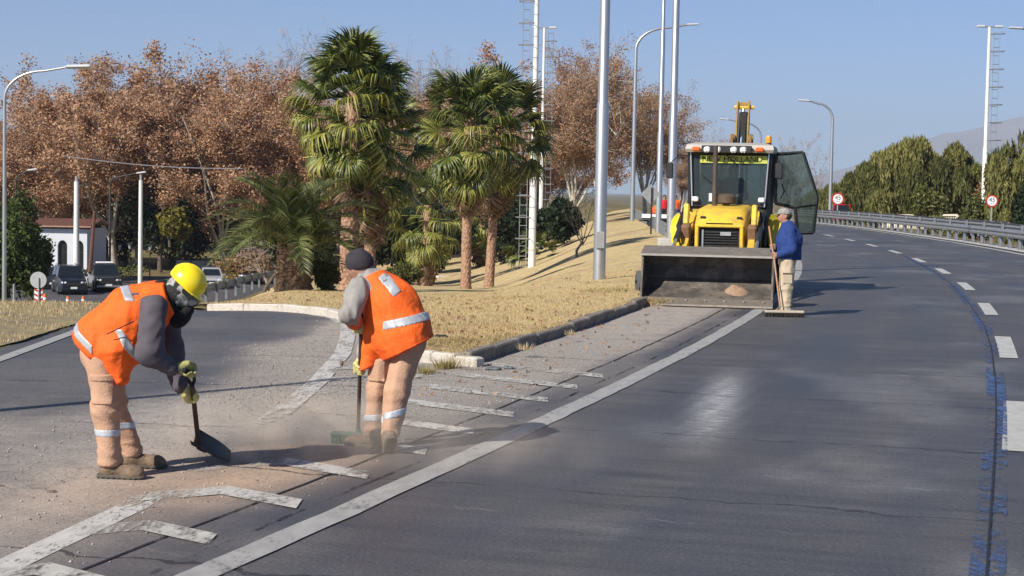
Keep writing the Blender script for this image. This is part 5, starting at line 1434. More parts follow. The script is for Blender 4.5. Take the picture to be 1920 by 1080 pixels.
MB().lathe([(.06, 2.98), (.06, 3.02)], 12, (.74, -.1, 0)).build('beacon_base', M_blackp, rf, 40); MB().lathe([(.062, 3.02), (.06, 3.12), (.045, 3.16), (0, 3.165)], 14, (.74, -.1, 0)).build('beacon', M_amber, rf, 40)
MB().tube([(-.1, yf - .05, 2.77), (.0, yf - .06, 2.70), (.12, yf - .04, 2.60)], .012, 5).build('wiper', M_black, BH); MB().tube([(-.55, yf - .02, 2.35), (-.35, yf - .05, 2.2), (-.24, yf - .03, 2.32)], .01, 5).build('wiper', M_black, BH)
# mirrors
for s_, x, y, z, w_, h_ in ((-1, -1.18, -.75, 2.42, .14, .32), (1, .98, -.55, 2.45, .15, .32)):
    mr = MB().cbox((x, y, z), (w_, .07, h_), .02).build('mirror', M_blackp, BH)
    MB().tube([(s_ * cw1, yf + .05, 2.72), ((s_ * cw1 + x) / 2, y, 2.74), (x, y + .02, z + h_ / 2 - .02)], .011, 5).build('bracket', M_black, mr)
# door swung open to the right
D = [(.90, 2.80), (1.43, 2.84), (1.74, 1.95), (1.68, 1.22), (1.36, 1.20), (1.30, 1.72), (.90, 1.80)]
dr = MB()
for i in range(len(D)):
    a, b_ = D[i], D[(i + 1) % len(D)]; dr.tube([(a[0], .0 + (a[0] - .9) * .15, a[1]), (b_[0], (b_[0] - .9) * .15, b_[1])], .034, 4)
dr.tube([(1.30, .06, 1.73), (1.72, .12, 1.80)], .03, 4)
door = dr.build('door', M_blackp, BH)
MB().prism(D[:3] + [(1.73, 1.80), (1.30, 1.74), (.90, 1.82)], .045, .053, 'xz').build('door_glass', M_wind2, door); MB().prism([(1.30, 1.70), (1.71, 1.78), (1.67, 1.24), (1.37, 1.22)], .085, .093, 'xz').build('lower_door_glass', M_wind2, door)
MB().tube([(1.0, -.02, 1.9), (1.08, -.06, 2.05), (1.02, -.02, 2.2)], .012, 5).build('door_handle', M_black, door)
# seat and controls
MB().cbox((0, .45, 1.62), (.5, .5, .16), .05).build('seat', M_blackp, BH); MB().cbox((0, .72, 1.98), (.46, .14, .66), .06).build('backrest', M_blackp, BH)
MB().tube([(.02, -.35, 1.5), (.02, -.15, 1.88)], .03, 8).build('steering_column', M_blackp, BH)
ring = [(.02 + .19 * math.cos(a), -.15 + .19 * math.sin(a) * .85, 1.9 - .19 * math.sin(a) * -.4) for a in np.linspace(0, 2 * math.pi, 17)]
MB().tube(ring, .016, 6, cap=False).build('steering_wheel', M_blackp, BH, True)
# rear boom folded upright behind the cab
MB().cbox((0, 2.2, .95), (2.1, .3, .7), .04).build('rear_frame', M_yel, BH)
for s_ in (-1, 1):
    MB().prism([(2.5, .9), (2.75, 1.2), (3.05, 2.7), (3.3, 3.55), (3.35, 4.02), (3.15, 4.05), (2.95, 3.6), (2.75, 2.8), (2.4, 1.3)], s_ * .125 - .016, s_ * .125 + .016, 'yz').build('boom_plate', M_boom, BH)
    MB().prism([(2.6, 2.6), (2.9, 2.6), (3.0, 3.25), (2.8, 3.3), (2.62, 3.1)], s_ * .20 - .025, s_ * .20 + .025, 'yz').build('boom_gusset', M_rusty, BH)
    MB().lathe([(.11, -.05), (.11, .05)], 14, (s_ * .20, 2.85, 3.18), rotm(0, math.pi / 2)).build('boom_pin', M_boom, BH, 40)
    MB().tube([(s_ * .95, 2.25, .8), (s_ * 1.05, 2.3, .25)], .09, 8).build('stabiliser', M_yel, BH)
MB().tube([(.0, 2.55, 2.2), (.0, 2.95, 3.3)], .07, 10).build('boom_cylinder', mat('blue_grey_cylinder', (.05, .08, .13), .35, .3), BH, 40); MB().tube([(.0, 2.95, 3.3), (.0, 3.15, 3.85)], .035, 10).build('boom_rod', M_chrome, BH, 40)
MB().cbox((0, 3.22, 3.96), (.25, .12, .10), .02).build('boom_head', M_boom, BH); MB().tube([(-.2, 3.2, 3.9), (.24, 3.2, 3.9)], .045, 8).build('boom_head_pin', M_yel, BH)
MB().cbox((.02, 2.95, 3.2), (.2, .2, 1.2), .03, rotm(-.25)).build('boom_web', M_black, BH)
for s_ in (-.07, .08): MB().tube([(s_, 2.5, 2.3), (s_, 2.75, 3.0), (s_ * .7, 3.0, 3.7)], .016, 6).build('hose', M_black, BH)
# decals, bolts and grease points
for s_ in (-1, 1):
    MB().box((s_ * .528, -1.5, 1.38), (.006, .9, .09)).build('side_decal', M_txt, hd)
    for k in range(5): MB().box((s_ * .528, -2.2 + k * .09, 1.1), (.012, .05, .3)).build('side_vent', M_black, hd)
    for yy, zz in ((-4.5, .6), (-3.05, .88), (-2.75, 1.3), (-1.4, 1.5)): MB().lathe([(.05, -.09), (.05, .09)], 10, (s_ * .62, yy, zz), rotm(0, math.pi / 2)).build('arm_pin', M_steel2, BH, 40)
    MB().cbox((s_ * .66, -.70, 1.86), (.13, .09, .1), .02).build('headlamp', M_clear, BH)
MB().box((-.33, -.648, 1.9), (.12, .006, .16)).build('windscreen_sticker', M_white, BH)
MB().tube([(-.95, -.35, 2.0), (-1.0, -.38, 1.6), (-.9, -.3, 1.35)], .016, 6).build('grab_handle', M_black, BH, True)
# soil lying in the bucket, drum beside it
def heap(name, c, rx, ry, h, m, seed, parent=None, slope=0., **kw):
    a = np.linspace(0, 2 * math.pi, 25)[:-1]; rr_ = np.linspace(0, 1, 8)
    V = []; g = np.random.default_rng(seed)
    for q in rr_:
        for t in a:
            n_ = fbm(np.array(math.cos(t) * q * 3 + 9), np.array(math.sin(t) * q * 3 + 9), seed)
            k = 1 + .35 * (fbm(np.array(math.cos(t) * 1.5 + 4), np.array(math.sin(t) * 1.5 + 4), seed + 5) - .5)
            V.append((math.cos(t) * q * rx * k, math.sin(t) * q * ry * k, h * (1 - q * q) * (.55 + .9 * n_) + slope * math.sin(t) * q * ry - .01 * q))
    V = np.array(V); i = np.arange(len(V)).reshape(8, 24); j = np.roll(i, -1, 1)
    o = obj(name, fastmesh(name, V, np.stack([i[:-1], j[:-1], j[1:], i[1:]], -1).reshape(-1, 4), None, True), m, parent, c, **kw); return o
bw_ = BH.matrix_world
def bloc(x, y, z):
    a = -math.atan(.2); return Vector((4.43 + x * math.cos(a) - y * math.sin(a), 34.9 + x * math.sin(a) + y * math.cos(a), z))
heap('soil_heap', bloc(.5, -4.98, .265), .21, .16, .10, M_soil, 3, slope=.4, label='small heap of tan soil lying in the loader bucket', cat='soil')
c = hit(1193, 547, .1); rD = .22
o = empty('drum', (c.x + .30, c.y, c.z), math.radians(8), 'grey drum lying on the grass left of the bucket', 'drum')
MB().lathe([(.19, -.3), (.21, -.29), (.21, -.12), (.22, -.1), (.21, -.08), (.21, .1), (.22, .12), (.21, .14), (.21, .3), (.19, .31)], 22, (0, 0, .2), rotm(0, math.pi / 2)).build('body', mat('grey_drum', (.10, .105, .10), .6, .2, var=.15), o, 40)
MB().lathe([(.03, .305), (.03, .33)], 8, (0, 0, .2), rotm(0, -math.pi / 2)).build('bung', M_dmetal, o)
# ------------------------------------------------------------------ people: implicit surfaces turned into one mesh each
def _v(p): return np.array(p, dtype=np.float32)
def cap(P, a, b, ra, rb, side=None, k=1.0):
    """tapered limb from a to b; side,k: widened by k along the side axis"""
    a, b = _v(a), _v(b); d = b - a; L2 = float(d @ d) + 1e-9
    t = np.clip(((P - a) @ d) / L2, 0, 1)
    v = P - a - t[..., None] * d
    if side is not None:
        s = _v(side) / np.linalg.norm(side); c = v @ s; v = v - (c * (1 - 1 / k))[..., None] * s
    return np.sqrt((v * v).sum(-1)) - (ra + (rb - ra) * t)
def ell(P, c, r, rot=None):
    v = P - _v(c)
    if rot is not None: v = v @ np.array(rot, dtype=np.float32)
    r = _v(r); q = v / r; k0 = np.sqrt((q * q).sum(-1)); q2 = v / (r * r); k1 = np.sqrt((q2 * q2).sum(-1)) + 1e-6
    return k0 * (k0 - 1) / k1
def bx(P, c, h, rot=None, r=.01):
    v = P - _v(c)
    if rot is not None: v = v @ np.array(rot, dtype=np.float32)
    q = np.abs(v) - (_v(h) - r)
    return np.sqrt((np.maximum(q, 0) ** 2).sum(-1)) + np.minimum(q.max(-1), 0) - r
def su(a, b, k=.04):
    h = np.clip(.5 + .5 * (b - a) / k, 0, 1); return b + (a - b) * h - k * h * (1 - h)
def U(k, *ds):
    r = ds[0]
    for d in ds[1:]: r = su(r, d, k)
    return r
def pl(P, c, n):
    """half space: negative on the side the normal points away from"""
    n = _v(n); n = n / np.linalg.norm(n); return (P - _v(c)) @ n
def wrk(P, amp, freq, seed, stretch=(1, 1, 1)):
    """cloth folds"""
    g = np.random.default_rng(seed); r = 0; Q = P * _v(stretch)
    for i in range(6):
        d = g.normal(size=3).astype(np.float32); d /= np.linalg.norm(d); e = g.normal(size=3).astype(np.float32)
        r = r + np.sin((Q @ d) * freq * g.uniform(.6, 1.6) + 1.6 * np.sin((Q @ e) * freq * .35 + g.uniform(0, 6)) + g.uniform(0, 6))
    return (amp / 3) * r * .6 + amp * .55 * (np.abs(np.sin((Q @ d) * freq * .9 + 1.2 * np.sin((Q @ e) * freq * .4))) * 2 - 1.27)
def drape(P, amp, freq, seed, d, k=.25):
    """folds drawn out along direction d"""
    d = _v(d) / np.linalg.norm(d); Q = P - ((P @ d) * (1 - k))[..., None] * d
    return wrk(Q, amp, freq, seed)
def surf(name, fn, lo, hi, h, smooth=True):
    lo = np.array(lo, float); hi = np.array(hi, float)
    n = np.ceil((hi - lo) / h).astype(int) + 1
    ax = [(lo[i] + h * np.arange(n[i])).astype(np.float32) for i in range(3)]
    D = np.empty(tuple(n), np.float32)
    ch = max(1, int(600000 / (n[1] * n[2])))
    for s in range(0, n[0], ch):
        X, Y, Z = np.meshgrid(ax[0][s:s + ch], ax[1], ax[2], indexing='ij'); D[s:s + ch] = fn(np.stack([X, Y, Z], -1))
    D[0], D[-1] = 1, 1; D[:, 0], D[:, -1] = 1, 1; D[:, :, 0], D[:, :, -1] = 1, 1
    S_ = D < 0
    c8 = [(i, j, k) for i in (0, 1) for j in (0, 1) for k in (0, 1)]
    def sl(A, o): return A[o[0]:A.shape[0] - 1 + o[0], o[1]:A.shape[1] - 1 + o[1], o[2]:A.shape[2] - 1 + o[2]]
    cnt = sum(sl(S_, o).astype(np.int8) for o in c8); act = (cnt > 0) & (cnt < 8)
    idx = np.argwhere(act); m = len(idx)
    if m == 0: return bpy.data.meshes.new(name)
    acc = np.zeros((m, 3)); num = np.zeros(m)
    for o in c8:
        for a in range(3):
            if o[a]: continue
            o2 = list(o); o2[a] = 1
            A = D[idx[:, 0] + o[0], idx[:, 1] + o[1], idx[:, 2] + o[2]]; B = D[idx[:, 0] + o2[0], idx[:, 1] + o2[1], idx[:, 2] + o2[2]]
            x = (A < 0) != (B < 0); t = np.where(x, A / np.where(x, A - B, 1), 0)
            p = np.tile(np.array(o, float), (m, 1)); p[:, a] = t
            acc += np.where(x[:, None], p, 0); num += x
    V = lo + (idx + acc / num[:, None]) * h
    ids = -np.ones(act.shape, np.int64); ids[act] = np.arange(m)
    Fs = []
    for a in range(3):
        b, c = (a + 1) % 3, (a + 2) % 3
        s0 = [slice(1, -1)] * 3; s0[a] = slice(0, -1); s1 = list(s0); s1[a] = slice(1, None)
        e = S_[tuple(s0)] != S_[tuple(s1)]; inside = S_[tuple(s0)]
        q = np.argwhere(e)
        if not len(q): continue
        g = q + 1; g[:, a] -= 1
        def cell(db, dc):
            r = g.copy(); r[:, b] -= db; r[:, c] -= dc; return ids[r[:, 0], r[:, 1], r[:, 2]]
        f = np.stack([cell(1, 1), cell(0, 1), cell(0, 0), cell(1, 0)], 1)
        flip = ~inside[tuple(q.T)]
        f[flip] = f[flip][:, ::-1]
        Fs.append(f)
    Fa = np.concatenate(Fs); Fa = Fa[(Fa >= 0).all(1)]
    return fastmesh(name, V, Fa, None, smooth)
def grip(P, c, axis, palm, wrist, r=.016, fr=.0105, spread=.0215, flip=1):
    """gloved hand closed round a bar through c along axis; palm = direction from bar to palm"""
    c = _v(c); ax = _v(axis) / np.linalg.norm(axis); pm = _v(palm); pm = pm - ax * (pm @ ax); pm /= np.linalg.norm(pm); t = np.cross(ax, pm) * flip
    RR = r + fr * .9; d = None
    def pt(an, off, rad=RR): return c + ax * off + (pm * math.cos(an) + t * math.sin(an)) * rad
    for i, off in enumerate((-1.5, -.5, .5, 1.5)):
        o = off * spread; end = (2.0, 1.9)[1] * (1, 1.1, 1.08, .92)[i] * 1.95
        pts = [pt(a, o * (1 - .05 * j), RR * (1.25 if j == 0 else 1.0)) for j, a in enumerate(np.linspace(.25, end, 5))]
        for a, b in zip(pts[:-1], pts[1:]):
            q = cap(P, a, b, fr, fr * .93); d = q if d is None else np.minimum(d, q)
    d = su(d, bx(P, c + pm * (RR + .016), (.017, .048, .045), np.stack([pm, ax, t], 1), .014), .012)
    d = su(d, cap(P, c + pm * (RR + .02), wrist, .034, .036), .03)
    th = [c + pm * (RR + .012) + ax * .03 * 1.2 - t * .03, pt(-.9, .045, RR * 1.25), pt(-1.9, .036), pt(-2.7, .03)]
    for a, b, ra, rb in zip(th[:-1], th[1:], (.017, .014, .012), (.014, .012, .011)): d = su(d, cap(P, a, b, ra, rb), .01)
    return d
def hand_mesh(name, parent, m, c, axis, palm, wrist, flip=1, r=.016, h=.0048):
    c = np.array(c, float); lo = np.minimum(c, wrist) - .085; hi = np.maximum(c, wrist) + .085
    return obj(name, surf(name, lambda P: grip(P, c, axis, palm, wrist, r=r, flip=flip), lo, hi, h), m, parent)
def boot(name, parent, m, ms, ankle, toe_dir, pitch=0.0, L=.29, sc=1.0):
    """work boot; ankle = point over the heel, toe_dir = heading in the ground plane, pitch = heel lift"""
    a = np.array(ankle, float); d = np.array([toe_dir[0], toe_dir[1], 0.]); d /= np.linalg.norm(d); s = np.array([-d[1], d[0], 0.]); z = np.array([0, 0, 1.])
    d2 = d * math.cos(pitch) - z * math.sin(pitch); z2 = z * math.cos(pitch) + d * math.sin(pitch)
    Rm = np.stack([d2, s, z2], 1)
    sole = a - z2 * .10
    def f(P):
        q = U(.04, cap(P, a + z2 * .06, a, .056, .055), cap(P, sole + z2 * .055 - d2 * .03, sole + z2 * .045 + d2 * .15, .05, .044, s, 1.0), ell(P, sole + d2 * .17 + z2 * .04, (.065, .05, .045), Rm))
        q = q + wrk(P, .0012, 60, 3)
        return np.maximum(q, pl(P, sole + z2 * .012, -z2))
    lo = a - .26; hi = a + .26
    b = obj(name, surf(name, f, lo, hi, .009), m, parent)
    def fs(P):
        q = np.minimum(cap(P, sole + z2 * .014 - d2 * .045, sole + z2 * .014 + d2 * .16, .048, .05), ell(P, sole + d2 * .165 + z2 * .014, (.08, .053, .03), Rm))
        q = np.maximum(np.maximum(q, pl(P, sole + z2 * .030, z2)), pl(P, sole, -z2))
        tr = np.sin(((P - sole.astype(np.float32)) @ d2.astype(np.float32)) * 170)
        return q + np.where((P - sole.astype(np.float32)) @ z2.astype(np.float32) < .012, np.clip(tr, 0, 1) * .006, 0)
    obj('sole', surf('sole', fs, lo, hi, .007), ms, b)
    lc = MB()
    for k in range(4):
        c_ = a + d2 * (.045 + .022 * k) + z2 * (.035 - .026 * k); lc.tube([c_ - s * .03, c_ + z2 * .008, c_ + s * .03], .005, 5)
    obj('laces', lc.mesh('laces'), M_blackc, b)
    return b
M_skin = mat('skin', (.36, .19, .125), .6, var=.08, scale=20)
M_orange_v = mat('orange_vest', (.86, .125, .012), .75, var=.10, scale=9, bump=.5, bscale=22)
M_refl = mat('reflective_tape', (.42, .44, .47), .4, .2, var=.12, scale=30)
M_reflp = mat('trouser_tape', (.46, .50, .56), .45, .15, var=.12, scale=30)
M_tan = mat('tan_work_trousers', (.47, .285, .19), .9, var=.07, scale=5, bump=.3, bscale=70, dirt=(.36, .235, .16), dirt_amt=.3, dirt_scale=6)
M_khaki = mat('khaki_trousers', (.46, .38, .27), .9, var=.10, scale=7, bump=.25, bscale=120)
M_grey_sw = mat('charcoal_sweater', (.085, .075, .088), .9, var=.12, scale=12, bump=.2, bscale=150)
M_grey_sh = mat('grey_work_shirt', (.27, .255, .24), .9, var=.14, scale=14, bump=.2, bscale=120)
M_blue_j = mat('blue_fleece', (.015, .042, .17), .9, var=.14, scale=14, bump=.3, bscale=90)
M_glove = mat('yellow_glove', (.42, .38, .12), .85, col2=(.60, .55, .27), scale=28, bump=.3, bscale=120)
M_glove_g = mat('olive_glove', (.20, .20, .07), .85, col2=(.40, .38, .16), scale=28, bump=.3, bscale=120)
M_boot = mat('dusty_leather_boot', (.09, .06, .04), .85, col2=(.24, .17, .115), scale=14, bump=.3)
M_sole = mat('boot_sole', (.05, .048, .046), .9, col2=(.14, .12, .10), scale=20)
M_helmet = mat('yellow_hard_hat', (.88, .68, .015), .28, var=.02, spec=.6)
M_blackc = mat('black_knit', (.012, .011, .012), .95, var=.2, scale=30, bump=.2, bscale=150)
M_camo = mat('camouflage_balaclava', (.02, .022, .02), .9, col2=(.40, .40, .40), scale=6)
_el = [n for n in M_camo.node_tree.nodes if n.type == 'VALTORGB'][0].color_ramp.elements; _el[0].position = .47; _el[1].position = .52; _e = _el.new(.58); _e.color = (.10, .12, .11, 1)
M_beanie = mat('dark_beanie', (.035, .032, .038), .95, var=.2, scale=30, bump=.4, bscale=160)
M_wood = mat('broom_handle_wood', (.33, .17, .09), .6, col2=(.45, .25, .14), scale=14); M_dwood = mat('dark_handle', (.05, .03, .022), .55, var=.2, scale=20)
def pxl(c0, s, off):
    """photo crop pixel -> local metres for a person: c0 = (photo x, y) of the foot point, s = px per metre"""
    return ((off[0] - c0[0]) / s, (c0[1] - off[1]) / s)

# ================= worker in the hard hat, shovelling
O1 = at(232, 893)
W1 = lambda x, y, z: (x, y, z)
J = dict(pel=(-.15, .04, .83), hipn=(-.13, -.06, .80), hipf=(-.16, .15, .80), kneen=(-.10, -.08, .46), kneef=(-.13, .24, .46), ankn=(-.07, -.08, .10), ankf=(-.02, .33, .10),
         ch=(.10, .04, 1.10), sh=(.20, .04, 1.16), neck=(.30, .04, 1.20), head=(.405, .03, 1.255), shn=(.215, -.17, 1.15), shf=(.22, .24, 1.14),
         eln=(.21, -.24, .86), wrn=(.345, -.17, .745), elf=(.26, .22, .84), wrf=(.35, .09, .60), hn=(.45, -.12, .72), hf=(.435, .13, .535))
def body1(P):
    d = U(.05, cap(P, J['pel'], J['ch'], .13, .135, (0, 1, 0), 1.3), cap(P, J['ch'], J['sh'], .135, .10, (0, 1, 0), 1.45), cap(P, J['sh'], J['neck'], .07, .058), cap(P, J['neck'], J['head'], .055, .06))
    d = U(.05, d, cap(P, J['hipn'], J['kneen'], .085, .06), cap(P, J['kneen'], J['ankn'], .058, .04), cap(P, J['hipf'], J['kneef'], .085, .06), cap(P, J['kneef'], J['ankf'], .058, .04))
    d = U(.04, d, cap(P, J['shn'], J['eln'], .052, .042), cap(P, J['eln'], J['wrn'], .042, .03), cap(P, J['shf'], J['elf'], .052, .042), cap(P, J['elf'], J['wrf'], .042, .03))
    d = su(d, ell(P, (.388, .03, 1.262), (.096, .076, .11), np.array(rotm(0, .75))), .03)
    return su(d, ell(P, (.455, .03, 1.20), (.02, .015, .025)), .02)
p1 = obj('person', surf('person_body', body1, (-.4, -.45, .02), (.62, .6, 1.45), .013), M_skin, None, O1, label='worker in yellow hard hat and orange vest bent over a shovel', cat='person')
def folds(P, seed):
    """trouser cloth: broad slanting folds, tighter creases behind the knee and at the hem"""
    z = P[..., 2]
    f = drape(P, .0075, 34, seed, (.1, 0, 1), .22) + wrk(P, .0035, 22, seed + 3) + wrk(P, .0045, 46, seed + 1, (.6, .6, 1.5)) * (.15 + np.exp(-((z - .47) / .14) ** 2) + np.exp(-((z - .17) / .08) ** 2))
    w = P @ _v((.35, .25, 1.0))
    return f + .0035 * np.sin(w * 75 + 3.2 * np.sin(P[..., 0] * 16 + P[..., 1] * 11 + seed)) * (np.exp(-((z - .15) / .06) ** 2) + .5 * np.exp(-((z - .45) / .10) ** 2))
def trous1(P):
    a = U(.05, cap(P, J['hipn'], J['kneen'], .108, .086), cap(P, J['kneen'], (J['ankn'][0], J['ankn'][1], .12), .086, .076))
    b = U(.05, cap(P, J['hipf'], J['kneef'], .106, .084), cap(P, J['kneef'], (J['ankf'][0], J['ankf'][1], .12), .084, .075))
    d = U(.05, a, b, cap(P, J['pel'], (-.07, .04, .93), .15, .135, (0, 1, 0), 1.25))
    d = d + folds(P, 5)
    return np.maximum(d, pl(P, (0, 0, .085), (0, 0, -1)))
def pocket(fn, c, h, rot, th=.014): return lambda P: np.maximum(np.maximum(fn(P) - th, -(fn(P) + .01)), bx(P, c, h, rot, .012))
t1 = obj('trousers', surf('trousers', trous1, (-.42, -.32, .05), (.2, .6, 1.05), .0088), M_tan, p1)
def band(fn, c, n, w_, th=.004):
    return lambda P: np.maximum(np.maximum(fn(P) - th, -(fn(P) + .012)), np.abs(pl(P, c, n)) - w_)
obj('reflective_stripe', surf('reflective_stripe', lambda P: np.maximum(band(trous1, (0, 0, .305), (0, 0, 1), .024)(P), pl(P, (0, .06, 0), (0, 1, 0))), (-.35, -.3, .24), (.2, .1, .37), .008), M_reflp, t1)
obj('reflective_stripe', surf('reflective_stripe', lambda P: np.maximum(band(trous1, (0, 0, .305), (0, 0, 1), .024)(P), -pl(P, (0, .07, 0), (0, 1, 0))), (-.35, .0, .24), (.2, .6, .37), .008), M_reflp, t1)
obj('cargo_pocket', surf('cargo_pocket', lambda P: np.maximum(pocket(trous1, (-.11, -.17, .59), (.072, .06, .09), None, .012)(P), pl(P, (0, -.12, 0), (0, 1, 0))), (-.25, -.3, .45), (.05, -.08, .72), .008), M_tan, t1)
obj('pocket_flap', surf('pocket_flap', lambda P: np.maximum(pocket(trous1, (-.11, -.17, .675), (.08, .06, .022), None, .02)(P), pl(P, (0, -.12, 0), (0, 1, 0))), (-.25, -.3, .6), (.05, -.08, .75), .007), M_tan, t1)
def sweater1(P):
    d = U(.06, cap(P, (-.05, .04, .92), J['ch'], .15, .16, (0, 1, 0), 1.25), cap(P, J['ch'], J['sh'], .155, .12, (0, 1, 0), 1.5), cap(P, J['sh'], (.285, .04, 1.19), .09, .075))
    a = U(.04, cap(P, (.235, -.17, 1.14), J['eln'], .086, .084), cap(P, J['eln'], J['wrn'], .082, .052))
    b = U(.04, cap(P, J['shf'], J['elf'], .095, .085), cap(P, J['elf'], J['wrf'], .085, .05))
    return U(.04, d, a, b) + drape(P, .007, 30, 8, (.3, 0, .9), .3) + wrk(P, .004, 50, 9)
obj('sweater', surf('sweater', sweater1, (-.3, -.42, .5), (.5, .45, 1.42), .0095), M_grey_sw, p1)
def vest1(P):
    d = U(.07, cap(P, (-.15, .04, .90), (.06, .04, 1.075), .205, .19, (0, 1, 0), 1.12), cap(P, (.06, .04, 1.075), (.20, .04, 1.155), .19, .145, (0, 1, 0), 1.32), cap(P, (.20, .04, 1.155), (.265, .04, 1.18), .12, .10, (0, 1, 0), 1.3), cap(P, (-.02, .02, .86), (.09, .02, .85), .17, .10, (0, 1, 0), 1.1))
    d = su(d, cap(P, (-.03, -.06, .84), (.0, -.07, .665), .125, .05, (0, 1, 0), 1.5), .06)
    d = d + drape(P, .010, 22, 21, (.3, 0, 1), .2) + wrk(P, .005, 14, 23) + drape(P, .004, 52, 22, (.5, .2, 1), .25)
    d = np.maximum(d, -pl(P, (-.17, 0, .772), (.67, 0, .74)))              # hem
    d = np.maximum(d, pl(P, (.30, 0, 1.20), (.87, 0, .35)))                # neck
    arm = cap(P, (.25, -.30, 1.18), (.205, -.19, .98), .098, .078); arm2 = cap(P, (.225, .38, 1.17), (.19, .26, .95), .105, .09)
    return np.maximum(np.maximum(d, -arm), -arm2)
M_hem = mat('vest_piping', (.60, .07, .01), .7)
v1 = obj('safety_vest', surf('safety_vest', vest1, (-.46, -.36, .6), (.42, .46, 1.45), .0085), M_orange_v, p1)
obj('hem', surf('hem', lambda P: np.maximum(np.maximum(vest1(P) - .003, -(vest1(P) + .012)), np.abs(pl(P, (-.17, 0, .772), (.67, 0, .74)) - .012) - .006), (-.46, -.36, .55), (.25, .46, 1.1), .0075), M_hem, v1)
bs = [((-.175, 0, 1.03), (.60, 0, .80), .022, (-.5, -.4, .8), (-.15, .5, 1.4)), ((.0, 0, 1.20), (.75, .55, .62), .026, (-.2, .0, 1.1), (.2, .45, 1.45))]
def str1(P): return np.maximum(np.maximum(vest1(P) - .005, -(vest1(P) + .01)), np.maximum(np.abs(pl(P, (-.285, 0, .96), (.66, 0, .75))) - .024, np.maximum(pl(P, (-.17, 0, 0), (1, 0, 0)), pl(P, (-.33, 0, 0), (-1, 0, 0)) * 0 - .01)))
obj('reflective_stripe', surf('reflective_stripe', str1, (-.46, -.34, .8), (-.1, .45, 1.3), .008), M_refl, v1)
def str2(P): return np.maximum(np.maximum(vest1(P) - .005, -(vest1(P) + .01)), np.maximum(np.abs(pl(P, (.06, 0, .90), (.86, 0, .5))) - .025, pl(P, (0, 0, 1.0), (0, 0, 1))))
obj('reflective_stripe', surf('reflective_stripe', str2, (-.1, -.36, .7), (.25, .1, 1.1), .008), M_refl, v1)
def str3(P): return np.maximum(np.maximum(vest1(P) - .005, -(vest1(P) + .01)), np.maximum(np.abs(pl(P, (.0, 0, 1.25), (.8, .25, .2))) - .03, np.maximum(np.abs(pl(P, (0, -.05, 0), (0, 1, 0))) - .14, pl(P, (0, 0, 1.18), (0, 0, -1)))))
obj('reflective_stripe', surf('reflective_stripe', str3, (-.2, -.36, 1.1), (.3, .4, 1.45), .008), M_refl, v1)
MB().tube([(-.06, -.245, .97), (.04, -.262, 1.02), (.12, -.26, 1.06)], .004, 5).build('seam', M_blackc, v1)
# head: balaclava, glasses, hard hat, gaiter
hr = np.array(rotm(0, .80))
def bala(P):
    d = su(ell(P, (.388, .03, 1.262), (.108, .088, .122), hr), cap(P, (.26, .04, 1.20), (.35, .03, 1.225), .082, .088), .05)
    d = su(d, ell(P, (.445, .03, 1.185), (.05, .05, .045)), .04)
    return d + wrk(P, .004, 45, 31)
obj('balaclava', surf('balaclava', bala, (.15, -.12, 1.0), (.6, .2, 1.42), .008), M_camo, p1)
obj('neck_gaiter', surf('neck_gaiter', lambda P: np.maximum(U(.04, cap(P, (.28, .03, 1.19), (.355, .02, 1.07), .08, .062), cap(P, (.355, .02, 1.07), (.42, .02, 1.12), .062, .04), cap(P, (.24, .04, 1.21), (.30, .03, 1.20), .105, .09)), -ell(P, (.375, .0, 1.16), (.03, .2, .05))) + wrk(P, .005, 45, 33), (.1, -.14, .95), (.56, .2, 1.36), .008), M_blackc, p1)
gl = MB(); gl.box((.425, .03, 1.232), (.085, .186, .042), rotm(0, .8)); obj('sunglasses', gl.mesh('sunglasses'), M_cglass, p1)
def hat(P):
    c = (.408, .03, 1.305); R2 = np.array(rotm(0, .72))
    o_ = ell(P, c, (.128, .112, .118), R2); i_ = ell(P, c, (.120, .104, .110), R2)
    n = R2 @ np.array([0, 0, 1.])
    d = np.maximum(o_, pl(P, np.array(c) - n * .03, -n))
    rid = np.maximum(np.abs(P[..., 1] - .03) - .014, ell(P, c, (.132, .116, .123), R2)); rid = np.maximum(rid, pl(P, np.array(c) + n * .02, -n))
    f = R2 @ np.array([1., 0, 0])
    br = ell(P, np.array(c) - n * .026 + f * .030, (.138, .110, .014), R2)
    return np.minimum(su(d, rid, .008), br)
obj('hard_hat', surf('hard_hat', hat, (.24, -.14, 1.05), (.70, .2, 1.52), .0062), M_helmet, p1)
hand_mesh('glove', p1, M_glove_g, J['hn'], (.25, .55, -.2), (-.35, .1, .75), J['wrn'], flip=-1, r=.017)
hand_mesh('glove', p1, M_glove, J['hf'], (.1, .75, -.62), (-.55, -.2, .35), J['wrf'], flip=1)
boot('boot', p1, M_boot, M_sole, J['ankn'], (1, -.12)); boot('boot', p1, M_boot, M_sole, J['ankf'], (1, .1))
# shovel: D grip, shaft, blade on the ground
sh = empty('shovel', O1 + Vector((.37, .62, .0)), 0, 'dark D-handled shovel held by the hard hat worker', 'shovel')
T = Vector((-.37, -.62, 0)); g0 = Vector(J['hn']) + T; hfv = Vector(J['hf']) + T
dS = (Vector((.02, .02, .11)) - hfv).normalized(); sk_ = hfv - dS * .12
MB().tube([sk_, hfv, Vector((.02, -.02, .11)), Vector((.05, .06, .075))], [.017, .017, .018, .016], 10).build('shaft', M_dwood, sh, 40)
gax = Vector((.25, .55, -.2)).normalized()
MB().tube([g0 - gax * .06, g0 + gax * .06], .016, 10).build('grip', M_blackc, sh, 40)
for s_ in (-1, 1): MB().tube([sk_, sk_.lerp(g0 + gax * .06 * s_, .5) + gax * .02 * s_, g0 + gax * .06 * s_], [.013, .011, .011], 8).build('yoke', M_blackc, sh, 40)
bv = []; nu, nv = 9, 7
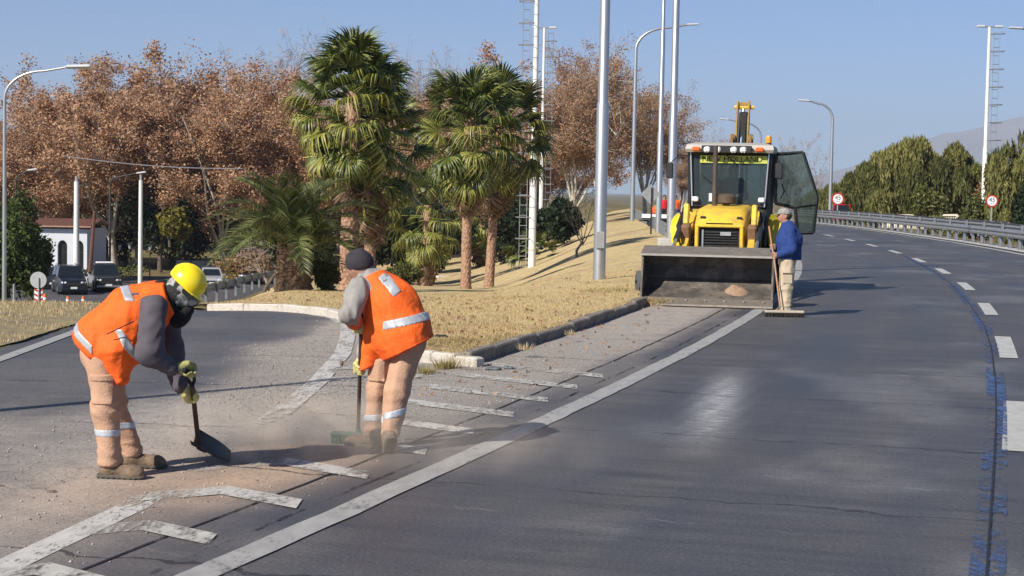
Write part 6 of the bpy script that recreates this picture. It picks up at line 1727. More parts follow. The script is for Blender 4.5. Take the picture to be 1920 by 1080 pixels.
bl = MB(); top = []; bot = []
for i in range(nu):
    u = i / (nu - 1); w_ = .125 * (1 - .75 * max(0, u - .55) ** 2 / .2) if u < 1 else .035
    row = []
    for j in range(nv):
        v = j / (nv - 1) * 2 - 1
        row.append(Vector((-.03 + .26 * u, .03 + v * w_ * .9 + .02 * u, .13 - .12 * u + .07 * v * v * (1 - .5 * u) + .03 * v)))
    top.append(row)
rings = [r_ + [q - Vector((0, 0, .006)) for q in reversed(r_)] for r_ in top]
bl.loft(rings).build('blade', mat('worn_blade', (.055, .05, .046), .55, .4, var=.3, scale=18, dirt=(.25, .19, .14), dirt_amt=.5), sh, 40)

# ================= worker sweeping, seen from behind
O2 = at(716, 845)
J2 = dict(pel=(.13, .02, .84), hipl=(.02, .06, .82), hipr=(.20, -.01, .82), kl=(-.04, .09, .44), kr=(.11, -.06, .45), al=(-.07, .12, .10), ar=(.06, -.14, .135),
          ch=(.0, .06, 1.14), sh=(-.09, .08, 1.24), neck=(-.14, .09, 1.30), shl=(-.18, -.06, 1.215), shr=(.03, .22, 1.20), el=(-.235, -.19, 1.03), wl=(-.205, -.06, .955), hl=(-.17, .03, .93),
          er=(-.10, .30, .93), wr=(-.175, .19, .70), hr=(-.185, .145, .585))
def body2(P):
    d = U(.05, cap(P, J2['pel'], J2['ch'], .13, .13, (1, -.7, 0), 1.25), cap(P, J2['ch'], J2['sh'], .13, .10, (1, -1.0, 0), 1.35), cap(P, J2['sh'], J2['neck'], .07, .055), cap(P, J2['neck'], (-.2, .1, 1.36), .055, .06))
    d = U(.05, d, cap(P, J2['hipl'], J2['kl'], .085, .06), cap(P, J2['kl'], J2['al'], .056, .04), cap(P, J2['hipr'], J2['kr'], .085, .06), cap(P, J2['kr'], J2['ar'], .056, .04))
    d = U(.04, d, cap(P, J2['shl'], J2['el'], .05, .042), cap(P, J2['el'], J2['wl'], .042, .03), cap(P, J2['shr'], J2['er'], .05, .042), cap(P, J2['er'], J2['wr'], .042, .03))
    d = su(d, ell(P, (-.205, .11, 1.36), (.085, .10, .115), np.array(rotm(.2, -.2, .6))), .03)
    d = su(d, ell(P, (-.285, .16, 1.345), (.018, .018, .022)), .02)          # nose
    return su(d, ell(P, (-.225, .03, 1.345), (.02, .012, .03)), .012)         # ear
p2 = obj('person', surf('person_body', body2, (-.45, -.4, .02), (.5, .5, 1.55), .013), M_skin, None, O2, label='worker in dark beanie and orange vest sweeping with a green push broom', cat='person')
def trous2(P):
    a = U(.05, cap(P, J2['hipl'], J2['kl'], .104, .082), cap(P, J2['kl'], (J2['al'][0], J2['al'][1], .12), .082, .074))
    b = U(.05, cap(P, J2['hipr'], J2['kr'], .112, .088), cap(P, J2['kr'], (J2['ar'][0] + .01, J2['ar'][1] + .02, .16), .088, .078))
    d = U(.035, a, b, cap(P, J2['pel'], (.09, .03, .95), .145, .135, (1, -.6, 0), 1.12))
    d = d + folds(P, 41)
    return np.maximum(d, pl(P, (0, 0, .09), (0, 0, -1)))
t2 = obj('trousers', surf('trousers', trous2, (-.3, -.34, .05), (.46, .4, 1.1), .0088), M_tan, p2)
obj('reflective_stripe', surf('reflective_stripe', lambda P: np.maximum(band(trous2, (0, 0, .245), (-.12, 0, 1), .026)(P), pl(P, (.02, 0, 0), (1, 0, 0))), (-.3, -.3, .15), (.05, .4, .36), .008), M_reflp, t2)
obj('reflective_stripe', surf('reflective_stripe', lambda P: np.maximum(band(trous2, (.09, 0, .295), (-.25, 0, 1), .026)(P), -pl(P, (.025, 0, 0), (1, 0, 0))), (.0, -.34, .18), (.3, .3, .42), .008), M_reflp, t2)
obj('cargo_pocket', surf('cargo_pocket', lambda P: np.maximum(pocket(trous2, (-.05, -.05, .60), (.066, .085, .085), None, .013)(P), pl(P, (0, .03, 0), (0, 1, 0))), (-.25, -.2, .45), (.08, .1, .75), .008), M_tan, t2)
def shirt2(P):
    d = U(.06, cap(P, (.09, .04, .95), J2['ch'], .15, .15, (1, -.7, 0), 1.2), cap(P, J2['ch'], J2['sh'], .145, .115, (1, -1.0, 0), 1.35), cap(P, J2['sh'], (-.135, .09, 1.29), .09, .072))
    a = U(.04, cap(P, J2['shl'], J2['el'], .082, .072), cap(P, J2['el'], J2['wl'], .068, .052)); b = U(.04, cap(P, J2['shr'], J2['er'], .088, .08), cap(P, J2['er'], J2['wr'], .075, .05))
    return U(.04, d, a, b) + wrk(P, .008, 38, 48) + drape(P, .005, 60, 49, (.3, .5, 1), .35)
obj('work_shirt', surf('work_shirt', shirt2, (-.42, -.36, .62), (.4, .48, 1.48), .0115), M_grey_sh, p2)
def vest2(P):
    d = U(.07, cap(P, (.12, .01, .90), (.03, .05, 1.10), .195, .185, (1, -.6, 0), 1.12), cap(P, (.03, .05, 1.10), (-.07, .08, 1.22), .185, .135, (1, -.9, 0), 1.18), cap(P, (-.07, .08, 1.22), (-.115, .09, 1.27), .11, .085), cap(P, (.14, -.01, .86), (.17, -.02, .80), .20, .19, (1, -.6, 0), 1.1), cap(P, (-.06, .0, .92), (-.115, .02, .62), .10, .05))
    d = d + drape(P, .010, 22, 51, (-.35, 0, 1), .2) + wrk(P, .005, 14, 53) + drape(P, .004, 52, 52, (-.5, .2, 1), .25)
    d = np.maximum(d, -pl(P, (.10, 0, .722), (-.46, 0, .89)))
    d = np.maximum(d, pl(P, (-.125, .09, 1.29), (-.45, .1, .85)))
    arm = cap(P, (-.22, -.14, 1.22), (-.22, -.12, 1.0), .10, .10)
    return np.maximum(d, -arm)
v2 = obj('safety_vest', surf('safety_vest', vest2, (-.34, -.36, .55), (.5, .46, 1.5), .0085), M_orange_v, p2)
obj('hem', surf('hem', lambda P: np.maximum(np.maximum(vest2(P) - .003, -(vest2(P) + .012)), np.abs(pl(P, (.10, 0, .722), (-.46, 0, .89)) - .012) - .006), (-.34, -.36, .5), (.5, .46, 1.1), .0075), M_hem, v2)
def st2a(P): return np.maximum(np.maximum(vest2(P) - .005, -(vest2(P) + .01)), np.maximum(np.abs(pl(P, (.18, 0, .985), (-.22, 0, .97))) - .032, pl(P, (.005, 0, 0), (-1, 0, 0))))
obj('reflective_stripe', surf('reflective_stripe', st2a, (-.05, -.36, .8), (.48, .4, 1.15), .008), M_refl, v2)
for c_, w2 in (((.06, 0, 1.235), .075), ((.0, 0, 1.285), .035)):
    def st2b(P, c_=c_, w2=w2): return np.maximum(np.maximum(vest2(P) - .005, -(vest2(P) + .01)), np.maximum(np.abs(pl(P, c_, (.75, 0, .66))) - (.036 if w2 > .05 else .028), np.abs(pl(P, c_, (-.66, 0, .75))) - w2))
    obj('reflective_stripe', surf('reflective_stripe', lambda P: np.maximum(st2b(P), pl(P, (0, .1, 0), (0, 1, 0))), (-.15, -.3, 1.05), (.25, .15, 1.45), .008), M_refl, v2)
def bean(P):
    d = ell(P, (-.195, .105, 1.395), (.104, .118, .105), np.array(rotm(.2, -.25, .6))) + wrk(P, .003, 50, 55)
    return np.maximum(d, pl(P, (-.195, .105, 1.345), (.25, 0, -.95)))
obj('beanie', surf('beanie', bean, (-.36, -.06, 1.2), (-.04, .28, 1.55), .0075), M_beanie, p2)
obj('collar', surf('collar', lambda P: cap(P, (-.135, .085, 1.275), (-.15, .09, 1.315), .085, .078) + wrk(P, .003, 40, 57), (-.28, -.08, 1.15), (0., .25, 1.42), .009), M_grey_sh, p2)
hand_mesh('glove', p2, M_glove, J2['hl'], (.02, -.28, 1), (-.3, -.8, .1), J2['wl'], flip=1, r=.015); hand_mesh('glove', p2, M_glove, J2['hr'], (.02, -.28, 1), (-.15, .8, .15), J2['wr'], flip=-1, r=.015)
obj('cuff', surf('cuff', lambda P: np.abs(cap(P, (-.222, -.115, .985), (-.21, -.085, .968), .058, .058)) - .006, (-.32, -.2, .88), (-.12, .0, 1.07), .007), mat('orange_cuff', (.55, .10, .03), .8), p2)
boot('boot', p2, M_boot, M_sole, J2['al'], (-1, .35)); boot('boot', p2, M_boot, M_sole, J2['ar'], (-.25, 1), pitch=.85)
# push broom
pb_ = empty('push_broom', O2 + Vector((-.235, .36, 0)), 0, 'green-headed push broom held by the beanie worker', 'broom')
T = Vector((.235, -.36, 0)); a_ = Vector(J2['hl']) + T; b_ = Vector(J2['hr']) + T; dd = (b_ - a_).normalized(); e_ = a_ + dd * ((a_.z - .09) / -dd.z)
MB().tube([a_ - dd * .10, e_], .015, 10).build('handle', M_dwood, pb_, 40)
MB().tube([e_ - dd * .03, e_ + Vector((.0, .0, -.02))], [.02, .024], 8).build('socket', mat('green_plastic', (.05, .17, .10), .5), pb_, 40)
MB().cbox((e_.x - .03, e_.y, .075), (.36, .065, .035), .01).build('broom_head', mat('pale_green_plastic', (.07, .13, .095), .7, dirt=(.3, .25, .2), dirt_amt=.5), pb_)
br = MB(); qg = random.Random(4)
for i in range(30):
    for j in range(4):
        x = e_.x - .03 - .17 + .34 * i / 29; y = e_.y - .026 + .052 * j / 3
        br.tube([(x, y, .062), (x + qg.gauss(0, .008), y + qg.gauss(-.004, .012), .004)], [.0045, .003], 4, cap=False)
obj('bristles', br.mesh('bristles', recalc=False), mat('green_bristles', (.07, .16, .11), .8, dirt=(.3, .24, .18), dirt_amt=.5), pb_)

# ================= man in the blue fleece leaning on a broom
O3 = at(1471, 592)
J3 = dict(pel=(.02, 0, .93), ch=(.02, 0, 1.27), sh=(.01, 0, 1.42), neck=(-.02, 0, 1.50), head=(-.06, 0, 1.62), hn=(.02, -.09, .9), hf=(.02, .09, .9), kn=(.0, -.10, .48), kf=(.03, .10, .48), an=(.0, -.12, .10), af=(.06, .13, .10),
          shn=(.03, -.20, 1.38), shf=(.02, .20, 1.38), en=(.05, -.26, 1.10), wn=(-.14, -.19, 1.0), ef=(-.02, .25, 1.12), wf=(-.2, .08, 1.06), han=(-.225, -.14, .985), haf=(-.245, -.06, 1.12))
def body3(P):
    d = U(.05, cap(P, J3['pel'], J3['ch'], .14, .15, (0, 1, 0), 1.25), cap(P, J3['ch'], J3['sh'], .15, .11, (0, 1, 0), 1.4), cap(P, J3['sh'], J3['neck'], .07, .06), cap(P, J3['neck'], (-.04, 0, 1.56), .058, .06))
    d = U(.05, d, cap(P, J3['hn'], J3['kn'], .085, .06), cap(P, J3['kn'], J3['an'], .056, .04), cap(P, J3['hf'], J3['kf'], .085, .06), cap(P, J3['kf'], J3['af'], .056, .04), cap(P, J3['shn'], J3['en'], .05, .042), cap(P, J3['en'], J3['wn'], .042, .03), cap(P, J3['shf'], J3['ef'], .05, .042), cap(P, J3['ef'], J3['wf'], .042, .03))
    d = U(.03, d, ell(P, (-.055, 0, 1.635), (.098, .078, .11), np.array(rotm(0, .15))), ell(P, (-.10, 0, 1.575), (.05, .05, .045)))
    d = su(d, ell(P, (-.158, 0, 1.615), (.022, .014, .02)), .014)
    for s_ in (-1, 1):
        d = su(d, ell(P, (-.03, s_ * .08, 1.62), (.02, .012, .032)), .01)
        d = np.maximum(d, -ell(P, (-.145, s_ * .034, 1.638), (.016, .018, .011)))
    return np.maximum(d, -ell(P, (-.152, 0, 1.572), (.014, .026, .006)))
p3 = obj('person', surf('person_body', body3, (-.35, -.4, .02), (.35, .4, 1.78), .015), M_skin, None, O3, label='man in blue fleece and grey cap standing beside the loader bucket', cat='person')
def tr3(P):
    d = U(.05, cap(P, J3['hn'], J3['kn'], .12, .105), cap(P, J3['kn'], (-.0, -.12, .09), .105, .09), cap(P, J3['hf'], J3['kf'], .12, .105), cap(P, J3['kf'], (.06, .13, .09), .105, .09), cap(P, J3['pel'], (.02, 0, 1.0), .15, .15, (0, 1, 0), 1.2))
    d = d + folds(P, 61)
    return np.maximum(d, pl(P, (0, 0, .05), (0, 0, -1)))
t3 = obj('trousers', surf('trousers', tr3, (-.22, -.34, .02), (.3, .34, 1.2), .014), M_khaki, p3)
MB().cbox((-.0, -.21, .62), (.16, .03, .18), .01).build('cargo_pocket', M_khaki, t3); MB().box((0, -.228, .70), (.165, .012, .015)).build('pocket_flap', M_dwood, t3)
def jk(P):
    d = U(.07, cap(P, (.045, 0, .96), (.045, 0, 1.25), .20, .205, (0, 1, 0), 1.12), cap(P, (.045, 0, 1.25), (.02, 0, 1.40), .205, .13, (0, 1, 0), 1.3), cap(P, (.01, 0, 1.42), (-.015, 0, 1.49), .085, .075))
    d = U(.04, d, cap(P, J3['shn'], J3['en'], .09, .082), cap(P, J3['en'], J3['wn'], .082, .055), cap(P, J3['shf'], J3['ef'], .09, .08), cap(P, J3['ef'], J3['wf'], .08, .052))
    d = d + drape(P, .008, 26, 63, (.1, 0, 1), .35) + wrk(P, .004, 50, 64)
    return np.maximum(d, pl(P, (0, 0, .925), (-.05, 0, -1)))
j3 = obj('fleece_jacket', surf('fleece_jacket', jk, (-.32, -.42, .85), (.36, .42, 1.6), .013), M_blue_j, p3)
def cap3(P):
    d = ell(P, (-.045, 0, 1.675), (.112, .092, .085), np.array(rotm(0, .12)))
    d = np.maximum(d, pl(P, (-.05, 0, 1.655), (-.1, 0, -1)))
    return np.minimum(d, ell(P, (-.165, 0, 1.660), (.075, .07, .012), np.array(rotm(0, -.2))))
obj('flat_cap', surf('flat_cap', cap3, (-.3, -.15, 1.55), (.12, .15, 1.82), .009), mat('grey_cap', (.16, .155, .14), .9, col2=(.36, .35, .32), scale=22), p3)
obj('hair', surf('hair', lambda P: np.maximum(ell(P, (.0, 0, 1.63), (.075, .085, .07)), pl(P, (.0, 0, 0), (-1, 0, 0)) - .02), (-.1, -.12, 1.5), (.12, .12, 1.75), .011), mat('dark_hair', (.03, .022, .018), .8), p3)
ax3 = (-.13, .03, 1)
hand_mesh('hand', p3, M_skin, J3['han'], ax3, (.7, -.6, 0), J3['wn'], flip=1, r=.014, h=.006); hand_mesh('hand', p3, M_skin, J3['haf'], ax3, (.6, .7, 0), J3['wf'], flip=-1, r=.014, h=.006)
boot('shoe', p3, mat('pale_shoe', (.30, .27, .24), .8), M_sole, J3['an'], (-1, -.1)); boot('shoe', p3, M_boot, M_sole, J3['af'], (-1, .1))
b3_ = empty('wide_broom', O3 + Vector((-.1, -.30, 0)), 0, 'wide pale broom with reddish handle in front of the blue fleece man', 'broom')
T = Vector((.1, .30, 0)); top_ = Vector(J3['haf']) + T + Vector((-.055, .02, .34)); low = Vector((-.01, 0, .07))
mid_ = Vector(J3['han']) + T
MB().tube([top_, Vector(J3['haf']) + T, mid_, low], .014, 8).build('handle', M_wood, b3_, 40)
MB().cbox((.05, 0, .085), (.64, .09, .045), .012).build('broom_head', mat('pale_wood', (.42, .36, .28), .8, var=.15), b3_)
for s_ in (-1, 1): MB().tube([low + Vector((0, 0, .12)), (.05 + s_ * .14, 0, .11)], .006, 5).build('brace', M_galvd, b3_)
br = MB()
for i in range(40):
    for j in range(4):
        x = -.26 + .62 * i / 39; y = -.035 + .07 * j / 3; br.tube([(x, y, .066), (x + qg.gauss(0, .008), y + qg.gauss(0, .01), .003)], [.007, .005], 4, cap=False)
obj('bristles', br.mesh('bristles', recalc=False), mat('dark_bristles', (.03, .028, .025), .9), b3_)

# ================= distant crew and the driver
def far_person(px, ytop, Y, zb, shirt, legs, lab, hairc=(.02, .018, .016), turn=0.0):
    b = atY(px, ytop, Y); H = b.z - zb; k = H / 1.75
    def bd(P):
        d = U(.06, cap(P, (0, 0, .95), (0, 0, 1.3), .13, .14, (1, 0, 0), 1.3), cap(P, (0, 0, 1.3), (0, 0, 1.45), .12, .07, (1, 0, 0), 1.5), cap(P, (0, 0, 1.45), (0, 0, 1.55), .06, .06), ell(P, (0, 0, 1.63), (.08, .1, .12)))
        for s_ in (-1, 1):
            d = U(.05, d, cap(P, (s_ * .1, 0, .92), (s_ * .11, 0, .48), .09, .065), cap(P, (s_ * .11, 0, .48), (s_ * .12, .02, .06), .06, .05), cap(P, (s_ * .21, 0, 1.4), (s_ * .27, 0, 1.12), .055, .048), cap(P, (s_ * .27, 0, 1.12), (s_ * .22, -.15, .92), .045, .04))
        return d
    o = obj('person', surf('person_body', bd, (-.4, -.3, 0), (.4, .3, 1.8), .03), M_skin, None, (b.x, Y, zb), label=lab, cat='person'); o.scale = (k, k, k)
    def to(P):
        d = U(.06, cap(P, (0, 0, .95), (0, 0, 1.3), .16, .165, (1, 0, 0), 1.3), cap(P, (0, 0, 1.3), (0, 0, 1.44), .14, .08, (1, 0, 0), 1.5))
        for s_ in (-1, 1): d = su(d, cap(P, (s_ * .21, 0, 1.4), (s_ * .27, 0, 1.14), .08, .07), .05)
        return d
    obj('shirt', surf('shirt', to, (-.42, -.3, .75), (.42, .3, 1.6), .03), shirt, o)
    def lg(P):
        d = cap(P, (-.04, 0, .93), (.04, 0, .93), .16, .16)
        for s_ in (-1, 1): d = U(.04, d, cap(P, (s_ * .1, 0, .9), (s_ * .12, .01, .1), .115, .085))
        return d
    obj('trousers', surf('trousers', lg, (-.35, -.3, 0), (.35, .3, 1.12), .03), legs, o)
    obj('hair', surf('hair', lambda P: ell(P, (0, .02, 1.67), (.095, .11, .1)), (-.15, -.15, 1.5), (.15, .15, 1.82), .025), mat('crew_hair', hairc, .9), o)
M_dkl = mat('dark_trousers', (.02, .02, .024), .9); M_redsh = mat('red_shirt', (.50, .012, .02), .85, var=.1); M_jean = mat('blue_jeans', (.07, .10, .16), .9)
tz = float(zroad(108))
far_person(1246, 366, 106, tz, M_redsh, M_dkl, 'crew member in a red shirt beyond the lamp posts')
far_person(1267, 366, 104, tz, M_orange_v, M_jean, 'crew member in orange top and jeans left of the loader cab')
far_person(1229, 381, 109, tz - .1, M_orange_v, M_dkl, 'crew member in orange mostly hidden behind the thin lamp post')
def drv(P):
    d = U(.06, cap(P, (0, .42, 1.75), (0, .40, 2.15), .15, .16, (1, 0, 0), 1.3), cap(P, (0, .40, 2.15), (0, .39, 2.24), .14, .08, (1, 0, 0), 1.5), cap(P, (0, .39, 2.24), (0, .37, 2.36), .06, .06), ell(P, (0, .36, 2.43), (.08, .1, .12)))
    for s_ in (-1, 1):
        d = U(.05, d, cap(P, (s_ * .22, .4, 2.16), (s_ * .27, .2, 1.93), .06, .05), cap(P, (s_ * .27, .2, 1.93), (s_ * .15, -.08, 1.93), .05, .04), cap(P, (s_ * .1, .4, 1.72), (s_ * .14, -.05, 1.70), .09, .07), cap(P, (s_ * .14, -.05, 1.70), (s_ * .14, -.12, 1.25), .07, .05))
        d = su(d, ell(P, (s_ * .15, -.1, 1.94), (.045, .04, .04)), .02)
    return d
p4 = obj('person', surf('person_body', drv, (-.45, -.3, 1.15), (.45, .7, 2.6), .02), M_skin, None, (4.43, 34.9, 0), label='driver seated behind the windscreen of the loader', cat='person'); p4.rotation_euler = (0, 0, -math.atan(.2))
def drj(P):
    d = U(.06, cap(P, (0, .42, 1.75), (0, .40, 2.15), .17, .18, (1, 0, 0), 1.3), cap(P, (0, .40, 2.15), (0, .39, 2.22), .155, .09, (1, 0, 0), 1.5))
    for s_ in (-1, 1): d = U(.05, d, cap(P, (s_ * .22, .4, 2.16), (s_ * .27, .2, 1.93), .08, .07), cap(P, (s_ * .27, .2, 1.93), (s_ * .17, -.02, 1.93), .07, .055))
    return d
obj('jacket', surf('jacket', drj, (-.45, -.2, 1.5), (.45, .7, 2.4), .02), mat('driver_jacket', (.06, .02, .02), .9), p4)
obj('legs', surf('driver_trousers', lambda P: np.minimum(np.minimum(cap(P, (.1, .4, 1.72), (.14, -.05, 1.70), .11, .085), cap(P, (.14, -.05, 1.70), (.14, -.12, 1.3), .085, .07)), np.minimum(cap(P, (-.1, .4, 1.72), (-.14, -.05, 1.70), .11, .085), cap(P, (-.14, -.05, 1.70), (-.14, -.12, 1.3), .085, .07))), (-.35, -.3, 1.15), (.35, .6, 1.9), .02), M_dkl, p4)
obj('hair', surf('hair', lambda P: np.maximum(ell(P, (0, .37, 2.46), (.092, .11, .115)), pl(P, (0, .33, 2.44), (0, -1, -.4))), (-.15, .2, 2.3), (.15, .55, 2.62), .02), mat('driver_hair', (.02, .018, .016), .9), p4)
# ------------------------------------------------------------------ small things on the ground
# dry grass blades, weeds
def blades(name, pts, hmin, hmax, wdt, m, seed, lean=.5, label=None, rndr=(0, 1), parent=None):
    g = np.random.default_rng(seed); n = len(pts); a = g.uniform(0, 6.283, n)
    h = g.uniform(hmin, hmax, n); d = np.stack([np.cos(a), np.sin(a), 0 * a], 1); s = np.stack([-np.sin(a), np.cos(a), 0 * a], 1)
    ln = (g.random(n) * lean)[:, None] * h[:, None]
    tip = pts + d * ln + np.stack([0 * h, 0 * h, h], 1)
    V = np.stack([pts - s * wdt, pts + s * wdt, tip], 1).reshape(-1, 3)
    return fastmesh(name, V, np.arange(3 * n).reshape(-1, 3), {'rnd': ('FACE', g.uniform(rndr[0], rndr[1], n))})
M_straw = leafmat('straw_grass', ((.38, .29, .14), (.52, .41, .21), (.64, .51, .28), (.48, .36, .21), (.72, .60, .38)), .3, .9, .1)
M_weed = leafmat('green_weeds', ((.07, .085, .025), (.15, .15, .045), (.32, .26, .09), (.42, .32, .14)), .3, .8, .1)
g = np.random.default_rng(55)
def lawn_pts(n, y0, y1, pw=1.6):
    Yr = y0 * (y1 / y0) ** (g.random(n) ** pw)
    t = g.random(n)
    lx, ly = left_of(Yr); i = np.argsort(ryy)
    rx = np.interp(Yr, ryy[i], rxx[i]); ryv = Yr
    x = lx + (rx - lx) * t; y = ly + (ryv - ly) * t
    z = zt(x, y) + .115
    e = np.minimum(np.minimum(t, 1 - t) * np.abs(rx - lx), .6) / .6
    z = z + e * (.07 * (fbm(x * .5, y * .5, 21) - .35)) - .006
    return np.stack([x, y, z], 1)
P_ = lawn_pts(120000, 19, 48, 1.3); keepm = vnoise(P_[:, 0] * 2.2, P_[:, 1] * 2.2, 71) + .35 * g.random(len(P_)) > .38
obj('grass', blades('grass', P_[keepm], .014, .05, .0045, M_straw, 3), M_straw, kind='stuff', label='short dry straw-coloured grass on the lawn', cat='grass')
# greener tufts round the nose and in patches
Q_ = []
for cx, cy, r_, n in ((-.45, 19.9, .55, 2600), (.1, 20.9, .4, 900), (-.9, 20.4, .4, 900), (-.6, 22.3, .5, 700), (.0, 31, .6, 600), (1.9, 33.0, .6, 900), (-1.9, 26.4, .4, 500)):
    a = g.uniform(0, 6.28, n); q = r_ * np.sqrt(g.random(n)); Q_.append(np.stack([cx + q * np.cos(a), cy + q * np.sin(a) * 1.6, 0 * a], 1))
Q_ = np.concatenate(Q_); o_ = offset_of(Q_[:, 0], Q_[:, 1]); Q_ = Q_[(o_ < KERB - .05) & (Q_[:, 1] > 19.3)]; Q_[:, 2] = zt(Q_[:, 0], Q_[:, 1]) + .09
obj('green_grass', blades('green_grass', Q_, .03, .10, .005, M_weed, 5), M_weed, kind='stuff', label='greenish grass tufts near the island nose', cat='grass')
vp = np.stack([-5.98 - 9 * g.random(26000) ** 1.4, g.uniform(13, 30, 26000), np.zeros(26000)], 1); kk = vnoise(vp[:, 0] * 1.6, vp[:, 1] * 1.1, 12) > .5 - .25 * sstep(-6.3, -7.5, vp[:, 0]); vp = vp[kk]
vp[:, 2] = zt(vp[:, 0], vp[:, 1]) + .03 + .05 * (fbm(vp[:, 0] * .8, vp[:, 1] * .8, 5) - .5) + .05 * sstep(-6.2, -7.5, vp[:, 0]) - .004
obj('verge_grass', blades('verge_grass', vp, .02, .075, .0055, M_straw, 6), M_straw, kind='stuff', label='dry grass on the left verge', cat='grass')
# grass leaning over the kerb
kn = 5200; ko = KERB - .03 - .16 * g.random(kn) ** 1.5; kyy = g.uniform(16.6, 33, kn); kx_, ky_ = off_pt(ko, kyy); kz_ = zt(kx_, ky_) + .085; kk = (ky_ > 19.0) & (vnoise(kyy * 2.3, ko * 0, 17) > .42)
obj('kerb_grass', blades('kerb_grass', np.stack([kx_, ky_, kz_], 1)[kk], .03, .11, .004, M_straw, 16, 1.6), M_straw, kind='stuff', label='ragged dry grass leaning over the grey kerb', cat='grass')
# fallen leaves
fl = lawn_pts(900, 19, 45, 1.2); fl[:, 2] += .02
f2 = np.stack([g.uniform(-1.0, 2.6, 260), g.uniform(16, 30, 260), np.full(260, .008)], 1); f2 = f2[offset_of(f2[:, 0], f2[:, 1]) < -4.4]; isl2 = (offset_of(f2[:, 0], f2[:, 1]) < KERB) & (f2[:, 1] > 18.8); f2 = f2[~isl2]
fv = leafquads(np.concatenate([fl, f2]), .055, g.random(len(fl) + len(f2)), 1.3, None, 91); fv[0][:, 2] = np.maximum(fv[0][:, 2], .005 if True else 0) if False else fv[0][:, 2]
obj('leaf_litter', mk_leafmesh('leaf_litter', *fv), M_brown2, kind='stuff', label='scattered dry fallen leaves', cat='leaves')
def tuft(px, py, n, r, h, lab, seed, m=M_weed, rr=(.3, 1)):
    c = at(px, py) if py > 660 else hit(px, py, .1)
    gg = np.random.default_rng(seed); a = gg.uniform(0, 6.28, n); q = r * gg.random(n); pts = np.stack([q * np.cos(a), q * np.sin(a), 0 * a - .005], 1)
    o = obj('weed_tuft', blades('weed_tuft', pts, h * .4, h, .004, m, seed, 1.1, rndr=rr), m, None, c, label=lab, cat='weed'); return o
tuft(838, 690, 260, .16, .16, 'dry weed growing at the corner of the kerb nose', 1); tuft(800, 700, 160, .12, .12, 'small weed in front of the white kerb end', 2)
tuft(860, 683, 160, .10, .20, 'taller weed against the grey kerb start', 3, M_straw); tuft(985, 655, 110, .10, .09, 'weed sprouting from the middle of the grey kerb', 4, M_straw); tuft(1070, 628, 80, .09, .08, 'weed on the far part of the grey kerb', 5, M_straw)
c = at(1228, 573); heap('dry_grass_heap', c + Vector((0, 0, .0)), .34, .2, .10, mat('torn_turf', (.22, .155, .08), .95, col2=(.40, .29, .14), scale=14, bump=1, bscale=50), 8, label='scraped-up heap of dry grass at the bucket corner', cat='debris')
gp = np.stack([g.normal(0, .16, 1500), g.normal(0, .09, 1500), .03 + .05 * g.random(1500)], 1)
obj('loose_straw', blades('loose_straw', gp + np.array(c), .03, .10, .004, M_straw, 9, 2.0), M_straw, kind='stuff', label='loose straw on the heap by the bucket', cat='grass')

# gravel
def stones(n, xy, smin_, smax_, seed):
    gg = np.random.default_rng(seed); s = smin_ + (smax_ - smin_) * gg.random(n) ** 3
    base = np.array([(1, 0, 0), (-1, 0, 0), (0, 1, 0), (0, -1, 0), (0, 0, .8), (0, 0, -.5)], float)
    V = base[None] * s[:, None, None] * gg.uniform(.6, 1.35, (n, 6, 1)); a = gg.uniform(0, 6.28, n)
    ca, sa = np.cos(a)[:, None], np.sin(a)[:, None]
    V = np.stack([V[..., 0] * ca - V[..., 1] * sa, V[..., 0] * sa + V[..., 1] * ca, V[..., 2]], -1)
    V[..., 0] += xy[:, :1]; V[..., 1] += xy[:, 1:2]; V[..., 2] += xy[:, 2:3] + s[:, None] * .25
    f = np.array([(0, 2, 4), (2, 1, 4), (1, 3, 4), (3, 0, 4), (2, 0, 5), (1, 2, 5), (3, 1, 5), (0, 3, 5)])
    Fq = (f[None] + 6 * np.arange(n)[:, None, None]).reshape(-1, 3)
    return fastmesh('gravel', V.reshape(-1, 3), Fq, {'rnd': ('FACE', np.repeat(gg.random(n), 8))})
M_grav = leafmat('gravel_stones', ((.16, .14, .13), (.26, .23, .205), (.36, .315, .275), (.48, .43, .39)), 0, .9, .2)
n = 60000
gx_ = g.uniform(-4.2, 2.6, n); gy_ = 8.5 * (30 / 8.5) ** g.random(n)
go = offset_of(gx_, gy_); dm_, gm_, _ = masks(gx_, gy_, go)
kk = (g.random(n) < np.clip(.8 * gm_ + .03 * dm_, 0, 1)) & (go < -4.1)
isl = (go < KERB - .02) & (gx_ > np.interp(gy_, LK[:, 1], LK[:, 0]) - .1) & (gy_ > 19.0)
kk &= ~isl
gxy = np.stack([gx_, gy_, zt(gx_, gy_) * sstep(24, 27, gy_)], 1)[kk][:12000]
obj('gravel', stones(len(gxy), gxy, .0025, .012, 3), M_grav, kind='stuff', label='loose gravel strewn over the gore', cat='gravel')
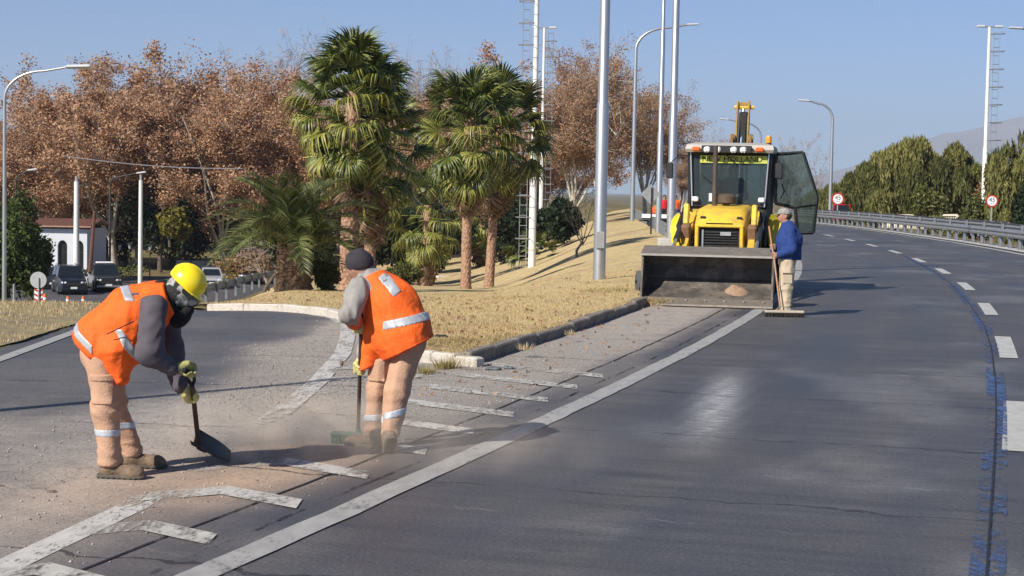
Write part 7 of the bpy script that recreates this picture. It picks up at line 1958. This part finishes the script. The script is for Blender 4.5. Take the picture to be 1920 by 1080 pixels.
# a few clods and scraps one can point at
def lump(name, px, py, s, m, lab, cat, seed, z=0., sc=(1, 1, .6), zoff=0):
    c = at(px, py) if py > 660 else hit(px, py, zoff)
    gg = np.random.default_rng(seed)
    o = obj(name, surf(name, lambda P: ell(P, (0, 0, s * sc[2] * .7), (s * sc[0], s * sc[1], s * sc[2])) + wrk(P, s * .16, 3.5 / s, seed), (-s * 1.7,) * 3, (s * 1.7,) * 3, s / 7), m, None, c, label=lab, cat=cat); return o
lump('rubber_lump', 829, 641, .10, M_black, 'dark rounded rubber lump lying in the grass near the nose', 'lump', 4, sc=(1.15, .8, .55), zoff=.09)
M_scrap = mat('grey_plastic_scrap', (.10, .12, .13), .6, var=.3, scale=20); M_clod = mat('earth_clod', (.17, .13, .10), .95, var=.2)
lump('plastic_scrap', 925, 694, .06, M_scrap, 'grey crumpled plastic scrap on the gravel right of the kerb nose', 'litter', 5, sc=(1.6, .7, .4)); lump('plastic_scrap', 955, 692, .045, M_scrap, 'smaller dark plastic scrap beside the crumpled one', 'litter', 6, sc=(1.5, .7, .4))
lump('earth_clod', 97, 923, .022, M_clod, 'flat earth clod on the ramp at lower left', 'clod', 7, sc=(1.7, .8, .4)); lump('earth_clod', 640, 686, .035, M_clod, 'upright brown clod on the white ramp line', 'clod', 8, sc=(.6, .6, 1.2))
# spoil pushed up by the shovel and broom
c = at(430, 862); heap('dust_pile', c, .30, .14, .03, mat('swept_dust', (.30, .22, .165), .95, col2=(.40, .30, .23), scale=14, bump=.6, bscale=80), 12, label='low pile of swept brown dust at the shovel blade', cat='dust pile')
c = at(600, 838); heap('dust_pile', c, .42, .12, .02, bpy.data.materials['swept_dust'], 13, label='thin ridge of swept dust at the green broom', cat='dust pile')

# ------------------------------------------------------------------ mountains and air
mp = [(1250, 366), (1400, 345), (1500, 333), (1580, 313), (1680, 282), (1730, 262), (1765, 248), (1800, 243), (1850, 232), (1880, 221), (1920, 212), (2000, 203), (2120, 222), (2300, 240), (2600, 290), (3000, 350)]
mY = 12000.
mpx = np.array([p_[0] for p_ in mp], float); mzz = np.array([atY(p_[0], p_[1], mY).z for p_ in mp])
u = np.linspace(0, 1, 260); vrow = np.linspace(-1, 1, 60)
mx = np.interp(u, np.linspace(0, 1, len(mp)), [atY(p_[0], 400, mY).x for p_ in mp]); mh = np.interp(u, np.linspace(0, 1, len(mp)), mzz)
MXX = np.broadcast_to(mx[None], (60, 260)); MYY = mY + vrow[:, None] * 2600 + 0 * MXX
rid = np.clip(1 - np.abs(vrow), 0, 1)[:, None]
nzz = fbm(MXX / 740., MYY / 740., 77, 5); mask_top = rid ** 1.0
MZZ = -12 + (mh[None] + 12) * mask_top * (1 - .55 * (1 - rid) * (nzz * 1.6)) + 40 * (nzz - .5) * np.minimum(1, rid * 3) * np.minimum(1, mh[None] / 170)
obj('mountains', gridmesh('mountains', MXX, MYY, MZZ), mat('mountain_rock', (.17, .13, .12), .95, col2=(.25, .20, .18), scale=.003), kind='structure')
def volmat(name, col, dens, aniso=0.0):
    m = bpy.data.materials.new(name); m.use_nodes = True; N = m.node_tree.nodes; N.clear()
    out = N.new('ShaderNodeOutputMaterial'); v = N.new('ShaderNodeVolumePrincipled')
    v.inputs['Color'].default_value = c4(col); v.inputs['Density'].default_value = dens; v.inputs['Anisotropy'].default_value = aniso
    m.node_tree.links.new(v.outputs[0], out.inputs['Volume']); return m, v
hm, _ = volmat('haze_air', (.70, .82, 1.0), .00011)
MB().box((0, 7950, 366), (28400, 16260, 748)).build('haze', hm, kind='stuff', label='thin pale haze in the air', cat='haze')
# dust stirred up by broom and shovel
def dust(name, c, rad, dens, seed, lab):
    m, v = volmat('dust_' + str(seed), (.93, .78, .63), 0, -.4)
    N, L = m.node_tree.nodes, m.node_tree.links
    tc = N.new('ShaderNodeTexCoord'); ln_ = N.new('ShaderNodeVectorMath'); ln_.operation = 'LENGTH'
    dv_ = N.new('ShaderNodeVectorMath'); dv_.operation = 'DIVIDE'; dv_.inputs[1].default_value = rad; L.new(tc.outputs['Object'], dv_.inputs[0]); L.new(dv_.outputs[0], ln_.inputs[0])
    mr = N.new('ShaderNodeMapRange'); mr.inputs[1].default_value = 1.0; mr.inputs[2].default_value = .1; L.new(ln_.outputs['Value'], mr.inputs[0])
    nz = N.new('ShaderNodeTexNoise'); nz.inputs['Scale'].default_value = 2.6; nz.inputs['Detail'].default_value = 4; L.new(tc.outputs['Object'], nz.inputs['Vector'])
    m2 = N.new('ShaderNodeMapRange'); m2.inputs[1].default_value = .38; m2.inputs[2].default_value = .7; L.new(nz.outputs[0], m2.inputs[0])
    mu = N.new('ShaderNodeMath'); mu.operation = 'MULTIPLY'; L.new(mr.outputs[0], mu.inputs[0]); L.new(m2.outputs[0], mu.inputs[1])
    mk = N.new('ShaderNodeMath'); mk.operation = 'MULTIPLY'; L.new(mu.outputs[0], mk.inputs[0]); mk.inputs[1].default_value = dens; L.new(mk.outputs[0], v.inputs['Density'])
    b_ = MB(); b_.lathe([(.02, -1), (.5, -.87), (.87, -.5), (1, 0), (.87, .5), (.5, .87), (.02, 1)], 20)
    me = b_.mesh(name, True)
    me.vertices.foreach_set('co', (np.array([v_.co for v_ in me.vertices]) * np.array(rad) * 1.02).astype(np.float32).ravel()); me.update()
    return obj(name, me, m, None, c, kind='stuff', label=lab, cat='dust')
dust('dust', at(560, 840) + Vector((0, 0, .12)), (1.15, .75, .34), 2.7, 1, 'brown dust cloud drifting off the green broom')
dust('dust', at(405, 862) + Vector((.05, 0, .10)), (.42, .36, .22), 3.0, 2, 'puff of dust round the shovel blade')
dust('dust', at(820, 880) + Vector((0, 0, .16)), (1.5, 1.1, .30), .5, 3, 'thin veil of dust over the gutter right of the sweeper')
